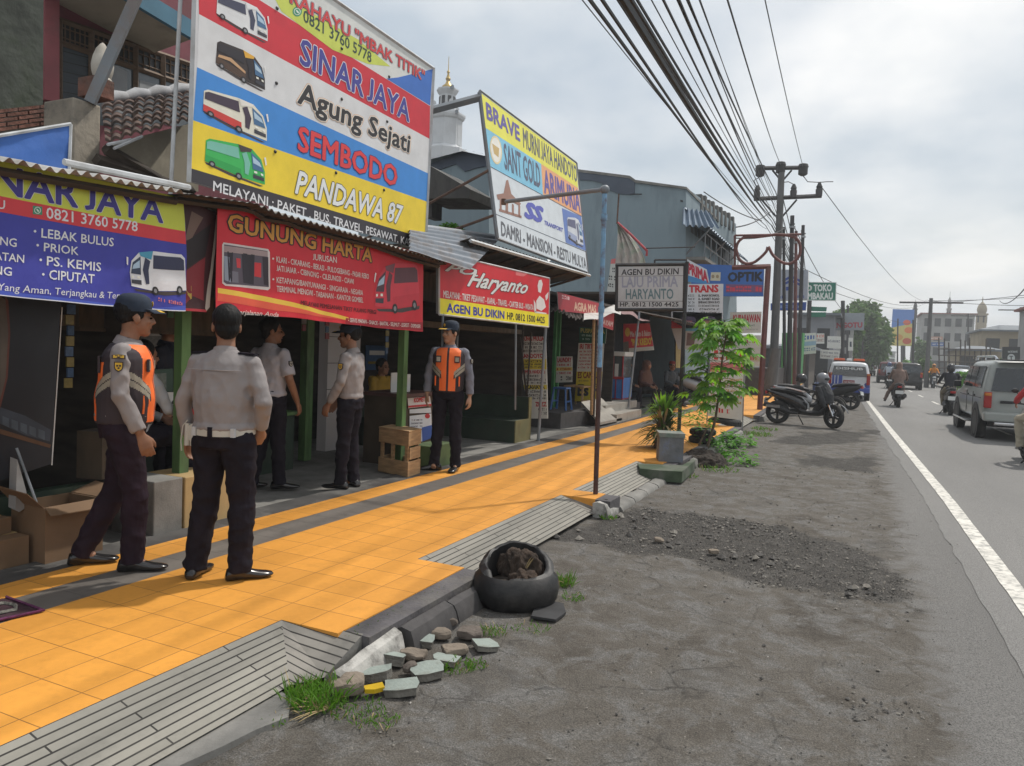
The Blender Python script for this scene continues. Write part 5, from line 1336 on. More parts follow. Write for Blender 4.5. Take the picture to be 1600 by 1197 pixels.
m_cap = mat('navy cap', (.013, .024, .045), .85, .15, 20)
m_gold = mat('gilded finial', (.42, .30, .10), .4)
m_yel = mat('yellow badge', (.58, .36, .03), .7, .1, 60)
m_beltw = mat('white belt', (.50, .49, .44), .55, .08)
m_eye = mat('dark eye', (.01, .008, .008), .2)
m_lip = mat('lip', (.24, .10, .08), .5)

def V(*a): return Vector(a)
BASE = dict(head=(0, .015, 1.575), neck=(0, -.01, 1.43), chest=(0, 0, 1.25), pelvis=(0, 0, .92),
   sl=(-.166, -.01, 1.354), sr=(.166, -.01, 1.354), el=(-.222, -.02, 1.10), er=(.222, -.02, 1.10), wl=(-.235, .05, .87), wr=(.235, .05, .87),
   hl=(-.09, 0, .88), hr=(.09, 0, .88), kl=(-.10, .015, .49), kr=(.10, .015, .49), al=(-.105, -.02, .085), ar=(.105, -.02, .085))
def head_parts(mb, c, M, m, face=True):
 T = lambda x, y, z: c + M @ Vector((x, y, z))
 R4 = M.to_4x4()
 mb.ell(T(0, -.018, .035), (.076, .095, .086), m, 18, 12, R4)
 mb.ell(T(0, .022, -.035), (.060, .070, .078), m, 16, 10, R4)
 mb.ell(T(0, .052, -.092), (.036, .034, .026), m, 12, 8, R4)
 mb.ell(T(0, .066, -.052), (.034, .026, .024), m, 12, 8, R4)
 mb.ell(T(0, .066, .022), (.052, .024, .016), m, 12, 8, R4)
 mb.tube([T(0, .078, .012), T(0, .096, -.012), T(0, .104, -.028), T(0, .088, -.038)], [.010, .013, .017, .012], m, 8)
 for s in (-1, 1):
  mb.ell(T(s * .074, -.012, -.012), (.011, .022, .033), m, 10, 8, R4); mb.ell(T(s * .040, .058, -.028), (.022, .02, .022), m, 10, 8, R4)
  mb.ell(T(s * .016, .092, -.032), (.011, .011, .009), m, 8, 6, R4)
def hand_parts(mb, w, d, n, m, s=1.0, curl=.45, thumb=1):
 """palm, four unequal bent fingers and a thumb at the palm's side; d points down the hand, n out of its back."""
 d = V3(d).normalized(); n = V3(n); n = (n - d * n.dot(d)).normalized(); a = d.cross(n) * thumb
 P = lambda x, y, z: w + (a * x + d * y + n * z) * s
 mb.tube([P(0, -.02, 0), P(0, .015, 0), P(.002, .05, .002), P(0, .088, 0), P(0, .098, -.002)], [(.024, .019), (.030, .018), (.040, .017), (.041, .014), (.034, .010)], m, 12, ref=a)
 for k, (x, L) in enumerate(((.031, .070), (.011, .080), (-.010, .074), (-.030, .058))):
  c_ = curl * (1 + .12 * k); pts = [P(x, .078, 0)]; ang = c_ * .35; y, z = .082, 0
  for q, f in enumerate((.45, .32, .26)):
   y += L * f * math.cos(ang); z -= L * f * math.sin(ang); pts.append(P(x * (1 + .04 * q), y, z)); ang += c_ * .8
  mb.tube(pts, [.0098 * s, .0094 * s, .0084 * s, .0068 * s], m, 8); mb.ell(pts[-1], .0072 * s, m, 8, 6)
 pts = [P(.022, .022, -.004), P(.044, .048, -.012), P(.052, .074, -.018), P(.050, .096, -.024)]
 mb.tube(pts, [.016 * s, .0125 * s, .011 * s, .008 * s], m, 8); mb.ell(pts[-1], .0085 * s, m, 8, 6)
def shoe_mesh(a, yaw, m, s=1.0, pitch=0.0):
 mb = MB(); M = Matrix.Translation((a[0], a[1], max(0, a[2] - .085))) @ Matrix.Rotation(yaw, 4, 'Z') @ Matrix.Rotation(pitch, 4, 'X')
 rings = []
 for y, w, h, z0 in ((-.085, .022, .03, .012), (-.075, .034, .075, .004), (-.03, .038, .10, .004), (.02, .037, .088, .008), (.07, .041, .064, .006), (.12, .046, .05, .003), (.165, .043, .042, .006), (.195, .03, .034, .014), (.205, .012, .024, .02)):
  ring = []
  for k in range(14):
   t = 2 * math.pi * k / 14; x, z = w * math.cos(t), z0 + (h - z0) * (.5 + .5 * math.sin(t));
   if math.sin(t) < 0: x *= 1.0 + .05; z = z0 + (h - z0) * max(0, .5 + .62 * math.sin(t))
   ring.append(M @ Vector((x * s, y * s, z * s)))
  rings.append(ring)
 mb.loft(rings, m)
 return mb
def person(label, loc, yaw, h=1.68, J=None, head_yaw=0.0, head_pitch=0.0, shirt=None, trousers=None, sleeves='long', belly=1.0, build_=1.0, voxel=.0075, skin=None, cap=False, hair=True,
           vest=False, group=None, feet=None, hands=(.45, .45), handdir=None, belt=None, dress=None, name='person', helmet=None, hijab=None, shoes=None, tuck=True, lean=0.0, seated=False, foldamp=.0125, hemz=.03):
 k = h / 1.70; skin = skin or m_skin; shirt = shirt or m_shirt; trousers = trousers or m_navy; shoes = shoes or m_shoe
 r = thing(name, label, 'person', loc, yaw, group)
 D = {q: V3(v) for q, v in BASE.items()}
 for q, v in (J or {}).items(): D[q] = V3(v)
 D = {q: v * k for q, v in D.items()}
 HM = Matrix.Rotation(head_yaw, 3, 'Z') @ Matrix.Rotation(head_pitch, 3, 'X')
 wd = build_
 sp = lambda t: D['pelvis'].lerp(D['neck'], t)                 # along the spine
 ax = (D['sr'] - D['sl']); ax.z *= .4; ax.normalize()
 TOR = [(-.10, .150, .110), (.0, .160, .118), (.12, .160, .116), (.26, .166, .118), (.45, .174, .120), (.62, .186, .122), (.75, .188, .113), (.84, .170, .098), (.91, .125, .082), (.955, .095, .072), (1.0, .062, .06)]
 # ---- body: one continuous surface from head to feet
 mb = MB(); head_parts(mb, D['head'], HM, skin)
 mb.tube([D['neck'] - (D['head'] - D['neck']) * .35, D['neck'].lerp(D['head'], .35), D['head'] + HM @ Vector((0, -.02, -.03))], [.062 * k, .054 * k, .058 * k], skin, 14)
 mb.tube([sp(t) for t, a, b in TOR], [((a * wd - .014) * k, (b * (belly if .0 < t < .6 else 1) * wd - .014) * k) for t, a, b in TOR], skin, 18, ref=ax)
 for s, S_, E_, W_ in (('l', 'sl', 'el', 'wl'), ('r', 'sr', 'er', 'wr')):
  a, b, c = D[S_], D[E_], D[W_]; fb = .76 if sleeves == 'long' else 1.0
  mb.tube([a, a.lerp(b, .3), a.lerp(b, .7), b, b.lerp(c, .25), b.lerp(c, .7), c], [q * k * (fb if i < 6 else 1) for i, q in enumerate((.048, .047, .042, .040, .041, .033, .027))], skin, 12)
  mb.ell(a, .044 * k, skin); mb.ell(b, .041 * k * fb, skin)
  hd = (handdir or {}).get(s); d = V3(hd[0]) if hd else (c - b).normalized() * .8 + Vector((0, .05, -.35))
  nn = V3(hd[1]) if hd else Vector((-1 if s == 'l' else 1, .25, 0))
  hand_parts(mb, c + d.normalized() * .01, d, nn, skin, k * 1.02, hands[0 if s == 'l' else 1], thumb=1 if s == 'l' else -1)
 for H_, K_, A_ in (('hl', 'kl', 'al'), ('hr', 'kr', 'ar')):
  a, b, c = D[H_], D[K_], D[A_]
  mb.tube([a, a.lerp(b, .4), b, b.lerp(c, .35), c], [q * k for q in (.076, .068, .050, .046, .034)], skin, 12); mb.ell(b, .05 * k, skin); mb.ell(c, .038 * k, skin)
  mb.tube([c, c + Vector((0, .06, -.045)) * k], [.034 * k, .03 * k], skin, 10)
 body = finish('body', remesh(mb, min(voxel, .0065) if voxel < .01 else voxel, 3), skin, r)
 if voxel < .012:
  for s in (-1, 1):
   mb = MB(); c_ = D['head'] + HM @ Vector((s * .031, .079, -.004)); mb.ell(c_, (.012, .008, .006), m_eye, 10, 6, HM.to_4x4()); build('eye', mb, r, smooth=True, local=True)
   mb = MB(); mb.tube([D['head'] + HM @ Vector((s * q, .086 - .012 * q / .05, z)) for q, z in ((.016, .016), (.032, .021), (.048, .016))], .0045, m_hair, 6); build('eyebrow', mb, r, local=True)
  mb = MB(); mb.tube([D['head'] + HM @ Vector((x, .089 - abs(x) * .25, -.064)) for x in (-.024, 0, .024)], [.004, .006, .004], m_lip, 6); build('mouth', mb, r, local=True)
 # ---- clothes
 if not dress:
  mb = MB(); pel = D['pelvis']; hipc = (D['hl'] + D['hr']) / 2
  up = (D['neck'] - D['pelvis']).normalized()
  mb.tube([pel + up * .075 * k, pel + up * .02 * k, pel.lerp(hipc, .6) + Vector((0, -.012, 0)) * k, hipc + Vector((0, -.012, -.05 if not seated else 0)) * k], [(.155 * k * wd, .118 * k * wd * belly ** .7), (.163 * k * wd, .126 * k * wd), (.172 * k * wd, .130 * k * wd), (.165 * k * wd, .118 * k * wd)], trousers, 18, ref=ax)
  for H_, K_, A_ in (('hl', 'kl', 'al'), ('hr', 'kr', 'ar')):
   a, b, c = D[H_], D[K_], D[A_]; dn = (c - b).normalized(); e = c + dn * (hemz * k)
   mb.tube([a + Vector((0, -.008, 0)), a.lerp(b, .25), a.lerp(b, .6), b, b.lerp(c, .3), b.lerp(c, .65), c.lerp(b, .12), e], [q * k * wd for q in (.098, .093, .080, .071, .070, .064, .062, .066)], trousers, 16)
   mb.ell(b, .070 * k * wd, trousers); mb.ell(a, .095 * k * wd, trousers)
  me = remesh(mb, voxel, 3); folds(me, foldamp * 1.15, (9, 9, 10), 3.0 + loc[1]); finish('trousers', me, trousers, r)
  mb = MB(); lo = -.02 if tuck else -.14
  mb.tube([sp(t) for t, a, b in [(lo, 0, 0)] + TOR[2:]], [(q[0] * k * wd, q[1] * k * wd) for q in [(.160, .120 * belly)] + [(a + .004, (b + .004) * (belly if t < .6 else 1)) for t, a, b in TOR[2:]]], shirt, 20, ref=ax)
  if tuck: mb.tube([sp(t) for t in (.035, .07, .12)], [(.164 * k * wd, .124 * k * wd * belly), (.176 * k * wd, .134 * k * wd * belly), (.17 * k * wd, .126 * k * wd * belly)], shirt, 20, ref=ax)
  for S_, E_, W_ in (('sl', 'el', 'wl'), ('sr', 'er', 'wr')):
   a, b, c = D[S_], D[E_], D[W_]
   if sleeves == 'long': mb.tube([a.lerp(sp(.86), .35), a, a.lerp(b, .3), a.lerp(b, .7), b, b.lerp(c, .3), b.lerp(c, .75), b.lerp(c, .93)], [q * k for q in (.06, .060, .059, .052, .049, .049, .043, .042)], shirt, 14)
   else: mb.tube([a.lerp(sp(.86), .35), a, a.lerp(b, .35), a.lerp(b, .86)], [q * k for q in (.06, .061, .062, .066)], shirt, 14)
   mb.ell(a, (.056 * k, .06 * k, .058 * k), shirt)
   if sleeves == 'long': mb.ell(b, .050 * k, shirt)
  me = remesh(mb, voxel, 3); folds(me, foldamp, (10, 10, 8), loc[0]); finish('shirt', me, shirt, r)
  mb = MB(); n0 = D['neck'] + Vector((0, -.005, -.015)) * k; up2 = (D['head'] - D['neck']).normalized()
  mb.tube([n0 - up2 * .02, n0 + up2 * .03 * k, n0 + up2 * .034 * k, n0 - up2 * .0], [(.082 * k, .08 * k), (.066 * k, .068 * k), (.060 * k, .062 * k), (.06 * k, .06 * k)], shirt, 18, ref=ax, cap=False); build('collar', mb, r, smooth=True, local=True)
 else:
  dress(r, D, k)
 if feet is not False:
  for q, (A_, yw, pt_) in enumerate((('al', *(feet[0] if feet else (.12, 0))), ('ar', *(feet[1] if feet else (-.12, 0))))):
   build('shoe', shoe_mesh(D[A_], yw, shoes, k, pt_), r, smooth=True, local=True, angle=60)
 if belt:
  mb = MB(); mb.tube([sp(t) for t in (-.015, .07)], [(.168 * k * wd, .130 * k * wd * belly), (.169 * k * wd, .130 * k * wd * belly)], belt, 28, ref=ax); build('belt', mb, r, smooth=True, local=True)
 C = D['head']; R4 = HM.to_4x4(); T = lambda x, y, z: C + HM @ Vector((x, y, z))
 if hair:
  mb = MB(); mb.ell(T(0, -.027, .042), (.083, .098, .090), m_hair, 20, 14, R4); mb.ell(T(0, -.058, -.012 if not cap else .0), (.070, .054, .072 if not cap else .045), m_hair, 16, 10, R4)
  for s in (-1, 1): mb.ell(T(s * .067, .006, .014), (.012, .024, .03), m_hair, 10, 8, R4)
  me = remesh(mb, max(voxel * .8, .005), 2); folds(me, .003, (60, 60, 14)); finish('hair', me, m_hair, r)
 if cap:
  mb = MB(); prof = [(.095, -.012), (.097, .015), (.095, .045), (.084, .075), (.058, .094), (.02, .101), (.0, .102)]
  mb.lathe(prof, m_cap, T(0, -.012, .045), 26, R4 @ Matrix.Diagonal((.90, 1.06, 1, 1))); cp = build('cap', mb, r, smooth=True, local=True, angle=70)
  mb = MB(); top, bot = [], []
  for j in range(13):
   a = math.pi * (.13 + .74 * j / 12)
   top.append([T(.088 * math.cos(a), -.012 + .103 * math.sin(a), .052), T(.082 * math.cos(a), .012 + .165 * math.sin(a) ** .9, .034 - .004)])
  mb.sheet([[a, a.lerp(b, .5) + HM @ Vector((0, 0, .006)), b] for a, b in top], m_cap); mb.sheet([[a + HM @ Vector((0, 0, -.005)), a.lerp(b, .5) + HM @ Vector((0, 0, .001)), b + HM @ Vector((0, 0, -.004))] for a, b in top], m_cap); build('visor', mb, cp, smooth=True, local=True)
  mb = MB(); mb.sheet([[a.lerp(b, .55) + HM @ Vector((0, 0, .0085)), a.lerp(b, .9) + HM @ Vector((0, 0, .004))] for a, b in top[2:11]], m_yel); build('visor_braid', mb, cp, local=True)
  mb = MB(); mb.ell(T(0, .094, .085), (.016, .006, .018), m_yel, 10, 8, R4); build('cap_badge', mb, cp, local=True)
 if helmet:
  mb = MB(); mb.ell(T(0, -.005, .02), (.125, .148, .135), helmet, 22, 14, R4); mb.tube([T(0, -.03, -.12), T(0, -.02, -.02)], [(.10, .12), (.122, .145)], helmet, 22, ref=HM @ Vector((1, 0, 0))); me = remesh(mb, max(voxel, .012), 3); finish('helmet', me, helmet, r)
  mb = MB(); mb.ell(T(0, .05, .01), (.112, .105, .07), m_black, 16, 10, R4); build('visor', mb, r, smooth=True, local=True)
 if hijab:
  mb = MB(); mb.ell(T(0, -.015, .02), (.105, .122, .125), hijab, 18, 12, R4); mb.tube([T(0, -.02, -.01), T(0, -.03, -.12), D['neck'] + Vector((0, -.01, -.05)), D['neck'] + Vector((0, -.01, -.22)), D['neck'] + Vector((0, 0, -.36))], [(.10, .115), (.10, .105), (.19, .13), (.235, .165), (.23, .17)], hijab, 18, ref=ax)
  me = remesh(mb, max(voxel, .012), 3); folds(me, .008, (9, 9, 5)); finish('headscarf', me, hijab, r)
  mb = MB(); mb.ell(T(0, .06, -.015), (.06, .055, .075), skin, 14, 10, R4); build('face', mb, r, smooth=True, local=True)
 if vest:
  mb = MB(); pts = [(-.03, .163, .126 * belly), (.03, .170, .130 * belly), (.12, .174, .130 * belly), (.3, .182, .132 * belly), (.5, .196, .138), (.66, .204, .138), (.78, .206, .130), (.86, .192, .114), (.915, .15, .096), (.95, .108, .086)]
  mb.tube([sp(t) for t, a, b in pts], [(a * k * wd + .006, b * k * wd + .006) for t, a, b in pts], m_hivis, 26, ref=ax)
  me = remesh(mb, voxel, 2); folds(me, .004, (8, 8, 8), 5)
  o_, fx = sp(0), ax.cross(Vector((0, 0, 1))); fwd = Vector((0, 0, 1)).cross(ax).normalized()
  L_ = (D['neck'] - D['pelvis']).length; upv = (D['neck'] - D['pelvis']).normalized()
  def vcol(p, n):
   d = Vector(p) - o_; t = d.dot(upv) / L_; x = d.dot(ax) / (k * wd); f = d.dot(fwd); ax_ = abs(x)
   if f > 0 and ax_ < .009: return 1
   if t > .80 and f < .02: return 1
   side = ax_ - (.085 + .09 * max(0, .42 - abs(t - .30)) * 0)
   s2 = t - (.34 + (ax_ - .05) * 1.7)                     # slanting tape
   if ax_ > .075 and abs(s2) < .035: return 2
   if ax_ > .075 and abs(s2 + .085) < .035 and ax_ > .085: return 2
   if ax_ > .075 and -.125 < s2 < .04: return 1
   if s2 <= -.125 and ax_ > .095: return 1
   if t > .5 and ax_ > .145: return 1
   if f < 0 and t > .72: return 1
   if t < .0: return 1
   return 0
  paint_faces(me, [m_hivis, m_vestblk, m_silver], vcol)
  vo = build('vest', me, r, smooth=True, angle=180, local=True, fix=False)
  for s in (-1, 1):
   mb = MB(); c_ = sp(.70) + ax * (s * .105 * k) + fwd * (.128 * k + .006); mb.box((0, 0, 0), (.06, .012, .075), m_vestblk, M=Matrix.Translation(c_) @ Matrix.Rotation(yaw * 0, 4, 'Z')); mb.box((0, .008, .0), (.042, .004, .05), m_silver, M=Matrix.Translation(c_)); build('chest_patch', mb, vo, local=True)
   mb = MB(); c_ = sp(.70) + ax * (s * .105 * k) - fwd * (.128 * k + .004); mb.box((0, 0, 0), (.07, .012, .10), m_hivis if 0 else m_vestblk, M=Matrix.Translation(c_)); build('back_patch', mb, vo, local=True)
   mb = MB(); c_ = sp(.22) + ax * (s * .135 * k) + fwd * (.105 * k)
   mb.tube([c_ + Vector((0, .012, -.055)), c_ + Vector((0, .016, 0)), c_ + Vector((0, .012, .055))], .008, m_hivis, 6); build('pocket_trim', mb, vo, local=True)
 r['k'] = 0; del r['k']
 return r, D, k, sp, ax
def badge(r, p, n, w, h, m_out, m_in, shape='shield', name='badge'):
 """an embroidered patch lying on a sleeve or chest; p and n in the person's own frame."""
 n = V3(n).normalized(); u = Vector((0, 0, 1)).cross(n).normalized(); v = n.cross(u)
 sh = [(-1, 1), (1, 1), (1, -.1), (.75, -.6), (0, -1), (-.75, -.6), (-1, -.1)] if shape == 'shield' else [(-1, .5), (0, .8), (1, .5), (1, -.8), (0, -.5), (-1, -.8)]
 mb = MB(); mb.prism([V3(p) + n * .004 + u * (a * w) + v * (b * h) for a, b in sh], n * -.012, m_out); o = build(name, mb, r, local=True)
 mb = MB(); mb.poly([V3(p) + n * .0055 + u * (a * w * .78) + v * (b * h * .8) for a, b in sh], m_in)
 for a, b in ((.3, .2), (-.3, .2), (0, -.25)): mb.poly([V3(p) + n * .0065 + u * (a * w + q * w * .22) + v * (b * h + z * h * .16) for q, z in ((-1, -1), (1, -1), (1, 1), (-1, 1))], m_out)
 build('emblem', mb, o, local=True)

# -- officer in orange vest and cap, seen from his right side, mid-stride
r, D, k, sp, ax = person('stout officer in navy cap and orange vest stepping along the walkway edge', (-4.05, 3.14, .15), RD(-46), 1.67,
 J=dict(head=(.0, .045, 1.575), neck=(0, .005, 1.43), al=(-.11, -.25, .09), kl=(-.11, -.06, .50), hl=(-.09, -.01, .89), ar=(.09, .06, .085), kr=(.10, .07, .49), er=(.225, .0, 1.10), wr=(.225, .11, .875), el=(-.235, -.04, 1.12), wl=(-.24, -.06, .88), pelvis=(0, -.01, .93)),
 head_yaw=RD(22), shirt=m_shirt, trousers=m_plum, belly=1.17, build_=1.06, cap=True, vest=True, feet=((.15, -.0), (-.05, 0)), hands=(.5, .6), voxel=.0075)
badge(r, D['sr'].lerp(D['er'], .32) + Vector((.072, .0, 0)), (1, .12, .12), .024, .03, m_vestblk, m_yel)
badge(r, D['sr'].lerp(D['er'], .08) + Vector((.074, 0, 0)), (1, .1, .25), .036, .016, m_vestblk, m_yel, 'arc', 'shoulder_tab')
# -- officer with his back to the camera, white belt
r, D, k, sp, ax = person('officer in grey shirt with white belt standing with his back to the camera', (-3.40, 3.30, .15), RD(14), 1.63,
 J=dict(head=(-.012, .01, 1.58), el=(-.262, -.045, 1.11), wl=(-.27, .02, .88), er=(.272, -.035, 1.12), wr=(.20, .08, .945), sl=(-.18, -.01, 1.348), sr=(.18, -.01, 1.348), al=(-.165, -.03, .085), kl=(-.12, .0, .48), ar=(.12, .0, .085), kr=(.115, .02, .48)),
 head_yaw=RD(36), shirt=m_shirt, trousers=m_navy, belly=1.16, build_=1.12, belt=m_beltw, hair=True, feet=((RD(8), 0), (RD(-50), 0)), hands=(.5, .8), handdir=dict(r=((-.35, .25, -.8), (.8, -.5, 0))), voxel=.0075)
for s in (-1, 1):
 mb = MB(); a = sp(.93) + ax * (s * .095) + Vector((0, 0, -.016)); b = D['sr' if s > 0 else 'sl'] + ax * (s * .03) + Vector((0, -.005, .052)); mb.prism([a + Vector((0, -.028, .028)), b + Vector((0, -.032, 0)), b + Vector((0, .032, 0)), a + Vector((0, .028, .03))], (0, 0, .012), m_navy); build('epaulette', mb, r, local=True)
mb = MB(); c = sp(.0) + ax * (-.196 * k) + Vector((0, -.06, -.03))
for q in (-.018, .018): mb.tube([c + Vector((q, 0, .075)), c + Vector((q * 1.05, -.003, -.055))], [.0165, .0165], m_beltw, 10)
mb.box(c + Vector((0, .0, .02)), (.05, .022, .09), m_beltw); build('baton_pouch', mb, r, local=True, smooth=True)
mb = MB(); mb.tube([c + Vector((-.02, 0, .095)), c + Vector((-.05, 0, .06)), c + Vector((-.062, 0, -.03)), c + Vector((-.056, 0, -.09))], .004, m_beltw, 6); build('cord', mb, r, local=True)
mb = MB(); mb.box(sp(.028) + Vector((.005, -.143 * 1.12 * k * 1.02, 0)), (.028, .022, .062), m_navy); build('belt_loop', mb, r, local=True)
for s in (-.11, .13):
 mb = MB(); mb.box(sp(.028) + Vector((s, -.128 * 1.12 * k * (1.0 if abs(s) < .12 else .93), 0)), (.026, .02, .05), m_frame_white); build('buckle', mb, r, local=True)
mb = MB(); mb.tube([sp(.76) + ax * x + Vector((0, -.128 + .10 * x * x * 4, 0)) for x in np.linspace(-.17, .17, 9)], .0035, m_shirt, 5); build('yoke_seam', mb, r, local=True)
# -- officer in short sleeves behind him
r, D, k, sp, ax = person('officer in pale short sleeved shirt beyond the man with the white belt', (-5.1, 5.5, .15), RD(2), 1.64,
 J=dict(er=(.235, .0, 1.11), wr=(.235, .13, .88), al=(-.11, -.10, .085), ar=(.10, .05, .085)), head_yaw=RD(-40), shirt=m_shirt_w, trousers=m_navy, sleeves='short', feet=((0, 0), (RD(-42), 0)), voxel=.009, hands=(.6, .6))
badge(r, D['sr'].lerp(D['er'], .38) + Vector((.07, -.012, 0)), (1, -.2, .1), .022, .028, m_vestblk, m_silver)
# -- officer with cap facing the counter
r, D, k, sp, ax = person('slim officer with cap and grey shirt facing the green counter, hands low', (-4.52, 5.98, .15), RD(103), 1.62,
 J=dict(el=(-.235, .0, 1.11), wl=(-.20, .14, .89), er=(.22, .02, 1.11), wr=(.14, .2, .90), al=(-.09, .04, .085), ar=(.10, -.02, .085), head=(0, .03, 1.575)), head_yaw=RD(8), shirt=m_shirt, trousers=m_navy, cap=True, build_=.97, feet=((RD(0), 0), (RD(-25), 0)), voxel=.009, hands=(.5, .5))
badge(r, D['sl'].lerp(D['el'], .36) + Vector((-.07, 0, 0)), (-1, .05, .1), .024, .032, m_vestblk, m_yel)
# -- young officer in orange vest facing the camera
r, D, k, sp, ax = person('slim officer in orange vest and cap standing beside the wooden crate', (-4.27, 7.48, .15), RD(-158), 1.72,
 J=dict(el=(-.235, -.01, 1.11), wl=(-.25, .03, .87), er=(.235, -.02, 1.11), wr=(.235, .05, .88), al=(-.11, .0, .085), ar=(.13, .01, .085), kl=(-.10, .02, .49)), head_yaw=RD(-38), shirt=m_shirt_d, trousers=m_navy, vest=True, cap=True, build_=.95, skin=m_skin2, feet=((RD(-8), 0), (RD(-72), 0)), voxel=.008, hands=(.6, .6))
badge(r, D['sl'].lerp(D['el'], .38) + Vector((-.066, .02, 0)), (-1, .45, .1), .022, .028, m_vestblk, m_silver)
# -- people in the stalls
SIT = dict(pelvis=(0, -.05, .50), neck=(0, .02, 1.0), head=(0, .05, 1.145), chest=(0, 0, .8), sl=(-.18, .0, .955), sr=(.18, .0, .955), el=(-.22, .05, .70), er=(.22, .05, .70), wl=(-.10, .28, .60), wr=(.10, .28, .60),
           hl=(-.09, .0, .48), hr=(.09, .0, .48), kl=(-.12, .40, .48), kr=(.12, .40, .48), al=(-.12, .38, .085), ar=(.12, .38, .085))
m_yshirt = mat('mustard shirt', (.34, .21, .02), .8, .1)
pz = lambda d: dict(SIT, **d)
for lab, lo, yw, hh, sh, tr, kw in (
 ('person in a mustard yellow shirt sitting behind the stall counter', (-6.35, 9.1, .13), RD(-95), 1.66, m_yshirt, m_navy, {}),
 ('person in a maroon top seated on the steps with clasped hands', (-4.85, 18.4, .22), RD(-110), 1.6, mat('maroon cloth', (.06, .022, .02), .85, .2), mat('black skirt', (.014, .013, .014), .9), dict(hijab=mat('brown scarf', (.10, .045, .03), .85))),
 ('person in dark clothes seated at the shaded left end of the steps', (-5.3, 18.2, .22), RD(-80), 1.62, mat('charcoal cloth', (.03, .03, .034), .85), m_navy, {}),
 ('person in a grey shirt and red cap crouching beside the parked motorcycles', (-4.75, 20.8, .16), RD(-125), 1.66, mat('dark grey shirt', (.055, .065, .075), .85), m_navy, dict(capcol=1)),
 ('person with a red cuffed sleeve reaching out behind the stout officer', (-5.05, 4.02, .35), RD(-10), 1.6, mat('white sports shirt', (.42, .43, .45), .8), m_navy, dict(reach=1))):
 J_ = dict(SIT)
 if kw.get('reach'): J_.update(er=(.24, .12, .72), wr=(.16, .36, .66))
 r, D, k, sp, ax = person(lab, lo, yw, hh, J=J_, shirt=sh, trousers=tr, voxel=.011, seated=True, tuck=False, hijab=kw.get('hijab'), hair='hijab' not in kw)
 if kw.get('capcol'):
  mb = MB(); mb.lathe([(.088, .03), (.09, .06), (.07, .105), (.0, .12)], mat('red cap', (.2, .02, .02), .8), D['head'] + Vector((0, -.012, .02)), 18); build('cap', mb, r, smooth=True, local=True)
 if kw.get('reach'):
  mb = MB(); a, b = D['er'], D['wr']; mb.tube([a.lerp(b, .55), a.lerp(b, .95)], [.056, .05], mat('red cuff', (.36, .02, .02), .8), 12); build('cuff', mb, r, smooth=True, local=True)
person('person in a dark navy jacket standing in the shade between the two large banners', (-5.6, 4.75, .13), RD(-60), 1.66, shirt=mat('navy jacket', (.014, .018, .035), .8), trousers=m_navy, voxel=.011)

# ================================================================== VEHICLES
m_tyre = mat('tyre rubber', (.016, .016, .017), .85, .25, 20, bump=.3, bscale=60, dirt=(.06, .055, .048), dscale=5, damt=.5)
m_rim = mat('dull alloy rim', (.30, .31, .32), .4, .1, metal=.7)
m_rimdark = mat('black rim', (.025, .025, .028), .4, .1)
m_blackpl = mat('black plastic', (.018, .018, .02), .5, .2, 10, spec=.4)
m_cgloss = mat('gloss black fairing', (.012, .012, .014), .25, .1, spec=.6)
m_cglass = mat('tinted car glass', (.018, .022, .026), .06, .1, spec=.8)
m_chrome = mat('chrome', (.55, .56, .58), .15, .05, metal=1.0)
m_tail = mat('red lamp', (.30, .012, .012), .2, .1)
m_amber = mat('amber lamp', (.5, .16, .02), .25, .1)
m_lampw = mat('clear lamp', (.6, .62, .62), .12, .05)
m_platew = mat('white plate', (.55, .56, .55), .5, .05)
def wheel(r, c, rad, wid, name='wheel', rim=None, spokes=5, ang=0.0):
 """a wheel turning about local X at c; tyre and rim are pieces of it."""
 M = Matrix.Translation(V3(c)) @ Matrix.Rotation(ang, 4, 'Z') @ Matrix.Rotation(RD(90), 4, 'Y'); w = wid / 2
 mb = MB(); mb.lathe([(rad * .66, -w * .85), (rad * .80, -w), (rad * .94, -w * .92), (rad, -w * .6), (rad, w * .6), (rad * .94, w * .92), (rad * .80, w), (rad * .66, w * .85)], m_tyre, (0, 0, 0), 28, M, cap=False)
 o = build(name, mb, r, local=True, smooth=True, angle=60)
 mb = MB(); mb.lathe([(rad * .67, -w * .8), (rad * .70, -w * .5), (rad * .62, -w * .4), (rad * .62, w * .4), (rad * .70, w * .5), (rad * .67, w * .8)], rim or m_rim, (0, 0, 0), 24, M, cap=False)
 for k in range(spokes):
  R2 = M @ Matrix.Rotation(2 * math.pi * k / spokes, 4, 'Z'); mb.box((rad * .36, 0, 0), (rad * .62, rad * .17, w * .7), rim or m_rim, M=R2)
 mb.lathe([(0, -w * .75), (rad * .17, -w * .7), (rad * .17, w * .7), (0, w * .75)], rim or m_rim, (0, 0, 0), 12, M); build('rim', mb, o, local=True)
 return o
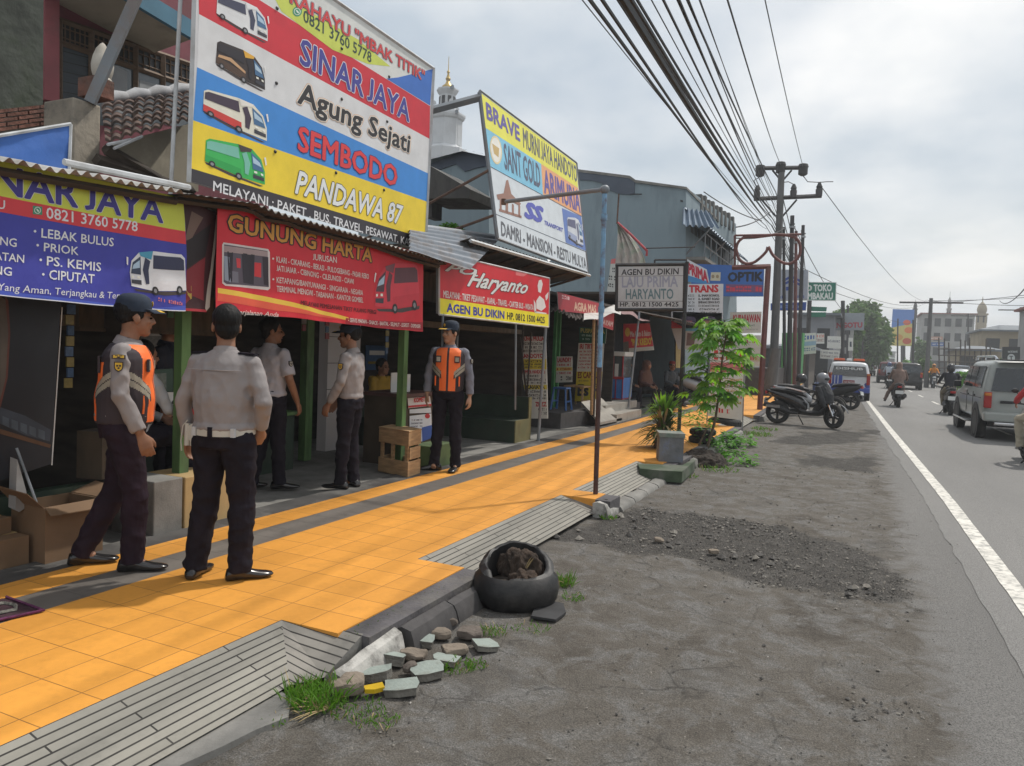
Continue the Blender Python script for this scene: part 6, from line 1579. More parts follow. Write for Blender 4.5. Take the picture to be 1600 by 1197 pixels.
def car(name, label, cat, loc, rz, paint_, L=4.3, W=1.66, H=1.75, belt=1.03, hood=.98, zb=.36, rear_tilt=.12, cowl=1.15, wsh=.55, rw=.33, low=None, low_z=0.0, group=None, sides=3, lights='tall', rear_extra=None, bumper=None, rim=None, glass=None, sidetrim=None, tail_h=(.78, 1.08)):
 r = thing(name, label, cat, loc, rz, group); w = W / 2; yr, yf = -L / 2, L / 2; glass = glass or m_cglass
 def ring(y0, y1, z0, zm, zt, wb, wt):
  half = [(0, z0), (wb * .90, z0), (wb * .985, z0 + .10), (wb, (z0 + zm) / 2 + .06), (wb * .985, zm), (wt + .015, zt - .09), (wt - .035, zt - .02), (wt - .16, zt + .012), (0, zt + .03)]
  lo, hi = z0, zt
  P = lambda x, z: Vector((x, y0 + (y1 - y0) * max(0, (z - zm) / max(.01, zt - zm)) if zt > zm + .2 else y0, z))
  return [P(x, z) for x, z in half] + [P(-x, z) for x, z in half[-2:0:-1]]
 st = [ring(yr, yr + rear_tilt, zb + .04, belt, H - .05, w * .95, w * .80), ring(yr + .07, yr + rear_tilt + .1, zb, belt + .005, H - .01, w * .99, w * .83), ring(yr + .9, yr + .9, zb, belt, H, w, w * .84), ring(0, 0, zb, belt, H, w, w * .84),
          ring(yf - L * .37, yf - L * .40, zb, belt, H - .03, w, w * .82), ring(yf - L * .25, yf - L * .25, zb, belt - .01, hood + .06, w, w * .86), ring(yf - .5, yf - .5, zb, belt - .06, hood, w * .99, w * .86), ring(yf - .08, yf - .08, zb + .03, belt - .16, hood - .10, w * .95, w * .80), ring(yf, yf, zb + .08, belt - .28, hood - .24, w * .9, w * .74)]
 mb = MB(); mb.loft(st, paint_); n = len(st[0])
 if low is not None:
  k = mb.mi(low)
  for q, f in enumerate(mb.f):
   if sum(mb.v[i][2] for i in f) / len(f) < low_z: mb.m[q] = k
 body = build('body', mb, r, local=True, smooth=True, angle=180)
 ss = body.modifiers.new('rounding', 'SUBSURF'); ss.levels = ss.render_levels = 2
 # glass: windscreen, side panes, rear pane
 def side(s, y0, y1, v0, v1):
  out = []
  for y, v in ((y0, v0), (y1, v0), (y1, v1), (y0, v1)):
   z = belt + (H - .09 - belt) * v
   x = (w * .985 + (w * .84 + .015 - w * .985) * v) + .008; out.append(Vector((s * x, y, z)))
  return out
 ys = [yr + .42, yr + 1.2, -.05 + .1, yf - L * .40 + .12]
 ys = list(np.linspace(yr + .38, yf - L * .33, sides + 1))
 for s in (-1, 1):
  for a, b in zip(ys, ys[1:]):
   q = side(s, a + .04, b - .04, .12, .93)
   if b == ys[-1]: q[2] = q[2] + Vector((0, -.34, 0));
   if a == ys[0]: q[3] = q[3] + Vector((0, .06, 0))
   mb = MB(); mb.prism(q, Vector((s * -.012, 0, 0)), glass); build('side_window', mb, body, local=True)
  mb = MB(); mb.box((s * (w + .10), ys[-1] - .05, belt + .10), (.16, .09, .15), m_blackpl); build('mirror', mb, r, local=True, bevel=.02)
  for a in ys[1:-1] if sides > 2 else ():
   pass
  for b in ys[1:3]:
   mb = MB(); mb.box((s * (w * .998), b - .16, belt - .11), (.02, .14, .03), m_blackpl); build('door_handle', mb, body, local=True)
   mb = MB(); mb.box((s * (w * .995), b, (belt + zb) / 2 + .05), (.01, .012, belt - zb - .16), m_blackpl); build('door_gap', mb, body, local=True)
 zr0 = belt + .03
 f = lambda x, z, d=.006: Vector((x, yr + rear_tilt * max(0, (z - belt) / (H - .05 - belt)) - d, z))
 mb = MB(); wq = w * .80; mb.prism([f(-w * .82, zr0), f(w * .82, zr0), f(w * .72, H - .16), (f(-w * .72, H - .16))], (0, .01, 0), glass); build('rear_window', mb, body, local=True)
 mb = MB(); a, b = st[4], st[5]; q = [a[6], a[n - 6], b[n - 6], b[6]]; nn = (q[1] - q[0]).cross(q[2] - q[0]).normalized(); nn = nn if nn.z > 0 else -nn
 mb.poly([p.lerp((q[0] + q[1] + q[2] + q[3]) / 4, .07) + nn * .03 for p in q], glass); build('windscreen', mb, body, local=True)
 for s in (-1, 1):
  mb = MB(); z0, z1 = tail_h; mb.box((s * w * .88, yr + .03, (z0 + z1) / 2), (w * .16, .13, z1 - z0), m_tail); mb.box((s * w * .885, yr + .022, z1 - .05), (w * .15, .13, .07), m_amber); o = build('tail_light', mb, r, local=True, bevel=.015)
  mb = MB(); mb.box((s * w * .72, yf - .03, hood - .2), (w * .3, .12, .14), m_lampw); build('headlight', mb, r, local=True, bevel=.02)
 mb = MB(); mb.box((0, yr - .02, zb + .14), (W * .97, .22, .2), bumper or m_blackpl); build('rear_bumper', mb, r, local=True, bevel=.04)
 mb = MB(); mb.box((0, yf + .0, zb + .12), (W * .95, .2, .24), bumper or m_blackpl); build('front_bumper', mb, r, local=True, bevel=.04)
 for s in (-1, 1):
  for y in (yr + .78, yf - .82):
   wheel(r, (s * (w - .09), y, rw), rw, .2, rim=rim)
   mb = MB(); M = Matrix.Translation((s * (w - .015), y, rw + .02)) @ Matrix.Rotation(RD(90), 4, 'Y'); mb.lathe([(rw + .075, -.02), (rw + .075, .02)], m_blackpl, (0, 0, 0), 28, M); build('wheel_arch', mb, body, local=True)
 mb = MB(); mb.box2((-w * .8, yr + .3, zb - .1), (w * .8, yf - .3, zb + .06), m_black); build('underside', mb, r, local=True)
 return r, body, f, w, yr, yf
def plate(r, c, wd, h, m, txt, mt, rotz=0.0, name='number_plate'):
 mb = MB(); mb.box(c, (wd, .012, h), m); o = build(name, mb, r, local=True)
 if txt:
  v, fc = glyphs(txt, .02); lo, hi = v.min(0), v.max(0); mb = MB()
  mb.add([(c[0] - wd * .42 + (a - lo[0]) / (hi[0] - lo[0]) * wd * .84, c[1] - .009, c[2] - h * .27 + b / hi[1] * h * .54) for a, b in v], fc, mt); build('characters', mb, o, local=True)
 return o
# the marked patrol car: white over blue, orange light bar
m_vanw = mat('white car paint', (.60, .62, .64), .3, .03, coat=.5); m_vanb = mat('blue car paint', (.03, .06, .30), .3, .05, coat=.5)
vb = atz(1322, 626, 0)
r, body, f, w, yr, yf = car('patrol_car', 'white and blue patrol car with orange light bar parked on the verge', 'car', (vb.x - .02, vb.y + 2.15, 0), RD(2.2), m_vanw, L=4.1, W=1.62, H=1.56, belt=.98, rear_tilt=.2, low=m_vanb, low_z=.70, tail_h=(.66, 1.12), bumper=m_vanb, zb=.30, rw=.31)
mb = MB(); mb.box((-w * .62, yr - .012, .84), (w * .62, .02, .36), m_vanb);
for k in range(3): mb.box((-w * .80 + k * .12, yr - .026, .84), (.03, .008, .34), m_vanw)
build('blue_panel', mb, r, local=True)
mb = MB(); o = plate(r, (.0, yr - .03, .76), .42, .14, mat('red plate', (.25, .015, .02), .5), 'AA 9527 B', m_platew)
v, fc = glyphs('DISHUB', .02); lo, hi = v.min(0), v.max(0); mb = MB()
zt_ = 1.255; mb.add([((a - lo[0]) / (hi[0] - lo[0]) * 1.0 - .5, f(0, zt_ + b / hi[1] * .10, .02).y, zt_ + b / hi[1] * .10) for a, b in v], fc, m_platew); build('lettering', mb, body, local=True)
mb = MB(); yb = yr + 1.3
mb.box((0, yb, 1.60), (1.2, .28, .03), m_blackpl); lb = build('light_bar', mb, r, local=True)
for x, m_ in ((-.38, m_orl := mat('orange beacon', (.55, .09, .02), .25)), (.38, m_orl), (0, m_lampw)):
 mb = MB(); mb.box((x, yb, 1.665), (.46 if x else .22, .24, .10), m_, taper=.85); build('lamp', mb, lb, local=True, bevel=.02)
for s in (-.35, .35):
 mb = MB(); mb.ell((s, yr + .75, 1.12), (.14, .06, .13), m_blackpl); build('headrest', mb, r, local=True, smooth=True)

# the big silver off-roader on the right
m_suv = mat('pale champagne paint', (.27, .29, .275), .32, .04, 2, coat=.4, dirt=(.26, .25, .22), damt=.3)
r, body, f, w, yr, yf = car('suv', 'pale silver suv with roof rack and tall tail lamps driving away', 'car', (3.24, 20.9, 0), RD(1.5), m_suv, L=4.35, W=1.72, H=1.74, belt=1.06, hood=1.05, zb=.40, rear_tilt=.16, rw=.36, tail_h=(.72, 1.06), bumper=m_suv)
for s in (-1, 1):
 mb = MB(); mb.tube([(s * w * .68, yr + .25, 1.76), (s * w * .70, yr + .45, 1.83), (s * w * .70, .5, 1.83), (s * w * .68, .8, 1.76)], .022, m_chrome, 6)
 for y in (yr + .5, -.6, .4): mb.tube([(s * w * .70, y, 1.75), (s * w * .70, y, 1.83)], .02, m_chrome, 6)
 build('roof_rail', mb, r, local=True)
 mb = MB(); mb.box((s * (w + .03), -.05, .36), (.2, 1.9, .04), m_chrome); build('side_step', mb, r, local=True, bevel=.01)
mb = MB(); mb.box((0, yr + .1, 1.755), (1.2, .3, .03), m_blackpl); build('spoiler', mb, r, local=True, bevel=.01)
mb = MB(); mb.box((-w * .48, yr - .018, .86), (.24, .02, .06), m_blackpl); build('tailgate_handle', mb, r, local=True)
mb = MB(); mb.box((0, yr - .15, .40), (1.3, .08, .07), m_chrome); build('bumper_bar', mb, r, local=True, bevel=.02)
mb = MB(); mb.tube([(-w * .98, yr + .3, .92), (-w * 1.0, .9, .92)], .012, m_blackpl, 4); build('side_moulding', mb, r, local=True)
plate(r, (.1, yr - .03, .72), .42, .12, m_platew, None, m_black)

# ------------------------------------------------------------------ scooters
def scooter(label, loc, rz, col, group, lean=0.0, steer=0.0, plate_m=None, cover=False, seatcol=None, mirrors=True, s=1.0, helmet=False, cat='scooter', name='scooter'):
 r = thing(name, label, cat, loc, rz, group); LM = Matrix.Rotation(lean, 4, 'Y')
 def put(name, mb, parent=r, **kw):
  mb.v = [tuple(LM @ Vector(v)) for v in mb.v]; return build(name, mb, parent, local=True, **kw)
 wheel(r, (0, -.66, .285), .285, .13, 'rear_wheel', m_rimdark, 5)
 wheel(r, (0, .66, .285), .285, .11, 'front_wheel', m_rimdark, 5, ang=steer)
 sec = lambda y, z, w, h: [Vector((w * math.cos(t) * (1 - .25 * max(0, -math.sin(t))), y, z + h * math.sin(t))) for t in np.linspace(0, 2 * math.pi, 14, endpoint=False)]
 mb = MB(); mb.loft([sec(-.98, .80, .05, .03), sec(-.9, .77, .10, .06), sec(-.7, .70, .15, .12), sec(-.4, .62, .17, .16), sec(-.12, .52, .165, .17), sec(.05, .42, .15, .13)], col); body = put('body', mb, smooth=True, angle=70)
 mb = MB(); mb.loft([sec(-.1, .36, .16, .10), sec(.1, .32, .16, .07), sec(.32, .33, .15, .07), sec(.45, .40, .13, .10)], m_blackpl); put('floor', mb, body, smooth=True)
 mb = MB(); prof = [(.30, .38, .19), (.40, .55, .22), (.46, .72, .22), (.42, .88, .17), (.36, .98, .12)]
 mb.loft([[Vector((x * w / .2, y + dy, z)) for x, dy in ((-.2, -.10), (-.14, .03), (0, .10), (.14, .03), (.2, -.10), (.1, -.05), (0, -.02), (-.1, -.05))] for y, z, w in prof], col); put('front_shield', mb, body, smooth=True, angle=50)
 mb = MB(); mb.loft([sec(-.88, .84, .09, .035), sec(-.6, .83, .13, .06), sec(-.3, .80, .145, .06), sec(-.05, .74, .12, .05), sec(.0, .70, .07, .03)], seatcol or m_blackpl); put('seat', mb, smooth=True)
 mb = MB(); mb.tube([(-.33, .22, 1.0), (-.18, .32, .98), (0, .36, .97), (.18, .32, .98), (.33, .22, 1.0)], .016, m_blackpl, 8); mb.box((0, .36, .98), (.16, .14, .12), col); put('handlebar', mb, smooth=True)
 for sx in (-1, 1):
  mb = MB(); mb.tube([(sx * .33, .22, 1.0), (sx * .24, .27, 1.0)], .022, m_blackpl, 8); put('grip', mb)
  if mirrors:
   mb = MB(); mb.tube([(sx * .22, .28, 1.0), (sx * .27, .26, 1.14), (sx * .30, .25, 1.18)], .006, m_blackpl, 6); mb.ell((sx * .32, .25, 1.20), (.055, .015, .038), m_blackpl, 12, 8); put('mirror', mb, smooth=True)
  mb = MB(); mb.tube([(sx * .075, .66, .285), (sx * .07, .54, .55), (sx * .05, .44, .75)], .022, m_chrome, 8); put('fork', mb, smooth=True)
 mb = MB(); mb.ell((0, .53, .73), (.11, .05, .06), m_lampw, 12, 8); put('headlight', mb, smooth=True)
 mb = MB(); g = [[(x, .66 + .32 * math.cos(a), .285 + .32 * math.sin(a)) for x in (-.07, 0, .07)] for a in np.linspace(.3, 2.3, 9)]; mb.sheet(g, col); put('front_fender', mb, smooth=True)
 mb = MB(); mb.box((0, -.97, .75), (.15, .06, .07), m_tail); put('tail_light', mb, bevel=.015)
 mb = MB(); g = [[(-.07, -.86, .66), (.07, -.86, .66)], [(-.07, -.98, .55), (.07, -.98, .55)], [(-.06, -1.04, .40), (.06, -1.04, .40)]]; mb.sheet(g, m_blackpl); mb.prism([g[0][0], g[0][1], g[1][1], g[1][0]], (0, .02, 0), m_blackpl); put('rear_fender', mb)
 mb = MB(); mb.prism([(-.13, -1.0, .50), (.13, -1.0, .50), (.13, -.97, .62), (-.13, -.97, .62)], (0, .012, 0), plate_m or m_platew); put('number_plate', mb)
 mb = MB(); mb.tube([(.13, -.15, .28), (.15, -.35, .30), (.17, -.5, .36), (.17, -.95, .46)], [.03, .035, .06, .065], m_blackpl, 10); mb.box((.235, -.72, .41), (.012, .34, .06), m_rim, M=Matrix.Identity(4)); put('exhaust', mb, smooth=True, angle=50)
 mb = MB(); mb.tube([(-.12, -.66, .285), (-.12, -.35, .33), (-.10, -.1, .36)], [.06, .08, .09], m_blackpl, 10); put('engine', mb, smooth=True)
 mb = MB(); mb.tube([(-.1, -.2, .25), (-.24, -.1, .02)], .014, m_blackpl, 6); put('kickstand', mb)
 if cover:
  mb = MB(); mb.prism([(-.13, -.5, .892), (.13, -.5, .892), (.13, -.05, .80), (-.13, -.05, .80)], (0, .005, .02), mat('creased white sheet', (.55, .52, .5), .8, .12, 9, dirt=(.5, .22, .16), dscale=6, damt=.7)); put('seat_sheet', mb)
 return r
m_grey_h = mat('grey helmet', (.20, .21, .23), .3, .1, spec=.6); m_black_h = mat('black helmet', (.02, .02, .024), .25, .1, spec=.6); m_blueh = mat('dull blue helmet', (.07, .10, .2), .3, .1, spec=.6)
PKS = 'motor scooters parked beside the kerb'
a, b = atz(1214, 664, 0), atz(1296, 668, 0)
mid = (a + b) / 2 + Vector((.02, .12, 0)); hd = math.atan2((b - a).y, (b - a).x) - math.pi / 2
scooter('black maxi scooter with white sheet on its seat parked in front of the others', (mid.x, mid.y, 0), RD(-104), m_cgloss, PKS, lean=RD(-5), steer=RD(-28), cover=True)
c, s_ = math.cos(RD(-104)), math.sin(RD(-104))
def helmet_thing(label, p, m, rz):
 r = thing('helmet', label, 'helmet', p, rz); mb = MB(); mb.ell((0, 0, .13), (.125, .15, .135), m, 20, 14); mb.tube([(0, -.02, .02), (0, 0, .12)], [(.11, .13), (.122, .146)], m, 20, ref=(1, 0, 0)); build('shell', mb, r, local=True, smooth=True)
 mb = MB(); mb.ell((0, .05, .12), (.112, .108, .07), m_black, 16, 10); build('visor', mb, r, local=True, smooth=True)
P_ = lambda y, z: Vector((mid.x - s_ * y, mid.y + c * y, z))
helmet_thing('grey full face helmet resting on the handlebar of the black scooter', P_(.36, 1.04), m_grey_h, RD(-104))
# jacket draped over its front
r = thing('jacket', 'dark jacket draped over the front of the black scooter', 'jacket', P_(.38, .55), RD(-104))
mb = MB(); mb.tube([(0, .10, .02), (0, .06, .2), (0, -.02, .42), (0, -.06, .5)], [(.20, .16), (.24, .19), (.27, .15), (.16, .09)], m_black, 16, ref=(1, 0, 0)); mb.tube([(.25, -.05, .42), (.27, .05, .15), (.22, .12, -.05)], [.07, .065, .055], m_black, 12); mb.tube([(-.25, -.05, .42), (-.27, .05, .15), (-.22, .12, -.05)], [.07, .065, .055], m_black, 12)
m_jk = mat('dark grey jacket cloth', (.022, .024, .028), .8, .2, 8, bump=.3, bscale=20); me = remesh(mb, .014, 3); folds(me, .012, (9, 9, 9)); me.materials.clear(); me.materials.append(m_jk); me.polygons.foreach_set('material_index', [0] * len(me.polygons)); build('cloth', me, r, local=True, smooth=True, angle=180, fix=False)
m_silverp = mat('silver scooter paint', (.38, .40, .43), .3, .08, coat=.4)
w2 = atz(1262, 652, 0)
scooter('silver and black motorcycle parked behind the black maxi scooter', (w2.x, w2.y + .5, 0), RD(-84), m_silverp, PKS, lean=RD(-5), steer=RD(-20))
helmet_thing('black open helmet on the seat of the silver motorcycle', (w2.x - .25, w2.y + .5, .93), m_black_h, RD(-80)); helmet_thing('dull blue helmet on the handlebar of the silver motorcycle', (w2.x + .2, w2.y + .4, .72), m_blueh, RD(-110))
w3 = atz(1285, 640, 0)
scooter('dark motorcycle with pale tail parked between the silver one and the patrol car', (w3.x + .2, w3.y + 1.2, 0), RD(70), m_blackpl, PKS, lean=RD(5))
# cluster at the shop front
for k, (x, y, a, cc, l) in enumerate(((-4.15, 22.3, -75, m_silverp, 'white scooter parked nearest the walkway at the shop front cluster'), (-4.5, 23.2, -100, m_cgloss, 'black scooter in the middle of the shop front cluster'), (-4.6, 24.4, -95, m_blackpl, 'dark scooter at the far end of the shop front cluster'))):
 scooter(l, (x, y, .15), RD(a), cc, 'scooters parked at the shop front', lean=RD(-5), steer=RD(20))

# ------------------------------------------------------------------ riders in the traffic
RIDE = dict(pelvis=(0, -.30, .86), neck=(0, -.16, 1.36), head=(0, -.12, 1.505), chest=(0, -.2, 1.1), sl=(-.185, -.17, 1.315), sr=(.185, -.17, 1.315), el=(-.28, .0, 1.09), er=(.28, .0, 1.09), wl=(-.30, .20, 1.03), wr=(.30, .20, 1.03),
   hl=(-.10, -.26, .84), hr=(.10, -.26, .84), kl=(-.17, .15, .70), kr=(.17, .15, .70), al=(-.15, .10, .36), ar=(.15, .10, .36))
RG = 'scooters in the traffic'
def rider(px, py, what, sclabel, col, shirt, trousers, **kw):
 p = atz(px, py, 0); rz = kw.pop('rz', RD(1)); dx = kw.pop('dx', 0.0)
 scooter(sclabel, (p.x + dx, p.y + .66, .01), rz, col, RG, mirrors=True)
 J_ = {q: tuple(np.array(v) * (1.7 / 1.62)) for q, v in dict(RIDE, **kw.pop('J', {})).items()}
 return person(what, (p.x + dx, p.y + .66, .0), rz, 1.62, J=J_, shirt=shirt, trousers=trousers, voxel=.02, seated=True, tuck=False, feet=((0, 0), (0, 0)), **kw)
m_brownrobe = mat('dusty brown robe', (.18, .125, .105), .9, .12)
rider(1384, 636, 'person in a dusty brown headscarf and robe riding a scooter away', 'dark scooter ridden by the person in the brown headscarf', m_blackpl, m_brownrobe, m_brownrobe, dx=.38, hijab=mat('dusty brown headscarf', (.21, .145, .12), .9, .1), hair=False, J=dict(kl=(-.26, .10, .62), al=(-.40, .02, .26)))
rider(1484, 650, 'person in a black jacket and helmet riding beside the silver suv', 'dark scooter ridden by the person in the black jacket', m_cgloss, mat('black jacket', (.013, .014, .02), .8), mat('khaki cloth', (.2, .17, .12), .85), helmet=m_black_h, hair=False)
rider(1388, 608, 'person in a pale shirt and helmet riding behind the black car', 'scooter ridden by the person in the pale shirt', m_blackpl, mat('pale blue shirt', (.42, .46, .52), .8), m_navy, helmet=m_blueh, hair=False)
rider(1459, 607, 'person in an orange jacket riding towards the camera', 'dark scooter coming towards the camera', m_blackpl, mat('orange jacket', (.60, .22, .02), .8), m_navy, rz=RD(180), helmet=mat('amber helmet', (.5, .2, .03), .4), hair=False)
rp = atz(1592, 735, 0)
scooter('white scooter entering at the right edge beside the silver suv', (rp.x + .40, rp.y + .95, .01), RD(3), mat('pearl white fairing', (.5, .52, .53), .3, coat=.4), RG)
m_khaki = mat('khaki trousers', (.40, .36, .28), .85, .06, bump=.2, bscale=20)
person('person in a red shirt and khaki trousers riding in at the right edge', (rp.x + .40, rp.y + .95, .0), RD(3), 1.66, J={q: tuple(np.array(v) * (1.7 / 1.66)) for q, v in dict(RIDE, kl=(-.26, .15, .74), al=(-.22, .12, .30), el=(-.33, -.02, 1.10), wl=(-.30, .2, 1.02)).items()}, shirt=mat('red shirt', (.42, .03, .035), .8, .08, bump=.2, bscale=20), trousers=m_khaki, voxel=.012, seated=True, tuck=False, helmet=m_black_h, hair=False, feet=((0, 0), (0, 0)))

# ------------------------------------------------------------------ farther cars
FC_ = 'cars in the distance'
q = atz(1409, 603, 0)
car('car', 'black hatchback driving away behind the riders', 'car', (2.7, 52.5, 0), 0, m_cgloss, L=3.9, W=1.65, H=1.62, group=FC_, sides=2)
car('car', 'dark red car ahead of the black hatchback', 'car', (2.2, 66, 0), 0, mat('dark red car paint', (.10, .012, .014), .3, coat=.4), L=4.1, W=1.66, H=1.66, group=FC_, sides=2)
q = atz(1350, 586, 0); r, body, f, w, yr, yf = car('suv', 'white suv with a spare wheel on its tailgate coming up far ahead', 'car', (1.0, 99, 0), 0, m_vanw, L=4.2, W=1.68, H=1.72, group=FC_, sides=2)
wh = wheel(r, (0, 0, 0), .34, .2, 'spare_wheel', m_rimdark); wh.rotation_euler = (0, 0, RD(90)); wh.location = (-.15, yr - .12, .98)
car('minibus', 'white high roofed minibus beyond the white suv', 'car', (1.2, 118, 0), 0, m_vanw, L=4.8, W=1.8, H=2.1, group=FC_, sides=3)
q = atz(1463, 588, 0); car('car', 'blue grey car waiting on the far side road', 'car', (7.9, 74, 0), RD(180), mat('blue grey car paint', (.12, .16, .22), .3, coat=.4), L=4.0, W=1.62, H=1.6, group=FC_, sides=2)
car('minibus', 'pale green minibus far off in the oncoming lane', 'car', (5.0, 150, 0), RD(180), mat('pale green paint', (.28, .36, .32), .4), L=5.5, W=2.0, H=2.5, group=FC_, sides=3)

# ================================================================== POLES, SIGNS AND CABLES along the street
m_polegrey = mat('grey concrete pole', (.125, .125, .125), .9, .2, 4, stretch=(2, 2, .4), dirt=(.09, .088, .085), damt=.6)
m_poledark = mat('dark tarred pole', (.045, .043, .045), .85, .25, 4, stretch=(2, 2, .4))
m_polebrown = mat('maroon painted steel', (.15, .05, .045), .7, .2, 6, dirt=(.09, .05, .04), damt=.5)
m_poleblue = mat('blue painted pipe', (.17, .33, .50), .5, .12, 6, dirt=(.12, .06, .045), dscale=4, damt=.9)
m_wire = mat('black cable', (.016, .017, .02), .6, .1)
# blue pipe with an arm over the walkway
b = atz(930.5, 772, .15); t = aty(945, 296, b.y); e = aty(787, 315.5, b.y)
r0 = thing('pipe_pole', 'slim blue pipe pole with rusty lower half and a bent arm over the walkway', 'pole', b)
mid_ = b.lerp(t, .42)
mb = MB(); mb.tube([b, mid_], .026, mat('rust brown pipe', (.075, .04, .035), .8, .3, 8)); build('lower_pipe', mb, r0, smooth=True)
mb = MB(); mb.tube([mid_, b.lerp(t, .985)], .026, m_poleblue, 10); mb.lathe([(.034, 0), (.034, .06)], m_poleblue, b.lerp(t, .6), 10); mb.lathe([(.034, 0), (.034, .06)], m_poleblue, b.lerp(t, .9), 10); build('upper_pipe', mb, r0, smooth=True)
mb = MB(); mb.ell(t, (.05, .045, .045), m_steel, 12, 8); mb.tube([t, t.lerp(e, .12), e], .022, m_steel, 8); mb.lathe([(.028, -.03), (.028, .03)], m_rust, e, 8); build('arm', mb, r0, smooth=True)
# framed sign on a post
Yp = 14.3; b = atz(1061, 690, .15);
S = Plane((0, b.y, 0), (0, -1, 0)); b = S.hit(1061, 674)
r0 = thing('post_sign', 'white framed sign with grey and teal lettering hung from a dark post', 'sign', b)
mb = MB(); mb.tube([S.hit(1060, 690), S.hit(1073.5, 409)], .032, m_poledark, 8); build('post', mb, r0, smooth=True)
mb = MB(); S.slab(mb, [(966, 417), (1069, 415.5), (1068, 482), (965, 481.5)], paint(196, 196, 198), m_paper, .05); build('panel', mb, r0)
mb = MB()
for p, q in (((962, 414), (1075, 413)), ((962, 484), (1072, 484)), ((964, 413), (963, 485)), ((1070.5, 413), (1069, 485))): mb.tube([S.hit(*p, 3), S.hit(*q, 3)], .028, m_poledark, 4)
mb.tube([S.hit(1023, 406, 0), S.hit(1073, 406, 0)], .015, m_poledark, 4); mb.tube([S.hit(1023, 406, 0), S.hit(1023, 414, 0)], .015, m_poledark, 4); build('frame', mb, r0)
mb = LG(); K_ = paint(58, 56, 60)
S.text(mb, 'AGEN BU DIKIN', (971, 430), (1060, 428.5), (971.5, 421), K_, 2, .02); S.text(mb, 'LAJU PRIMA', (972, 449), (1059, 448), (972, 433), paint(158, 160, 178), 2, .02); S.text(mb, 'HARYANTO', (978, 467.3), (1052, 467), (978, 452), paint(104, 130, 138), 2, .02); S.text(mb, 'HP. 0812 1500 4425', (969, 478.8), (1060, 478.8), (969, 472.3), K_, 2, .02)
S.poly(mb, [(966, 431.4), (1069, 430.4), (1069, 431), (966, 432)], K_, 2); S.poly(mb, [(966, 470.6), (1068, 470.4), (1068, 471), (966, 471.2)], K_, 2); build('lettering', mb, r0)
# small white list sign peeping behind it, and the coloured flag above
S2 = Plane((0, 17.5, 0), (0, -1, 0))
listboard('list_sign', 'narrow white list sign with a red top behind the framed post sign', S2, [(955, 405), (968, 403), (963, 462), (948, 458)], [(0, .14, 'bg', (220, 120, 120), 0), (.25, .38, 'x', INK, 0), (.48, .6, 'x', INK, 0), (.7, .8, 'x', INK, 0)], cat='sign')
r0 = thing('pennant', 'pale cloth pennant with red hem and green ornament strung above the list sign', 'flag', S2.hit(980, 412))
tri = [(965, 349), (1011, 393), (1010, 420), (990, 418), (962, 412)]
g = []
for i in range(11):
 u = i / 10; A = lerp(tri[0], tri[4], u); B = lerp(tri[0], tri[1] if 0 else (1011, 393), 1) if u > 1 else lerp(lerp(tri[0], tri[1], min(1, u * 1.0 + .001)), lerp(tri[1], tri[2], u), u * u)
 g.append([S2.hit(*lerp(A, B, j / 12)) + Vector((0, .05 * math.sin(j * 2.1 + u * 4), 0)) for j in range(13)])
mb = MB(); mb.sheet(g, mat('pale pennant cloth', (.48, .44, .41), .85, .2, 3, dirt=(.26, .40, .28), dscale=2.2, damt=.8)); build('cloth', mb, r0, smooth=True)
mb = MB(); mb.tube([S2.hit(965, 348, 4), S2.hit(985, 366, 4), S2.hit(1011, 392, 4), S2.hit(1010, 400, 4)], .03, mat('red hem', (.38, .06, .07), .8), 6); build('hem', mb, r0)
mb = MB(); mb.tube([S2.hit(967, 303), S2.hit(964, 350)], .02, m_rust, 5); build('rod', mb, r0); mb = MB(); mb.tube([S2.hit(1008, 388), S2.hit(1086, 386)], .014, m_black, 4); build('rod', mb, r0)
# coloured boards of the shops beyond
S = Plane((0, 24.0, 0), (0, -1, 0))
r_ = listboard('shop_sign', 'blue shop sign with black heading and a faded red strip', S, [(1098, 413), (1194, 417), (1192, 463), (1098, 463)], [(0, 1, 'bg', (52, 96, 168), 0), (.23, .52, 'text', (34, 38, 48), ('OPTIK', .42, .97)), (.66, .86, 'bg', (0, 0, 0), 0)], cat='sign') if 0 else None
r0 = thing('shop_sign', 'blue shop sign with black heading and a faded red strip', 'sign', S.hit(1145, 463))
mb = MB(); S.slab(mb, [(1080, 412), (1194, 416.5), (1192.5, 463), (1080, 463)], paint(56, 104, 178), m_steel, .12); S.poly(mb, [(1134, 444), (1192, 445.5), (1191.5, 457), (1134, 457)], paint(120, 82, 120), 1); S.poly(mb, [(1111, 425.5), (1126, 425.5), (1125.5, 439), (1110, 438.5)], paint(206, 200, 176), 1); build('panel', mb, r0)
mb = LG(); S.text(mb, 'OPTIK', (1137.6, 439.6), (1191, 439), (1138, 426), paint(34, 38, 52), 2, .05); scribble(S, mb, (1135, 455), (1190, 455.5), 8, paint(206, 70, 90), 2, 4, .8)
for q in ((1114, 432), (1121, 432)): S.poly(mb, [(q[0] + 2.6 * math.cos(k * .9), q[1] + 3 * math.sin(k * .9)) for k in range(7)], paint(160, 140, 110), 2)
build('lettering', mb, r0)
S = Plane((0, 22.8, 0), (0, -1, 0))
r0 = thing('awning_sign', 'slanted white and blue sign with a row of red letters beside the blue shop sign', 'sign', S.hit(1090, 440))
mb = MB(); S.slab(mb, [(1074, 405), (1104, 421), (1108, 442), (1074, 436)], paint(206, 210, 214), m_steel, .08); S.poly(mb, [(1074, 430), (1107, 440), (1108, 444), (1074, 440)], paint(70, 140, 196), 1); build('panel', mb, r0)
mb = LG(); S.text(mb, 'PRIMA', (1076, 427), (1106, 441), (1075, 411), paint(190, 44, 66), 2, .06); build('lettering', mb, r0)
S = Plane((0, 20.5, 0), (0, -1, 0))
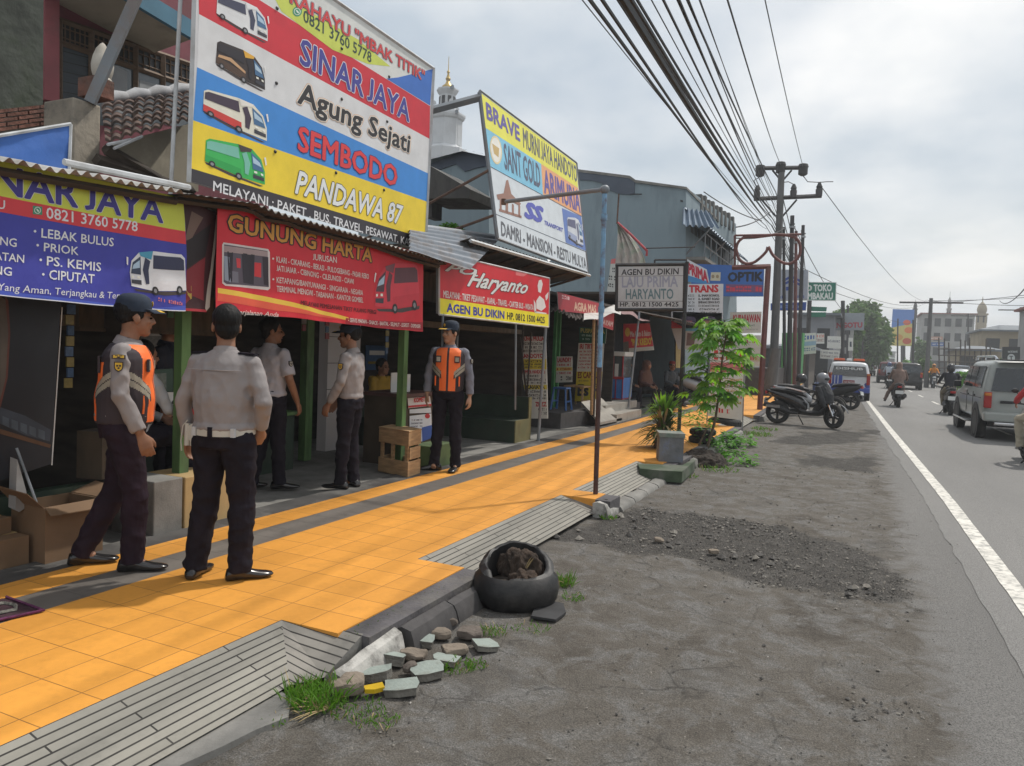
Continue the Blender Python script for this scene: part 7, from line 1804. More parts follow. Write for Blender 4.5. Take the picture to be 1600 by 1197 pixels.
r0 = thing('list_sign', 'white bus agency board with red heading above a pair of sunglasses pictures', 'sign', S.hit(1090, 546))
mb = MB(); S.slab(mb, [(1051, 444), (1130, 443.5), (1129, 512), (1129, 514), (1051, 513)], paint(206, 208, 212), m_steel, .05); S.slab(mb, [(1049, 487), (1128, 489), (1127, 546), (1060, 546), (1049, 512)], paint(206, 202, 202), m_steel, .03)
S.poly(mb, [(1049, 501), (1068, 511), (1068, 513), (1049, 513)], paint(196, 44, 54), 3); S.poly(mb, [(1068, 513), (1127, 512), (1127, 519), (1068, 517)], paint(120, 190, 220), 3); S.poly(mb, [(1112, 506), (1124, 500), (1127, 505), (1122, 513), (1114, 513)], paint(190, 50, 54), 3); build('panel', mb, r0)
mb = LG(); S.text(mb, 'TRANS', (1077, 456.7), (1122, 456.2), (1077, 446.2), paint(196, 44, 54), 2, .05)
for k, t in enumerate(('JL. IMAM BONJOL', 'JL. SUNSET ROAD', 'SIMPANG DEWA RUCI')): S.text(mb, t, (1091, 463.5 + k * 5.3), (1124, 463.3 + k * 5.3), (1091, 460.2 + k * 5.3), INK and paint(*INK), 2, .05)
for k in range(6): scribble(S, mb, (1075, 463.5 + k * 5.3), (1085, 463.5 + k * 5.3), 3.2, paint(*INK), 2, k)
for k in range(3, 6): scribble(S, mb, (1091, 463.5 + k * 5.3), (1124, 463.5 + k * 5.3), 3.2, paint(*INK), 2, k + 9)
build('lettering', mb, r0)
mb = MB()
for x in (1062, 1094):
 S.poly(mb, [(x, 499), (x + 8, 494), (x + 22, 495), (x + 26, 500), (x + 22, 509), (x + 10, 510), (x + 3, 505)], paint(70, 58, 80), 4); S.poly(mb, [(x + 5, 501), (x + 20, 501), (x + 18, 507), (x + 9, 507)], paint(150, 80, 84), 5)
S.poly(mb, [(1074, 520), (1088, 522), (1084, 540), (1072, 540)], paint(130, 104, 100), 4); build('sunglasses_picture', mb, r0)
S = Plane((0, 25.5, 0), (0, -1, 0))
listboard('shop_sign', 'rounded white shop board with red lettering behind the leafy sapling', S, [(1141, 488), (1190, 487), (1189, 520), (1140, 521)], [(.14, .48, 'text', (186, 50, 62), ('KURNIAWAN', .1, .96)), (.6, .68, 'x', (120, 140, 130), (0, .3, .8)), (.8, .86, 'x', (150, 150, 150), (0, .3, .9))], cat='sign')
S = Plane((0, 30, 0), (0, -1, 0))
listboard('shop_sign', 'faded wide white shop board low on the wall past the sapling', S, [(1095, 524), (1189, 524), (1189, 572), (1095, 572)], [(.1, .25, 'x', (170, 80, 80), (0, .1, .9)), (.35, .5, 'x', (140, 150, 160), (0, .1, .6)), (.6, .85, 'bg', (196, 178, 160), 0), (.66, .8, 'x', (180, 70, 60), (0, .1, .95))], cat='sign')
mb = MB(); mb.box2((-8, 30.1, .13), (-2.9, 34, 1.2), m_dark_conc); solo('shop_wall', mb, 'low dark shop wall under the faded white shop board', 'wall')
# maroon arch gate
b = aty(1187, 640, 21.8); S = Plane((0, 21.8, 0), (0, -1, 0));
r0 = thing('gate_frame', 'maroon steel gate frame with a curled heart shaped top', 'gate', S.hit(1187, 640))
mb = MB(); mb.tube([S.hit(1187, 641), S.hit(1200.5, 416)], .075, m_polebrown, 4); build('post', mb, r0)
mb = MB(); mb.tube([S.hit(1144, 418), S.hit(1204, 416.5)], .07, m_polebrown, 4); build('beam', mb, r0)
cv = [(151, 740), (168, 690), (220, 652), (330, 648), (480, 632), (600, 650), (645, 700), (645, 790), (590, 850), (520, 852), (440, 795), (402, 728), (385, 765), (330, 820), (280, 852), (220, 855), (170, 815), (151, 740)]
fine = []
for i in range(len(cv) - 1):
 p0, p1, p2, p3 = cv[max(i - 1, 0)], cv[i], cv[i + 1], cv[min(i + 2, len(cv) - 1)]
 for t in (0, .25, .5, .75):
  fine.append(tuple(.5 * (2 * p1[k] + (p2[k] - p0[k]) * t + (2 * p0[k] - 5 * p1[k] + 4 * p2[k] - p3[k]) * t * t + (3 * p1[k] - p0[k] - 3 * p2[k] + p3[k]) * t ** 3) for k in (0, 1)))
mb = MB(); mb.tube([S.hit(1120 + x / 4.99, 240 + y / 4.99) for x, y in fine + [fine[0]]], .04, m_polebrown, 6); build('curl', mb, r0)
mb = MB()
for p, q in (((148, 416), (148, 368)), ((148, 368), (252, 366))): mb.tube([S.hit(1000 + p[0], p[1]), S.hit(1000 + q[0], q[1])], .03, m_polebrown, 4)
build('top_frame', mb, r0)
# boards further along
S = Plane((0, 38, 0), (0, -1, 0))
r_ = listboard('shop_sign', 'pale grey light box with a blue roof emblem behind the cluster of poles', S, [(1212, 421), (1263, 422), (1262, 468), (1210, 470)], [(0, 1, 'bg', (166, 172, 184), 0), (.84, .94, 'x', (66, 84, 150), (0, .1, .9))], thick=.4, cat='sign')
mb = MB()
for dy in (0, 6): S.poly(mb, [(1222, 438 + dy), (1236, 430 + dy), (1252, 438 + dy), (1250, 441 + dy), (1236, 434 + dy), (1224, 441 + dy)], paint(58, 78, 150), 3)
S.poly(mb, [(1228, 448), (1234, 448), (1234, 454), (1228, 454)], paint(58, 78, 150), 3); build('emblem', mb, r_)
r_ = listboard('shop_sign', 'blue light box sign under the pale grey one', S, [(1204, 474), (1260, 472), (1259, 485), (1204, 485)], [(0, 1, 'bg', (52, 84, 160), 0), (.3, .7, 'x', (150, 170, 210), (0, .1, .9))], thick=.3, cat='sign')
S = Plane((0, 46, 0), (0, -1, 0))
r0 = thing('shop_sign', 'green sign with white block letters on a tall dark post', 'sign', S.hit(1262, 600))
mb = MB(); S.slab(mb, [(1250, 440.5), (1307, 441), (1306, 470), (1250, 469)], paint(206, 214, 210), m_steel, .2); S.poly(mb, [(1250, 441.5), (1306, 442), (1305, 469), (1250, 468)], paint(38, 116, 98), 1); build('panel', mb, r0)
mb = LG(); S.text(mb, 'TOKO', (1271.7, 454.8), (1299.3, 454.8), (1271.7, 445), paint(214, 220, 218), 2, .05); S.text(mb, 'TEMBAKAU', (1251, 467), (1301, 467.2), (1251, 457.8), paint(214, 220, 218), 2, .05); S.poly(mb, ellipse_pts(1265, 450, 4, 4.5), paint(214, 220, 218), 2); S.poly(mb, ellipse_pts(1264, 450, 2, 2.3), paint(38, 116, 98), 3); build('lettering', mb, r0)
mb = MB(); mb.tube([S.hit(1259, 612), S.hit(1265, 470)], .12, m_poledark, 8); build('post', mb, r0)
mb = MB(); S.slab(mb, [(1267, 479), (1292, 480), (1291, 486.5), (1267, 486)], paint(44, 110, 92), m_steel, .1); S.slab(mb, [(1267, 488), (1291, 488), (1290, 495.5), (1267, 495.5)], paint(40, 110, 90), m_steel, .1); build('small_panel', mb, r0)
S = Plane((0, 62, 0), (0, -1, 0))
r0 = thing('billboard', 'grey billboard with faded red lettering in front of the big tree', 'billboard', S.hit(1321, 580))
mb = MB(); S.slab(mb, [(1292, 489), (1351, 489), (1350, 516), (1291, 516)], paint(140, 146, 152), m_steel, .3); build('panel', mb, r0)
mb = LG(); S.text(mb, 'PANGOTU', (1294.5, 512.5), (1347, 511.5), (1294.5, 505), paint(166, 62, 74), 2, .05); build('lettering', mb, r0)
mb = MB(); mb.tube([S.hit(1316, 590), S.hit(1317, 470)], .14, m_poledark, 6); build('post', mb, r0)
S = Plane((0, 42, 0), (0, -1, 0))
r0 = thing('green_booth', 'narrow green painted booth wall behind the dark poles', 'booth', S.hit(1240, 600)); mb = MB(); mb.prism([S.hit(*q) for q in [(1222, 520), (1255, 520), (1250, 600), (1220, 602)]], (0, 1.5, 0), mat('bright green wall', (.05, .24, .07), .7, .12)); build('wall', mb, r0)
mb = MB(); S.poly(mb, [(1235, 560), (1251, 545), (1250, 552), (1236, 572)], mat('light green streak', (.10, .36, .16), .7), 2); build('streak', mb, r0)
for k, (q, rows, l, Yq) in enumerate((([(1256, 521), (1275, 520), (1275, 552), (1255, 554)], [(.1, .3, 'x', (70, 100, 170), 0), (.4, .6, 'bg', (150, 176, 200), 0), (.7, .85, 'x', (80, 110, 150), 0)], 'blue and white notice board beside the green booth', 44),
  ([(1276, 521), (1288, 521), (1288, 537), (1275, 537)], [(.1, .4, 'x', (200, 120, 100), 0), (.5, .8, 'x', (150, 120, 110), 0)], 'small cream notice with orange print', 50), ([(1293, 525), (1314, 526), (1314, 545), (1292, 544)], [(.3, .5, 'x', (120, 120, 130), 0)], 'pale notice under the grey billboard', 55),
  ([(1282, 546), (1312, 548), (1311, 562), (1281, 560)], [(.2, .4, 'x', (110, 110, 120), 0), (.6, .8, 'x', (120, 110, 110), 0)], 'low white signboard above the patrol car roof', 52), ([(1326, 528), (1333, 528), (1333, 548), (1325, 548)], [(.2, .7, 'x', (60, 70, 80), (0, .3, .7))], 'small portrait notice on the dark post', 58))):
 listboard('notice_board', l, Plane((0, Yq, 0), (0, -1, 0)), q, rows, cat='notice')
# gaudy food billboard far off
S = Plane((0, 120, 0), (0, -1, 0))
r0 = thing('billboard', 'tall far billboard with blue sky and orange food picture', 'billboard', S.hit(1410, 590))
mb = MB(); S.slab(mb, [(1395, 483), (1429, 484), (1425, 541), (1391, 540)], paint(206, 190, 110), m_steel, .5); S.poly(mb, [(1395, 483), (1429, 484), (1427.5, 505), (1393, 512)], paint(86, 130, 200), 1); build('panel', mb, r0)
mb = MB()
for x, y, rr, c in ((1417, 504, 6, (216, 96, 60)), (1420, 516, 7, (222, 120, 56)), (1404, 527, 7, (206, 150, 70)), (1417, 533, 7, (196, 84, 50)), (1400, 517, 4, (220, 200, 120))): S.poly(mb, ellipse_pts(x, y, rr, rr * .7), paint(*c), 3)
build('food_picture', mb, r0)
mb = MB(); mb.tube([S.hit(1411, 592), S.hit(1411, 540)], .3, m_poledark, 6); build('post', mb, r0)

# ------------------------------------------------------------------ utility poles
PG = 'poles in the roadside cluster'
ub = aty(1208, 612, 34); Su = Plane((0, 34, 0), (0, -1, 0))
r0 = thing('utility_pole', 'tall concrete utility pole with two crossarms and drum insulators', 'pole', ub)
mb = MB(); mb.tube([Su.hit(1207, 614), Su.hit(1221.5, 257)], [.19, .13], m_polegrey, 12); build('shaft', mb, r0, smooth=True)
for k, (p, q, w) in enumerate((((1186, 263), (1258, 262), .09), ((1178, 311), (1284, 306), .09))):
 mb = MB(); mb.tube([Su.hit(*p, -20), Su.hit(*q, -20)], w, m_poledark, 4); build('crossarm', mb, r0)
for p in ((1188, 264), (1220, 259), (1255, 262)):
 mb = MB(); c_ = Su.hit(*p, -20); mb.lathe([(.1, -.34), (.19, -.28), (.19, -.02), (.22, .02), (.18, .14), (.08, .17)], m_poledark, c_, 12); build('insulator', mb, r0, smooth=True)
for p in ((1183, 300), (1240, 298), (1280, 296)):
 mb = MB(); c_ = Su.hit(*p, -20); mb.lathe([(.13, -.28), (.14, .0), (.1, .05), (.13, .1), (.05, .28)], m_poledark, c_, 10); build('insulator', mb, r0, smooth=True)
mb = MB()
for p, q in (((1207, 266), (1217, 278)), ((1237, 266), (1225, 280)), ((1191, 313), (1212, 338)), ((1245, 312), (1221, 340))): mb.tube([Su.hit(*p, -10), Su.hit(*q, -10)], .04, m_poledark, 4)
for p, m__, q in (((1255, 275), (1262, 284), (1280, 285)), ((1280, 285), (1292, 284), (1302, 284)), ((1222, 285), (1232, 284), (1240, 288)), ((1188, 276), (1178, 282), (1182, 292))): mb.tube([Su.hit(*p, -20), Su.hit(*m__, -20), Su.hit(*q, -20)], .018, m_wire, 4)
build('stay', mb, r0)
for (bx_, by_, tx, ty_, Yq, w, m_, l) in ((1226, 612, 1224.5, 355, 35, .08, m_poledark, 'slender dark pole right beside the tall utility pole'), (1232, 612, 1238, 337, 33.5, .11, m_poledark, 'tallest of the dark poles after the utility pole'), (1241, 612, 1244, 361, 36, .09, m_polebrown, 'brownish pole between the dark ones'), (1247, 608, 1255, 352, 38, .10, m_poledark, 'dark pole at the road end of the pole cluster'), (1204, 602, 1213, 545, 28, .22, m_polegrey, 'short thick grey concrete post beside the maroon gate post')):
 Sp = Plane((0, Yq, 0), (0, -1, 0)); mb = MB(); mb.tube([Sp.hit(bx_, by_), Sp.hit(tx, ty_)], [w, w * .75], m_, 10)
 if w < .2:
  mb.tube([Sp.hit(tx - 4, ty_ + 14), Sp.hit(tx + 4, ty_ + 13)], .03, m_poledark, 4)
  mb.lathe([(w + .015, -.04), (w + .015, .04)], m_rim, Sp.hit(tx, ty_ + 18), 8)
 o = solo('street_pole', mb, l, 'pole', group=PG, smooth=True)
# ------------------------------------------------------------------ overhead cables: they run along the road, sagging between poles
CG = 'overhead cables strung along the road'
def cable_x(y): return -1.15 - .066 * y
def on_run(px, py, dx=0.0):
 r = ray(px, py); # vertical sheet x = -1.15 - .066 y
 t = (-1.15 + dx) / (r[0] + .066 * r[1]); return Vector(CAMLOC + r * t)
cables = [((905, -6), (1196, 345), .010, 'thin'), ((918, -6), (1196, 352), .02, 'thick'), ((938, -6), (1200, 358), .012, 'thin'), ((962, -6), (1204, 350), .016, 'thick'), ((970, -6), (1206, 352), .026, 'bundle'), ((977, -6), (1206, 346), .02, 'bundle'),
          ((984, -6), (1207, 341), .02, 'thick'), ((992, -6), (1208, 343), .028, 'bundle'), ((1015, -6), (1205, 330), .010, 'thin'), ((1034, -6), (1206, 322), .010, 'thin'), ((1056, -6), (1207, 316), .02, 'bundle'), ((1059, -6), (1210, 335), .014, 'thin'), ((1071, -6), (1212, 300), .026, 'bundle'), ((1074, -6), (1214, 326), .012, 'thin'), ((1090, -6), (1215, 320), .014, 'thick'), ((1092, -6), (1217, 330), .011, 'thin'), ((1135, -6), (1220, 258), .016, 'thick'), ((1194, -6), (1255, 262), .016, 'thick')]
for k, (p, q, w, l) in enumerate(cables):
 A = on_run(*p, ((k * 7) % 16) / 16 * 1.7 - 1.05 if k < 16 else .2); B = Su.hit(q[0], q[1], -20 if k > 15 else 0)
 d_ = (A - B); t_end = (-9.0 - B.y) / d_.y; pts = []
 ta = 1.0
 E_ = B + d_ * t_end
 sag = .25 + .18 * ((k * 37) % 7) / 7
 for i in range(25):
  t = i / 24; p_ = B.lerp(E_, t); ff = lambda t: 4 * t * (1 - t)
  z0 = ff(t); za = ff(1.0 / t_end)
  p_ = p_ + Vector((0, 0, -sag * (z0 - za * (t * t_end if t * t_end < 1 else 1))))
  pts.append(p_)
 if k < 16: nb = aty(1258 + (k % 4) * 2, 438 + (k * 5) % 17, 46); pts = [nb, B.lerp(nb, .55) + Vector((0, 0, -.35)), B.lerp(nb, .12) + Vector((0, 0, -.05))] + pts
 mb = MB(); mb.tube(pts, w * (.72 if w > .015 else .6), m_wire, 5)
 solo('overhead_cable', mb, f'{ {"thin": "thin black overhead cable", "thick": "black overhead cable", "bundle": "thick bundled black overhead cable"}[l]}, {("leftmost", "second", "third", "fourth", "fifth", "sixth", "seventh", "eighth", "ninth", "tenth", "eleventh", "twelfth", "thirteenth", "fourteenth", "fifteenth", "sixteenth", "second last", "rightmost")[k]} from the left at the top', 'cable', group=CG)
far = [((1262, 440), (1450, 472), 46, 160), ((1256, 420), (1450, 468), 40, 160), ((1221, 300), (1262, 452), 34.3, 46), ((1252, 360), (1262, 455), 38, 46), ((1282, 290), (1452, 470), 34, 160), ((1450, 470), (1640, 462), 160, 150), ((1440, 474), (1640, 456), 160, 140), ((1450, 470), (1640, 478), 160, 150), ((1340, 478), (1452, 500), 70, 160), ((1562, 470), (1640, 400), 130, 40), ((1236, 345), (1330, 500), 34, 72), ((1225, 357), (1150, 372), 34.5, 22), ((1190, 345), (1100, 300), 34, 24), ((1205, 330), (1150, 355), 34, 24)]
for k, (p, q, ya, yb) in enumerate(far):
 A, B = aty(*p, ya), aty(*q, yb); n_ = 10; mb = MB(); mb.tube([A.lerp(B, i / n_) + Vector((0, 0, -.012 * (A - B).length * 4 * (i / n_) * (1 - i / n_))) for i in range(n_ + 1)], .02 if ya < 100 else .05, m_wire, 4)
 solo('street_wire', mb, 'thin black wire strung between the far poles', 'wire', group='thin wires between the far poles')

# ------------------------------------------------------------------ background at the end of the road
def fbox(name, px, Y, m, depth=6, zb=None):     # a box whose front face fills a photographed rectangle
 x0, y0, x1, y1 = px; a, b = aty(x0, y0, Y), aty(x1, y1, Y); mb = MB(); mb.box2((a.x, Y, 0 if zb is None else b.z), (b.x, Y + depth, a.z), m); return mb
m_bgwall = mat('weathered pale wall', (.30, .30, .29), .9, .15, .5, dirt=(.2, .19, .18), dscale=.4, damt=.5); m_bgroof = mat('dull red roof', (.22, .08, .065), .85, .2, 1); m_bggrey = mat('slate roof sheets', (.15, .17, .19), .8, .15, 1); m_bgdark = mat('dark shop opening', (.03, .032, .035), .8, .2); m_bgtan = mat('tan wall', (.30, .25, .17), .9, .15, .6)
def windows(mb, x0, x1, Y, z0, z1, nx_, nz_, m):
 for i in range(nx_):
  for j in range(nz_):
   a = x0 + (x1 - x0) * (i + .2) / nx_; b = x0 + (x1 - x0) * (i + .8) / nx_; c = z0 + (z1 - z0) * (j + .25) / nz_; d = z0 + (z1 - z0) * (j + .8) / nz_; mb.box2((a, Y - .06, c), (b, Y + .02, d), m)
def bgbuilding(label, px, Y, wall, roof, depth=8, nx_=4, nz_=2, pitch=.12, name='building'):
 x0, y0, x1, y1 = px; a, b = aty(x0, y0, Y), aty(x1, 575, Y); r = thing(name, label, 'building', ((a.x + b.x) / 2, Y + depth / 2, 0)); H_ = a.z
 mb = MB(); mb.box2((a.x, Y, 0), (b.x, Y + depth, H_), wall); build('wall', mb, r)
 w_ = (b.x - a.x); mb = MB(); mb.prism([(a.x - .4, Y - .5, H_), (b.x + .4, Y - .5, H_), ((a.x + b.x) / 2 + w_ * .2, Y - .5 + depth * .3, H_ + w_ * pitch), ((a.x + b.x) / 2 - w_ * .2, Y - .5 + depth * .3, H_ + w_ * pitch)], (0, .2, .02), roof); mb.box2((a.x - .4, Y - .5, H_ - .15), (b.x + .4, Y + depth, H_ + .02), roof); build('roof', mb, r)
 for i in range(nx_):
  mb = MB(); windows(mb, a.x + w_ * i / nx_, a.x + w_ * (i + 1) / nx_, Y, 2.6 if H_ > 5 else 1.2, H_ - .4, 1, nz_, m_bgdark); build('window', mb, r)
 mb = MB(); mb.box2((a.x + .3, Y - .08, 0), (b.x - .3, Y, 2.3), m_bgdark); build('shop_opening', mb, r)
 return r
bgbuilding('long pale unfinished building with a dull red roof beyond the far crossing', (1442, 489, 1518, 560), 150, m_bgwall, m_bgroof, 14, 5, 3, .03)
bgbuilding('slate roofed house on the right behind the bamboo scaffolding', (1535, 515, 1640, 580), 95, m_bgtan, m_bggrey, 10, 3, 1, .10)
bgbuilding('low shop with a tan front at the right roadside', (1495, 545, 1560, 590), 85, m_bgtan, m_bggrey, 8, 2, 1, .1)
bgbuilding('grey shop house row at the road end left of the big tree', (1262, 500, 1330, 590), 78, m_bgwall, m_bggrey, 10, 3, 2, .05)
bgbuilding('corrugated grey shed wall above the notice boards', (1240, 489, 1300, 590), 58, mat('grey shed sheet', (.22, .23, .25), .7, .1, 1), m_bggrey, 8, 2, 1, .03)
bgbuilding('hazy pale houses closing the far end of the road', (1352, 548, 1398, 575), 260, m_bgwall, m_bggrey, 10, 4, 1, .05)
bgbuilding('dim low shop behind the first row of poles', (1190, 540, 1262, 600), 48, mat('brown shop wall', (.12, .10, .085), .9, .2), m_bggrey, 8, 2, 1, .06)
bgbuilding('row of low shops with awnings past the pole cluster', (1268, 560, 1300, 600), 66, m_bgdark, m_bggrey, 8, 2, 1, .06)
# more houses beyond the frame on the right, and behind the stalls
bgbuilding('plain pale shop house at the right roadside outside the traffic', (1640, 470, 1900, 600), 60, m_bgwall, m_bgroof, 10, 5, 2, .08)
# domes and little towers
def dome(label, px, py_top, py_base, rpx, Y, m):
 c_ = aty(px, py_base, Y); k_ = (aty(px + 10, py_base, Y) - aty(px, py_base, Y)).length / 10; z_ = lambda py: aty(px, py, Y).z; r = thing('mosque_tower', label, 'tower', (c_.x, Y, 0))
 mb = MB(); mb.lathe([(rpx * k_ * 1.1, 0), (rpx * k_ * 1.1, c_.z)], m, (c_.x, Y, 0), 12); mb.lathe([(rpx * k_ * 1.35, c_.z - .3), (rpx * k_ * 1.35, c_.z)], m, (c_.x, Y, 0), 12); build('shaft', mb, r)
 h_ = (z_(py_top) - c_.z); R_ = rpx * k_; mb = MB(); mb.lathe([(R_ * .8, c_.z), (R_, c_.z + h_ * .16), (R_ * 1.02, c_.z + h_ * .28), (R_ * .8, c_.z + h_ * .46), (R_ * .4, c_.z + h_ * .6), (R_ * .1, c_.z + h_ * .68), (R_ * .12, c_.z + h_ * .8), (.02, c_.z + h_)], m, (c_.x, Y, 0), 16); build('dome', mb, r, smooth=True)
 for q in range(6): mb = MB(); mb.box((c_.x + R_ * 1.1 * math.cos(q), Y + R_ * 1.1 * math.sin(q), c_.z * .9), (.05, R_ * .35, c_.z * .1), m_bgdark, q); build('opening', mb, r)
dome('far ribbed dome on a square tower above the right hand houses', 1534, 463, 490, 8, 170, m_bgtan); dome('small grey tower top at the left end of the red roofed building', 1430, 468, 482, 3, 150, m_bgdark); dome('slim grey tower top over the red roofed building', 1483, 455, 482, 3.2, 152, m_bgwall)
# far poles
for k, (px, pt_, pb, Y, w) in enumerate(((1450, 466, 604, 58, .16), (1347, 530, 585, 90, .12), (1375, 527, 580, 140, .12), (1387, 525, 578, 160, .12), (1402, 498, 585, 100, .1), (1426, 500, 590, 90, .14), (1512, 490, 590, 110, .12), (1594, 480, 590, 90, .14), (1324, 478, 586, 72, .12))):
 A, B = aty(px - 3 if k == 0 else px, pb, Y), aty(px + (5 if k == 0 else 1), pt_, Y); mb = MB(); mb.tube([Vector((A.x, A.y, 0)), B], [w, w * .7], m_poledark if k != 0 else m_polegrey, 8)
 if k in (0, 7, 6): mb.tube([B + Vector((-1.9, 0, -.3)), B + Vector((1.9, 0, -.3))], .06, m_poledark, 4)
 solo('street_pole', mb, ('tall leaning pole with a crossarm by the right hand median', 'thin dark pole at the far left kerb', 'thin pole right of the far trees', 'thin pole at the vanishing end of the road', 'dark pole in front of the food billboard', 'dark pole right of the food billboard', 'pole before the long pale building', 'pole with a crossarm over the slate roofed house', 'thick dark pole beside the grey billboard')[k], 'pole', group='far street poles')
# bamboo scaffolding
mb = MB(); r0 = thing('scaffolding', 'tangle of bamboo scaffolding and frames on the right roadside', 'scaffolding', aty(1500, 590, 80))
sr = random.Random(4)
for k in range(11): x = 1468 + k * 8; mb.tube([aty(x, 600, 80), aty(x + sr.uniform(-2, 2), 525 + sr.uniform(0, 25), 80)], .06, m_dwood, 4)
build('upright', mb, r0); mb = MB()
for k in range(5): mb.tube([aty(1465, 545 + k * 10, 79.9), aty(1555, 545 + k * 10 + sr.uniform(-3, 3), 79.9)], .05, m_dwood, 4)
build('rail', mb, r0)
S = Plane((0, 88, 0), (0, -1, 0))
for q, c_, l in (([(1453, 526), (1473, 526), (1473, 531), (1453, 531)], (190, 150, 130), 'small cream roadside sign far right'), ([(1455, 535), (1476, 535), (1476, 541), (1455, 541)], (66, 100, 160), 'small blue roadside sign far right')):
 listboard('road_sign', l, S, q, [(0, 1, 'bg', c_, 0), (.3, .7, 'x', (220, 220, 220), (0, .1, .9))], cat='sign')
S = Plane((0, 60, 0), (0, -1, 0)); r0 = thing('shop_sign', 'dark square sign with a round pale emblem at the right roadside', 'sign', S.hit(1578, 590)); mb = MB(); S.slab(mb, [(1566, 542), (1594, 542), (1594, 568), (1566, 568)], paint(30, 34, 36), m_steel, .2); build('panel', mb, r0); mb = LG(); scribble(S, mb, (1575, 551), (1590, 551), 3, paint(180, 185, 185), 2); S.poly(mb, ellipse_pts(1580, 559, 6, 6), paint(180, 186, 186), 2); S.poly(mb, [(1577, 556), (1583, 556), (1583, 557.5), (1581, 557.5), (1581, 563), (1579, 563), (1579, 557.5), (1577, 557.5)], paint(60, 66, 66), 3); build('lettering', mb, r0); mb = MB(); mb.tube([S.hit(1580, 598), S.hit(1580, 568)], .08, m_poledark, 6); build('post', mb, r0)

# ================================================================== PLANTS, TYRES, RUBBLE
def leaf_mat(name, c, var=.25, trans=.25):
 m = mat(name, c, .55, var, 3, spec=.3); p = m.node_tree.nodes['Principled BSDF']
 p.inputs['Subsurface Weight'].default_value = 0
 m2 = m.node_tree; tr = m2.nodes.new('ShaderNodeBsdfTranslucent'); tr.inputs[0].default_value = (c[0] * 1.6, c[1] * 1.8, c[2] * .9, 1); mxs = m2.nodes.new('ShaderNodeMixShader'); mxs.inputs[0].default_value = trans
 out = [n for n in m2.nodes if n.type == 'OUTPUT_MATERIAL'][0]; m2.links.new(p.outputs[0], mxs.inputs[1]); m2.links.new(tr.outputs[0], mxs.inputs[2]); m2.links.new(mxs.outputs[0], out.inputs[0]); return m
m_leafA = leaf_mat('cassava leaf', (.17, .32, .04), .3, .45); m_leafB = leaf_mat('darker cassava leaf', (.07, .17, .03), .3, .35); m_strap = leaf_mat('strap leaf', (.15, .28, .035), .35, .4); m_strapd = leaf_mat('old strap leaf', (.05, .10, .02), .3, .2); m_dry = mat('dry straw leaf', (.33, .25, .12), .8, .2)
m_grass = leaf_mat('grass blade', (.085, .19, .02), .35, .3); m_weed = leaf_mat('weed leaf', (.10, .27, .03), .3, .35); m_treeleaf = leaf_mat('tree leaf', (.065, .125, .035), .4, .25); m_treeleaf2 = leaf_mat('tree leaf pale', (.09, .15, .045), .4, .2); m_bark = mat('bark', (.13, .095, .065), .9, .3, 8, bump=.4, bscale=30); m_soil = mat('dark soil', (.034, .026, .02), .95, .5, 14, bump=.9, bscale=30)
pr = random.Random(21)
def rv(s=1.0): return Vector((pr.uniform(-s, s), pr.uniform(-s, s), pr.uniform(-s, s)))
def leaf(mb, p, d, n, L, w, m, droop=.3, seg=3):
 d = d.normalized(); n = (n - d * n.dot(d)); n = n.normalized() if n.length > 1e-5 else d.orthogonal().normalized(); s = d.cross(n); g = []
 for i in range(seg + 1):
  t = i / seg; c_ = p + d * (L * t) - Vector((0, 0, 1)) * (droop * L * t * t); ww = w * math.sin(math.pi * min(1, t * .92 + .06)) ** .8
  g.append([c_ - s * ww + n * ww * .25, c_, c_ + s * ww + n * ww * .25])
 mb.sheet(g, m)
def palmate(mb, p, d, up, L, m):
 d = d.normalized(); s = d.cross(up).normalized()
 for k in range(7):
  a = (k - 3) * .52; dd = d * math.cos(a) + s * math.sin(a); leaf(mb, p, dd + up * .1, up, L * (1 - .07 * abs(k - 3)), L * .17, m, .4)
# cassava sapling
base = atz(1098, 716, 0) + Vector((0, .4, 0)); Y = base.y
tk = [aty(*q, Y) for q in ((1100, 716), (1108, 690), (1118, 655), (1124, 610), (1128, 565), (1134, 525), (1132, 500))]
r0 = thing('cassava_sapling', 'tall leafy cassava sapling with palm shaped leaves by the tyre planters', 'tree', tk[0])
mb = MB(); mb.tube(tk, [.032, .024, .02, .017, .015, .012, .008], m_bark, 8); mb.tube([tk[0], aty(1090, 700, Y), aty(1104, 670, Y)], [.03, .02, .012], m_bark, 7); stem = build('trunk', mb, r0, smooth=True)
mbA = MB()
for k in range(118):
 t = pr.uniform(.34, 1) ** .85; f = t * (len(tk) - 1); i = min(int(f), len(tk) - 2); p = tk[i].lerp(tk[i + 1], f - i)
 a = pr.uniform(0, 6.283); spread = (.42 if t < .9 else .36) * pr.uniform(.35, 1.15) * (1.15 if t < .75 else 1); d = Vector((math.cos(a), math.sin(a), pr.uniform(-.25, .45))); q = p + d.normalized() * spread
 mbA.tube([p, p.lerp(q, .5) + Vector((0, 0, .03)), q], .0035, m_leafB, 4, cap=False)
 palmate(mbA, q, Vector((d.x, d.y, -.35)) + rv(.3), (Vector((0, 0, 1)) + rv(.4)).normalized(), pr.uniform(.12, .23), pr.choice((m_leafA, m_leafA, m_leafB, m_weed, m_strap)))
build('crown', mbA, r0, fix=False)
mb = MB(); c_ = atz(1092, 728, 0) + Vector((0, .25, 0)); mb.ell((c_.x, c_.y, 0), (.34, .4, .2), m_soil, 20, 10); me = remesh(mb, .018, 1); folds(me, .05, (7, 7, 7)); folds(me, .025, (19, 19, 19)); me.materials.clear(); me.materials.append(m_soil); me.polygons.foreach_set('material_index', [0] * len(me.polygons)); o = build('soil_mound', me, smooth=True, angle=180, fix=False); o['kind'] = 'structure'
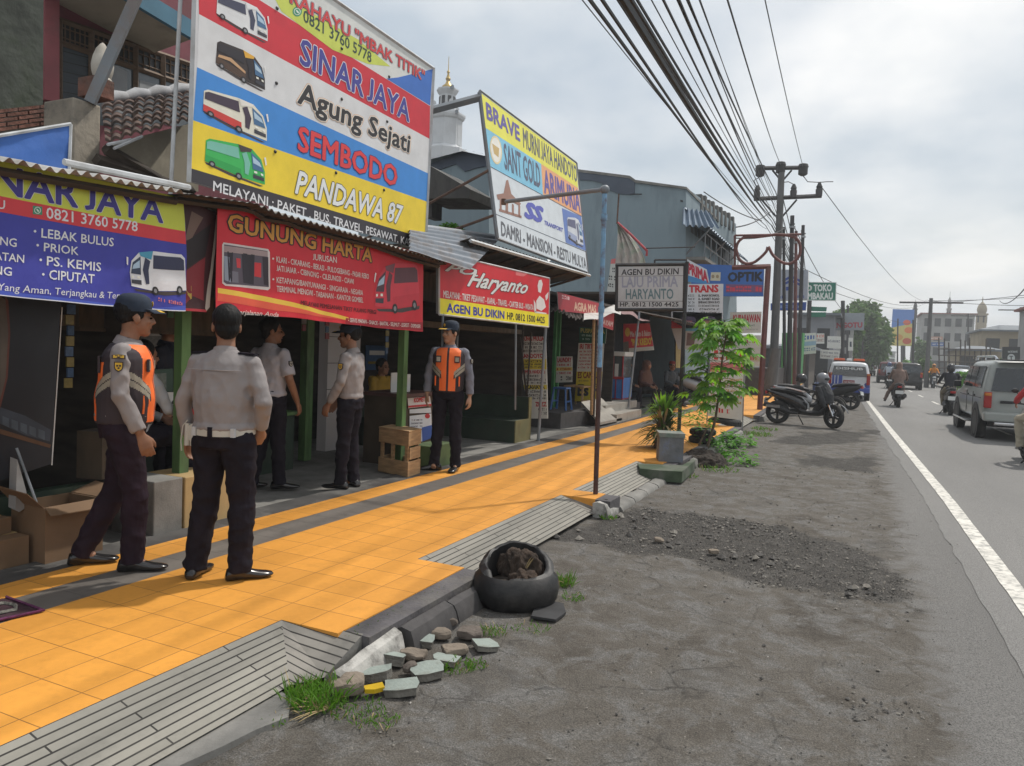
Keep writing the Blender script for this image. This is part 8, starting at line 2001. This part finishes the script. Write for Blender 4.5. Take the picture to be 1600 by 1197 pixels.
# spiky strap leaved plant
b = atz(1032, 702, .15) + Vector((0, .1, 0)); r0 = thing('pandan_bush', 'spiky bright green strap leaved bush behind the concrete cube', 'plant', b)
mb = MB()
for k in range(300):
 a = pr.uniform(0, 6.283); h = pr.uniform(.12, .62); el = pr.uniform(.45, 1.5) if h > .35 else pr.uniform(.1, 1.0); p = b + Vector((math.cos(a) * .06, math.sin(a) * .06, h)); d = Vector((math.cos(a) * math.cos(el), math.sin(a) * math.cos(el), math.sin(el)))
 leaf(mb, p, d, Vector((0, 0, 1)), pr.uniform(.28, .48), .019, m_strap if h > .4 and pr.random() < .8 else (m_strapd if pr.random() < .85 else m_dry), .55 if el < .9 else .25, 5)
build('leaves', mb, r0, fix=False)
mb = MB()
for k in range(5): a = k * 1.256; mb.tube([b + Vector((math.cos(a) * .09, math.sin(a) * .09, 0)), b + Vector((math.cos(a) * .04, math.sin(a) * .04, .5))], [.045, .03], m_bark, 7)
for k in range(60): a = pr.uniform(0, 6.28); leaf(mb, b + Vector((math.cos(a) * .08, math.sin(a) * .08, pr.uniform(.15, .4))), Vector((math.cos(a) * .4, math.sin(a) * .4, -1)), Vector((0, 0, 1)), pr.uniform(.15, .28), .012, m_dry if k % 3 == 0 else m_bark, 0)
build('stem', mb, r0, fix=False)
# concrete cube and its painted base
c0, c1 = atz(1029, 721, .15), atz(1067, 723, .15); e1 = (c1 - c0); n1 = Vector((-e1.y, e1.x, 0)).normalized() * .34
m_cube = mat('scuffed grey concrete', (.17, .18, .19), .9, .25, 5, bump=.4, bscale=22, dirt=(.10, .14, .26), dscale=5, damt=.6)
r0 = thing('concrete_cube', 'scuffed grey concrete cube footing with bluish paint smears and a chipped lid', 'block', c0)
mb = MB(); mb.prism([c0, c1, c1 + n1, c0 + n1], (0, 0, .33), m_cube); build('body', mb, r0, bevel=.015)
mb = MB(); ee = e1.normalized() * .012; mb.prism([c0 - ee - n1 * .03 + Vector((0, 0, .333)), c1 + ee - n1 * .03 + Vector((0, 0, .333)), c1 + ee + n1 * 1.03 + Vector((0, 0, .333)), c0 - ee + n1 * 1.03 + Vector((0, 0, .333))], (0, 0, .055), mat('mossy cement lid', (.20, .21, .19), .9, .25, 6, bump=.4, dirt=(.05, .14, .10), dscale=3, damt=.7)); build('lid', mb, r0, bevel=.018)
mb = MB(); mb.prism([atz(*q, .155) for q in [(996, 724), (1066, 727), (1084, 716), (1086, 720), (1066, 737), (1030, 735), (1000, 732)]], (0, 0, -.14), mat('green painted cement', (.05, .075, .042), .9, .3, 5, dirt=(.12, .12, .105), damt=.7)); build('green_plinth', mb, kind='structure', bevel=.01)
# tyres
def tyre_thing(label, p, R, wd, tilt=0.0, az=0.0, stacked=1, group=None):
 r = thing('tyre', label, 'tyre', p, 0, group); M = Matrix.Rotation(az, 4, 'Z') @ Matrix.Rotation(tilt, 4, 'X'); mb = MB()
 mb.lathe([(R * .58, .02), (R * .8, 0), (R * .95, wd * .12), (R, wd * .3), (R, wd * .7), (R * .95, wd * .88), (R * .8, wd), (R * .58, wd * .98), (R * .62, wd * .5)], m_tyre, (0, 0, 0), 32, M, cap=False)
 build('carcass', mb, r, local=True, smooth=True, angle=60)
 mb = MB();
 for k in range(28):
  a = k * 2 * math.pi / 28; mb.box((R * 1.002 * math.cos(a), R * 1.002 * math.sin(a), wd * .5), (.012, .03, wd * .5), m_tyre, a, M=M)
 build('tread', mb, r, local=True)
 return r
TY = 'old tyres used as planters'
q = atz(1128, 672, .0) + Vector((0, .3, 0)); tyre_thing('large old tyre lying under the leaning banner', q, .36, .24, group=TY); tyre_thing('smaller old tyre stacked on the large one under the banner', q + Vector((.02, 0, .25)), .27, .17, group=TY)
q = atz(1136, 700, 0) + Vector((0, .2, 0)); tyre_thing('small old tyre standing half buried in the weeds', q + Vector((0, 0, .0)), .2, .17, RD(12), group=TY)
q = atz(1090, 708, 0) + Vector((0, .25, 0))
for k in range(3): tyre_thing(('bottom', 'middle', 'top')[k] + ' tyre of the short stack beside the concrete cube', q + Vector((.01 * k, 0, .02 + .125 * k)), .21, .12, group=TY)
# the big turned-out tyre planter in front
p = atz(804, 938, 0); r0 = thing('tyre_planter', 'black inside out tyre planter with a broken rim and a coconut husk inside', 'planter', p)
mb = MB(); n = 48; prof = [(.20, .03), (.235, .0), (.265, .05), (.275, .12), (.262, .19), (.232, .225), (.236, .25), (.222, .262), (.2, .275), (.185, .265), (.19, .2), (.18, .04)]
rings = []
for rr, z in prof:
 ring = []
 for k in range(n):
  a = 2 * math.pi * k / n; zz_ = z
  if z > .24: zz_ = z + .10 * max(0, math.cos(a - 1.9)) - .05 * max(0, math.cos(a - 5.3)) + .012 * noise.noise((math.cos(a) * 6, math.sin(a) * 6, z * 30))
  if z > .24 and abs(((a - 4.6 + math.pi) % (2 * math.pi)) - math.pi) < .35: zz_ -= .05
  rad = rr * (1 + .025 * math.sin(3 * a + 1) + .02 * noise.noise((math.cos(a) * 3, math.sin(a) * 3, z * 5)))
  ring.append(p + Vector((rad * math.cos(a), rad * math.sin(a), zz_)))
 rings.append([Vector((q.x, q.y, q.z * .88)) for q in ring])
mb.loft(rings, mat('worn black rubber', (.009, .009, .010), .55, .3, 8, bump=.25, bscale=14, dirt=(.05, .045, .042), dscale=4, damt=.5), cap=False, closed=True); build('carcass', mb, r0, smooth=True, angle=60)
m_husk = mat('coconut husk', (.045, .03, .021), .95, .5, 14, stretch=(1, 1, .3), bump=.9, bscale=40); mb = MB(); mb.ell(p + Vector((-.01, .09, .19)), (.16, .08, .11), m_husk, 18, 12); mb.ell(p + Vector((.06, .0, .13)), (.1, .1, .07), m_husk); me = remesh(mb, .008, 1); folds(me, .035, (14, 14, 7)); folds(me, .012, (45, 45, 9)); finish('coconut_husk', me, m_husk, r0, local=False)
mb = MB(); mb.ell(p + Vector((0, 0, .10)), (.19, .19, .04), m_soil, 16, 6); build('soil', mb, r0, smooth=True)
mb = MB()
for k in range(5): a = pr.uniform(-.6, .5); leaf(mb, p + Vector((.12 * math.cos(a), -.1, .25)), Vector((math.cos(a) * .5, -.1, 1)), Vector((0, 1, 0)), pr.uniform(.08, .14), .003, m_dry, .2)
build('straw', mb, r0, fix=False)
for k, (px, py, w) in enumerate(((775, 962, 8), (812, 955, 5), (836, 963, 5))):
 mb = MB(); c_ = atz(px, py, .0) + Vector((0, -.005, .11));
mb = MB(); mb.prism([atz(*q_, .012) for q_ in [(830, 966), (868, 972), (884, 960), (880, 946), (860, 942), (836, 950)]], (0, 0, .015), mat('flat rubber scrap', (.028, .028, .03), .8, .3)); solo('rubber_mat', mb, 'flattened dark rubber scrap under the tyre planter', 'mat', bevel=.004)
# rubble: broken tiles and stones, each its own
m_slab = mat('broken grey green tile', (.26, .30, .275), .85, .14, 10, bump=.3, bscale=40, dirt=(.13, .12, .1), dscale=6, damt=.6); m_slabside = mat('tile mortar side', (.17, .16, .14), .95, .25, 12, bump=.5); m_stone = mat('rough brown stone', (.20, .165, .13), .95, .25, 9, bump=.6, bscale=30); m_stoned = mat('dark brown stone', (.12, .10, .085), .95, .3, 9, bump=.6, bscale=30)
RG_ = 'broken tiles and stones beside the kerb'
def chunk(kind, px, py, w, d, h, az, tx, ty_, label):
 c_ = atz(px, py, 0); r = random.Random(int(px * 3 + py)); M = Matrix.Translation(c_ + Vector((0, 0, .006))) @ Matrix.Rotation(az, 4, 'Z') @ Matrix.Rotation(tx, 4, 'X') @ Matrix.Rotation(ty_, 4, 'Y'); mb = MB()
 if kind == 'tile':
  out = [(-.5, -.45), (-.1, -.52), (.45, -.48), (.52, -.05), (.46, .47), (.05, .5), (-.48, .44), (-.53, .02)]; pts = [(x * w * r.uniform(.86, 1.06), y * d * r.uniform(.86, 1.06)) for x, y in out]
  b_ = [M @ Vector((x * .94, y * .94, 0)) for x, y in pts]; t_ = [M @ Vector((x, y, h * r.uniform(.92, 1.05))) for x, y in pts]
  mb.loft([b_, [a.lerp(b, .6) + (b - a).cross(Vector((.3, .4, 0))) * .15 for a, b in zip(b_, t_)], t_], m_slabside, cap=False); mb.poly(t_, m_slab); mb.poly(b_[::-1], m_slabside)
  return solo('broken_tile', mb, label, 'tile', group=RG_, bevel=.004)
 mb.ell((0, 0, h * .45), (w * .6, d * .6, h * .6), m_stone if kind == 'stone' else m_stoned, 11, 7);
 for i, v in enumerate(mb.v):
  q_ = Vector(v); f = 1 + .55 * noise.noise((v[0] * 14 + px, v[1] * 14, v[2] * 18)); q_ = Vector((max(-w * .46, min(w * .46, v[0] * f)), max(-d * .46, min(d * .46, v[1] * f)), max(0, min(h * .92, v[2] * f)))); mb.v[i] = tuple(M @ q_)
 return solo('stone', mb, label, 'stone', group=RG_, bevel=.004)
for a in (('tile', 628, 1082, .16, .11, .038, .5, .05, -.12, 'long grey green tile chunk at the road end of the rubble'), ('tile', 668, 1056, .15, .12, .042, .75, .1, -.1, 'thick grey green tile chunk in the middle of the rubble'), ('tile', 697, 1037, .13, .12, .028, .3, -.1, .1, 'smooth flat grey green tile above the middle chunk'), ('tile', 757, 1014, .13, .13, .03, .9, .0, .15, 'jagged pale tile at the right corner of the rubble'), ('tile', 662, 1008, .11, .09, .04, .4, .15, .1, 'pale tile leaning high on the rubble'), ('tile', 590, 1062, .15, .09, .045, .35, .0, -.2, 'flat tile wedged beside the yellow scrap'), ('tile', 608, 1038, .15, .08, .05, .45, -.1, .1, 'narrow tile lying along the white kerb stone'), ('tile', 1042, 748, .2, .14, .09, .3, 0, 0, 'pale broken kerb block in front of the green plinth'),
          ('stone', 543, 1083, .16, .13, .075, .6, 0, 0, 'big square brownish stone at the grass tuft'), ('stone', 646, 1030, .14, .11, .05, .2, 0, 0, 'brown stone among the tiles near the kerb'), ('stone', 688, 998, .13, .09, .055, .5, 0, 0, 'rounded brown stone at the back of the rubble'), ('stone', 712, 1023, .15, .10, .045, .8, 0, 0, 'flat brown stone under the jagged tile'), ('dark', 735, 998, .15, .11, .055, .3, 0, 0, 'dark brown stone near the tyre planter'), ('dark', 703, 978, .11, .08, .05, .9, 0, 0, 'small dark stone by the kerb'), ('dark', 640, 1052, .07, .06, .05, .9, 0, 0, 'tiny dark stone between the tiles'), ('stone', 1030, 848, .09, .07, .04, .2, 0, 0, 'pale flat stone in the dark gravel'), ('stone', 1115, 866, .09, .06, .035, .6, 0, 0, 'grey flake of asphalt in the dark gravel')): chunk(*a)
mb = MB(); mb.prism([atz(*q_, .02) for q_ in [(568, 1078), (597, 1072), (601, 1080), (585, 1084), (570, 1084)]], (0, 0, .02), mat('yellow wrapper', (.55, .36, .01), .4, .1)); solo('wrapper', mb, 'crumpled yellow wrapper beside the rubble', 'wrapper', bevel=.004)
# grass tufts and weeds
def tuft(mb, c_, n_, R, L, m, w=.0035, up=.9):
 for k in range(n_):
  a = pr.uniform(0, 6.283); rr = R * math.sqrt(pr.random()); p = c_ + Vector((math.cos(a) * rr, math.sin(a) * rr, 0)); leaf(mb, p, Vector((pr.uniform(-.6, .6), pr.uniform(-.6, .6), up)), Vector((pr.uniform(-1, 1), pr.uniform(-1, 1), .2)), L * pr.uniform(.4, 1.1), w, m if pr.random() < .88 else m_dry, pr.uniform(.1, .6))
mb = MB()
for px, py, n_, R, L in ((490, 1098, 420, .13, .16), (560, 1112, 120, .12, .06), (590, 1126, 90, .1, .05), (430, 1130, 40, .05, .05), (715, 1045, 110, .08, .06), (745, 1040, 60, .06, .05), (770, 990, 90, .08, .07), (720, 920, 150, .08, .09), (690, 935, 90, .09, .06), (650, 958, 80, .08, .06), (610, 975, 90, .1, .05), (580, 990, 60, .08, .04), (880, 915, 160, .07, .13), (895, 935, 60, .08, .06), (560, 1000, 60, .06, .05), (950, 810, 70, .08, .06), (830, 985, 50, .1, .05), (1180, 680, 220, .35, .14), (1150, 690, 160, .3, .12), (1195, 672, 140, .3, .12), (1120, 735, 120, .3, .1), (1075, 745, 60, .15, .06)):
 tuft(mb, atz(px, py, .0) + Vector((0, 0, 0)), n_, R, L, m_grass, .003 if py > 850 else .006)
for k in range(26): tuft(mb, atz(545 + k * 7.4, 996 - k * 3.75, .12), 9, .04, .045, m_grass)
for k in range(14): a = pr.uniform(2.6, 4.6); leaf(mb, atz(515, 1108, .01), Vector((math.cos(a) * .9, math.sin(a) * .9, .25)), Vector((0, 0, 1)), pr.uniform(.14, .26), .0035, m_dry, .2, 4)
o = build('grass', mb, kind='stuff', base=(0, 0, 0), fix=False); o['label'] = 'green grass tufts growing along the broken kerb'
mb = MB()
for px, py, n_, R, h in ((1090, 660, 160, .3, .5), (1110, 690, 200, .35, .4), (1130, 712, 220, .3, .3), (1150, 728, 120, .25, .15), (1075, 655, 90, .2, .45), (1160, 700, 80, .2, .2)):
 c_ = atz(px, py + (20 if py < 700 else 0), 0) + Vector((0, .3, 0))
 for k in range(n_):
  a = pr.uniform(0, 6.283); rr = R * math.sqrt(pr.random()); p = c_ + Vector((math.cos(a) * rr, math.sin(a) * rr, h * pr.random())); d = Vector((math.cos(a), math.sin(a), pr.uniform(-.2, .6))); leaf(mb, p, d, Vector((0, 0, 1)) + rv(.5), pr.uniform(.05, .11), pr.uniform(.018, .03), m_weed if pr.random() < .8 else m_leafB, .3)
o = build('weeds', mb, kind='stuff', base=(0, 0, 0), fix=False); o['label'] = 'broad leaved green weeds around the old tyres'
# the leaning banner on the tyres
S = Plane((0, 16.2, 0), (0, -1, 0))
r_ = listboard('banner', 'white roadside banner with small red and yellow print standing on tyres', S, [(1111, 545), (1166, 545), (1161, 657), (1106, 650)], [(.02, .16, 'x', (196, 60, 60), (0, .1, .9)), (.2, .34, 'bg', (200, 120, 120), 0), (.42, .46, 'x', (200, 150, 60), 0), (.5, .54, 'x', (180, 90, 70), 0), (.58, .62, 'x', (190, 150, 60), 0), (.66, .7, 'x', (180, 90, 70), 0), (.74, .78, 'x', (190, 150, 60), 0), (.86, .93, 'x', (196, 50, 56), (0, .3, .6))], cat='banner')
mb = MB(); mb.tube([S.hit(1109, 548), S.hit(1104, 672)], .012, m_steel, 5); mb.tube([S.hit(1164, 548), S.hit(1160, 676)], .012, m_steel, 5); build('frame', mb, r_)
# prayer-mat like rug at the lower left
cs = [atz(*q_, .151) for q_ in ((-60, 948), (10, 936), (68, 957), (-60, 985))]
mb = MB(); g = [[cs[0].lerp(cs[1], u).lerp(cs[3].lerp(cs[2], u), v) + Vector((0, 0, .006 + .004 * noise.noise((u * 6, v * 6, 0)))) for u in np.linspace(0, 1, 14)] for v in np.linspace(0, 1, 8)]
m_rug = mat('dark plum rug', (.045, .018, .026), .95, .35, 25, bump=.5, bscale=90); mb.sheet(g, m_rug); r0 = thing('rug', 'dark plum rug with grey ornament lying on the orange walkway', 'rug', cs[1]); build('pile', mb, r0, smooth=True)
mb = MB(); fq = lambda u, v: cs[0].lerp(cs[1], u).lerp(cs[3].lerp(cs[2], u), v) + Vector((0, 0, .012)); mb.tube([fq(.0, .3), fq(.75, .3), fq(.85, .5), fq(.75, .72), fq(0, .72)], .011, mat('grey ornament', (.16, .15, .13), .95, .5, 60), 4); build('ornament', mb, r0)
mb = MB(); mb.tube([fq(1, 0), fq(1, 1), fq(.5, 1), fq(0, 1)], .008, mat('purple fringe', (.10, .02, .07), .9, .4, 60), 5); build('fringe', mb, r0)
# trees and shrubs
def tree(name, label, px, py_top, py_base, rpx, Y, n_=2600, m1=None, m2=None, squash=1.0, group='trees along the far road', ls=.28, trunk=True, zb=0):
 c_ = aty(px, (py_top + py_base) / 2, Y); k_ = (aty(px + 10, py_base, Y) - aty(px, py_base, Y)).length / 10; R = rpx * k_; zt, zl = aty(px, py_top, Y).z, max(zb, aty(px, py_base, Y).z); r = thing(name, label, 'tree' if trunk else 'shrub', (c_.x, Y, 0), group=group); H2 = (zt - zl) / 2; cz = (zt + zl) / 2
 if trunk:
  mb = MB(); mb.tube([(c_.x, Y, 0), (c_.x + .1, Y, zl), (c_.x, Y, cz)], [R * .10, R * .07, R * .04], m_bark, 8)
  for q in range(6): a = q * 1.05; mb.tube([(c_.x, Y, zl * .9), (c_.x + R * .5 * math.cos(a), Y + R * .5 * math.sin(a), cz + H2 * .3)], [R * .05, R * .02], m_bark, 6)
  build('trunk', mb, r, smooth=True)
 mb = MB(); cl = [(rv().normalized() * pr.uniform(.25, .92), pr.uniform(.22, .42)) for q in range(46)]
 for q in range(n_):
  cc_, cr_ = cl[q % len(cl)]; v = cc_ + rv().normalized() * cr_ * pr.random() ** .4; p = Vector((c_.x + v.x * R, Y + v.y * R, cz + v.z * H2)); leaf(mb, p, rv() + Vector((0, 0, -.2)), rv(), ls * pr.uniform(.6, 1.3), ls * .32, (m1 or m_treeleaf) if q % 3 else (m2 or m_treeleaf2), .2, 2)
 build('crown', mb, r, fix=False); return r
tree('roadside_tree', 'big dense dark green tree at the left end of the far road', 1346, 456, 575, 49, 95, 10500, ls=.62)
tree('roadside_tree', 'second round green tree just behind the grey billboard', 1318, 478, 560, 24, 84, 2500, ls=.7)
tree('roadside_tree', 'small tree between the food billboard and the pale building', 1437, 528, 580, 12, 118, 900, ls=.5)
tree('roadside_tree', 'hazy low trees at the vanishing end of the road', 1378, 552, 577, 16, 240, 900, ls=1.2)
tree('median_shrub', 'clipped round shrub on the right hand median by the leaning pole', 1445, 553, 596, 13, 72, 1500, ls=.2, trunk=False); tree('median_shrub', 'low bright green shrub behind the rider in black', 1505, 578, 608, 15, 46, 1300, m_weed, m_treeleaf2, ls=.16, trunk=False)
tree('median_shrub', 'yellowish shrub beyond the black hatchback', 1415, 560, 588, 8, 110, 700, m_treeleaf2, m_weed, ls=.3, trunk=False); tree('median_shrub', 'dark hedge shrub at the right roadside sign', 1560, 560, 592, 14, 64, 900, ls=.25, trunk=False)
tree('rooftop_weeds', 'ferny weeds growing on the roof between the two billboards', 705, 349, 364, 18, 9.6, 500, m_weed, m_grass, ls=.05, trunk=False, group=None, zb=2.9)

# ================================================================== the cloth banners hang in soft waves
def ripple(root, amp, edge=.07):
 for o in list(root.children):
  me = o.data; bm = bmesh.new(); bm.from_mesh(me); bmesh.ops.triangulate(bm, faces=bm.faces)
  for q in range(7):
   es = [e for e in bm.edges if e.calc_length() > edge]
   if not es: break
   bmesh.ops.subdivide_edges(bm, edges=es, cuts=1); bmesh.ops.triangulate(bm, faces=[f for f in bm.faces if len(f.verts) > 3])
  for v in bm.verts:
   p = v.co + root.location
   h = min(1.0, max(0, (2.62 - p.z) / .8))
   v.co.x += amp * (.3 + h) * (noise.noise((p.y * 1.7, p.z * .9, 1)) + .45 * noise.noise((p.y * 5 + p.z * 1.5, p.z * 1.6, 4)))
   v.co.z -= .5 * amp * h * (math.sin(p.y * 2.3) + .6 * noise.noise((p.y * 3.1, 0, 0)))
  bm.to_mesh(me); bm.free()
  if o.name.startswith('cloth'): me.polygons.foreach_set('use_smooth', [True] * len(me.polygons)); me.set_sharp_from_angle(angle=RD(40))
for o in list(COL.objects):
 if o.get('group') == 'cloth banners under the awnings': ripple(o, .022 if 'folded' not in o['label'] else .03)
# packets, posters and odds and ends that crowd the stalls
hr = random.Random(9)
pk = [mat(f'sachet print {k}', c, .35, .2, 30) for k, c in enumerate(((.20, .03, .03), (.05, .10, .20), (.22, .17, .03), (.05, .14, .05), (.20, .19, .17)))]
for k, (x, y, z, n_) in enumerate(((-5.05, 3.25, 1.75, 9), (-5.1, 3.5, 1.75, 8), (-5.3, 4.5, 2.3, 8), (-5.35, 5.1, 2.3, 10), (-5.3, 6.2, 2.25, 8), (-5.4, 6.7, 2.25, 9), (-5.5, 8.0, 2.1, 9), (-5.5, 8.4, 2.1, 8))):
 mb = MB()
 for q in range(n_): mb.box((x + hr.uniform(-.01, .01), y + hr.uniform(-.012, .012), z - q * .075), (.012, .055, .068), pk[(k + (q % 2)) % 5], hr.uniform(-.3, .3))
 solo('sachet_strip', mb, ('red and blue sachet strip hanging above the framed picture', 'blue and yellow sachet strip hanging beside the first green post', 'yellow and green sachet strip just past the first green post', 'green and pale sachet strip over the green counter', 'pale and red sachet strip over the far half of the green counter', 'red and blue sachet strip near the inner green post', 'blue and yellow sachet strip in front of the tiled column', 'yellow and green sachet strip left of the reddish desk')[k], 'sachets', group='sachet strips hanging in the stalls')
for k, (x, y, z, w, h, m_) in enumerate(((-6.93, 4.7, 1.2, .7, .5, 2), (-6.93, 5.6, 1.5, .5, .7, 4), (-7.2, 9.4, 1.5, .5, .7, 0), (-7.2, 10.2, 1.35, .6, .4, 1), (-6.33, 2.9, 1.3, .4, .5, 2))):
 mb = MB(); mb.box((x, y, z), (.012, w, h), pk[m_]); mb.box((x + .008, y, z + h * .2), (.004, w * .7, h * .18), m_paper); mb.box((x + .008, y, z - h * .2), (.004, w * .8, h * .1), pk[(m_ + 1) % 5])
 solo('wall_poster', mb, ('mustard poster on the back wall of the green post stall', 'pale tall poster on the back wall of the green post stall', 'red tall poster on the back wall behind the benches', 'blue wide poster on the back wall behind the benches', 'mustard poster on the back wall of the far left stall')[k], 'poster', group='posters in the stalls')

# ================================================================== the hazy air of the street
m_haze = bpy.data.materials.new('haze'); m_haze.use_nodes = True
N, L = m_haze.node_tree.nodes, m_haze.node_tree.links; N.clear()
vo = N.new('ShaderNodeVolumePrincipled'); vo.inputs['Density'].default_value = .0016; vo.inputs['Color'].default_value = (.9, .93, .96, 1); vo.inputs['Anisotropy'].default_value = .2
ou = N.new('ShaderNodeOutputMaterial'); L.new(vo.outputs[0], ou.inputs['Volume'])
mb = MB(); mb.box2((-150, -60, -1.2), (190, 640, 24), m_haze)
o = build('haze', mb, kind='stuff', base=(0, 0, -1.2)); o['label'] = 'thin pale haze hanging over the street'
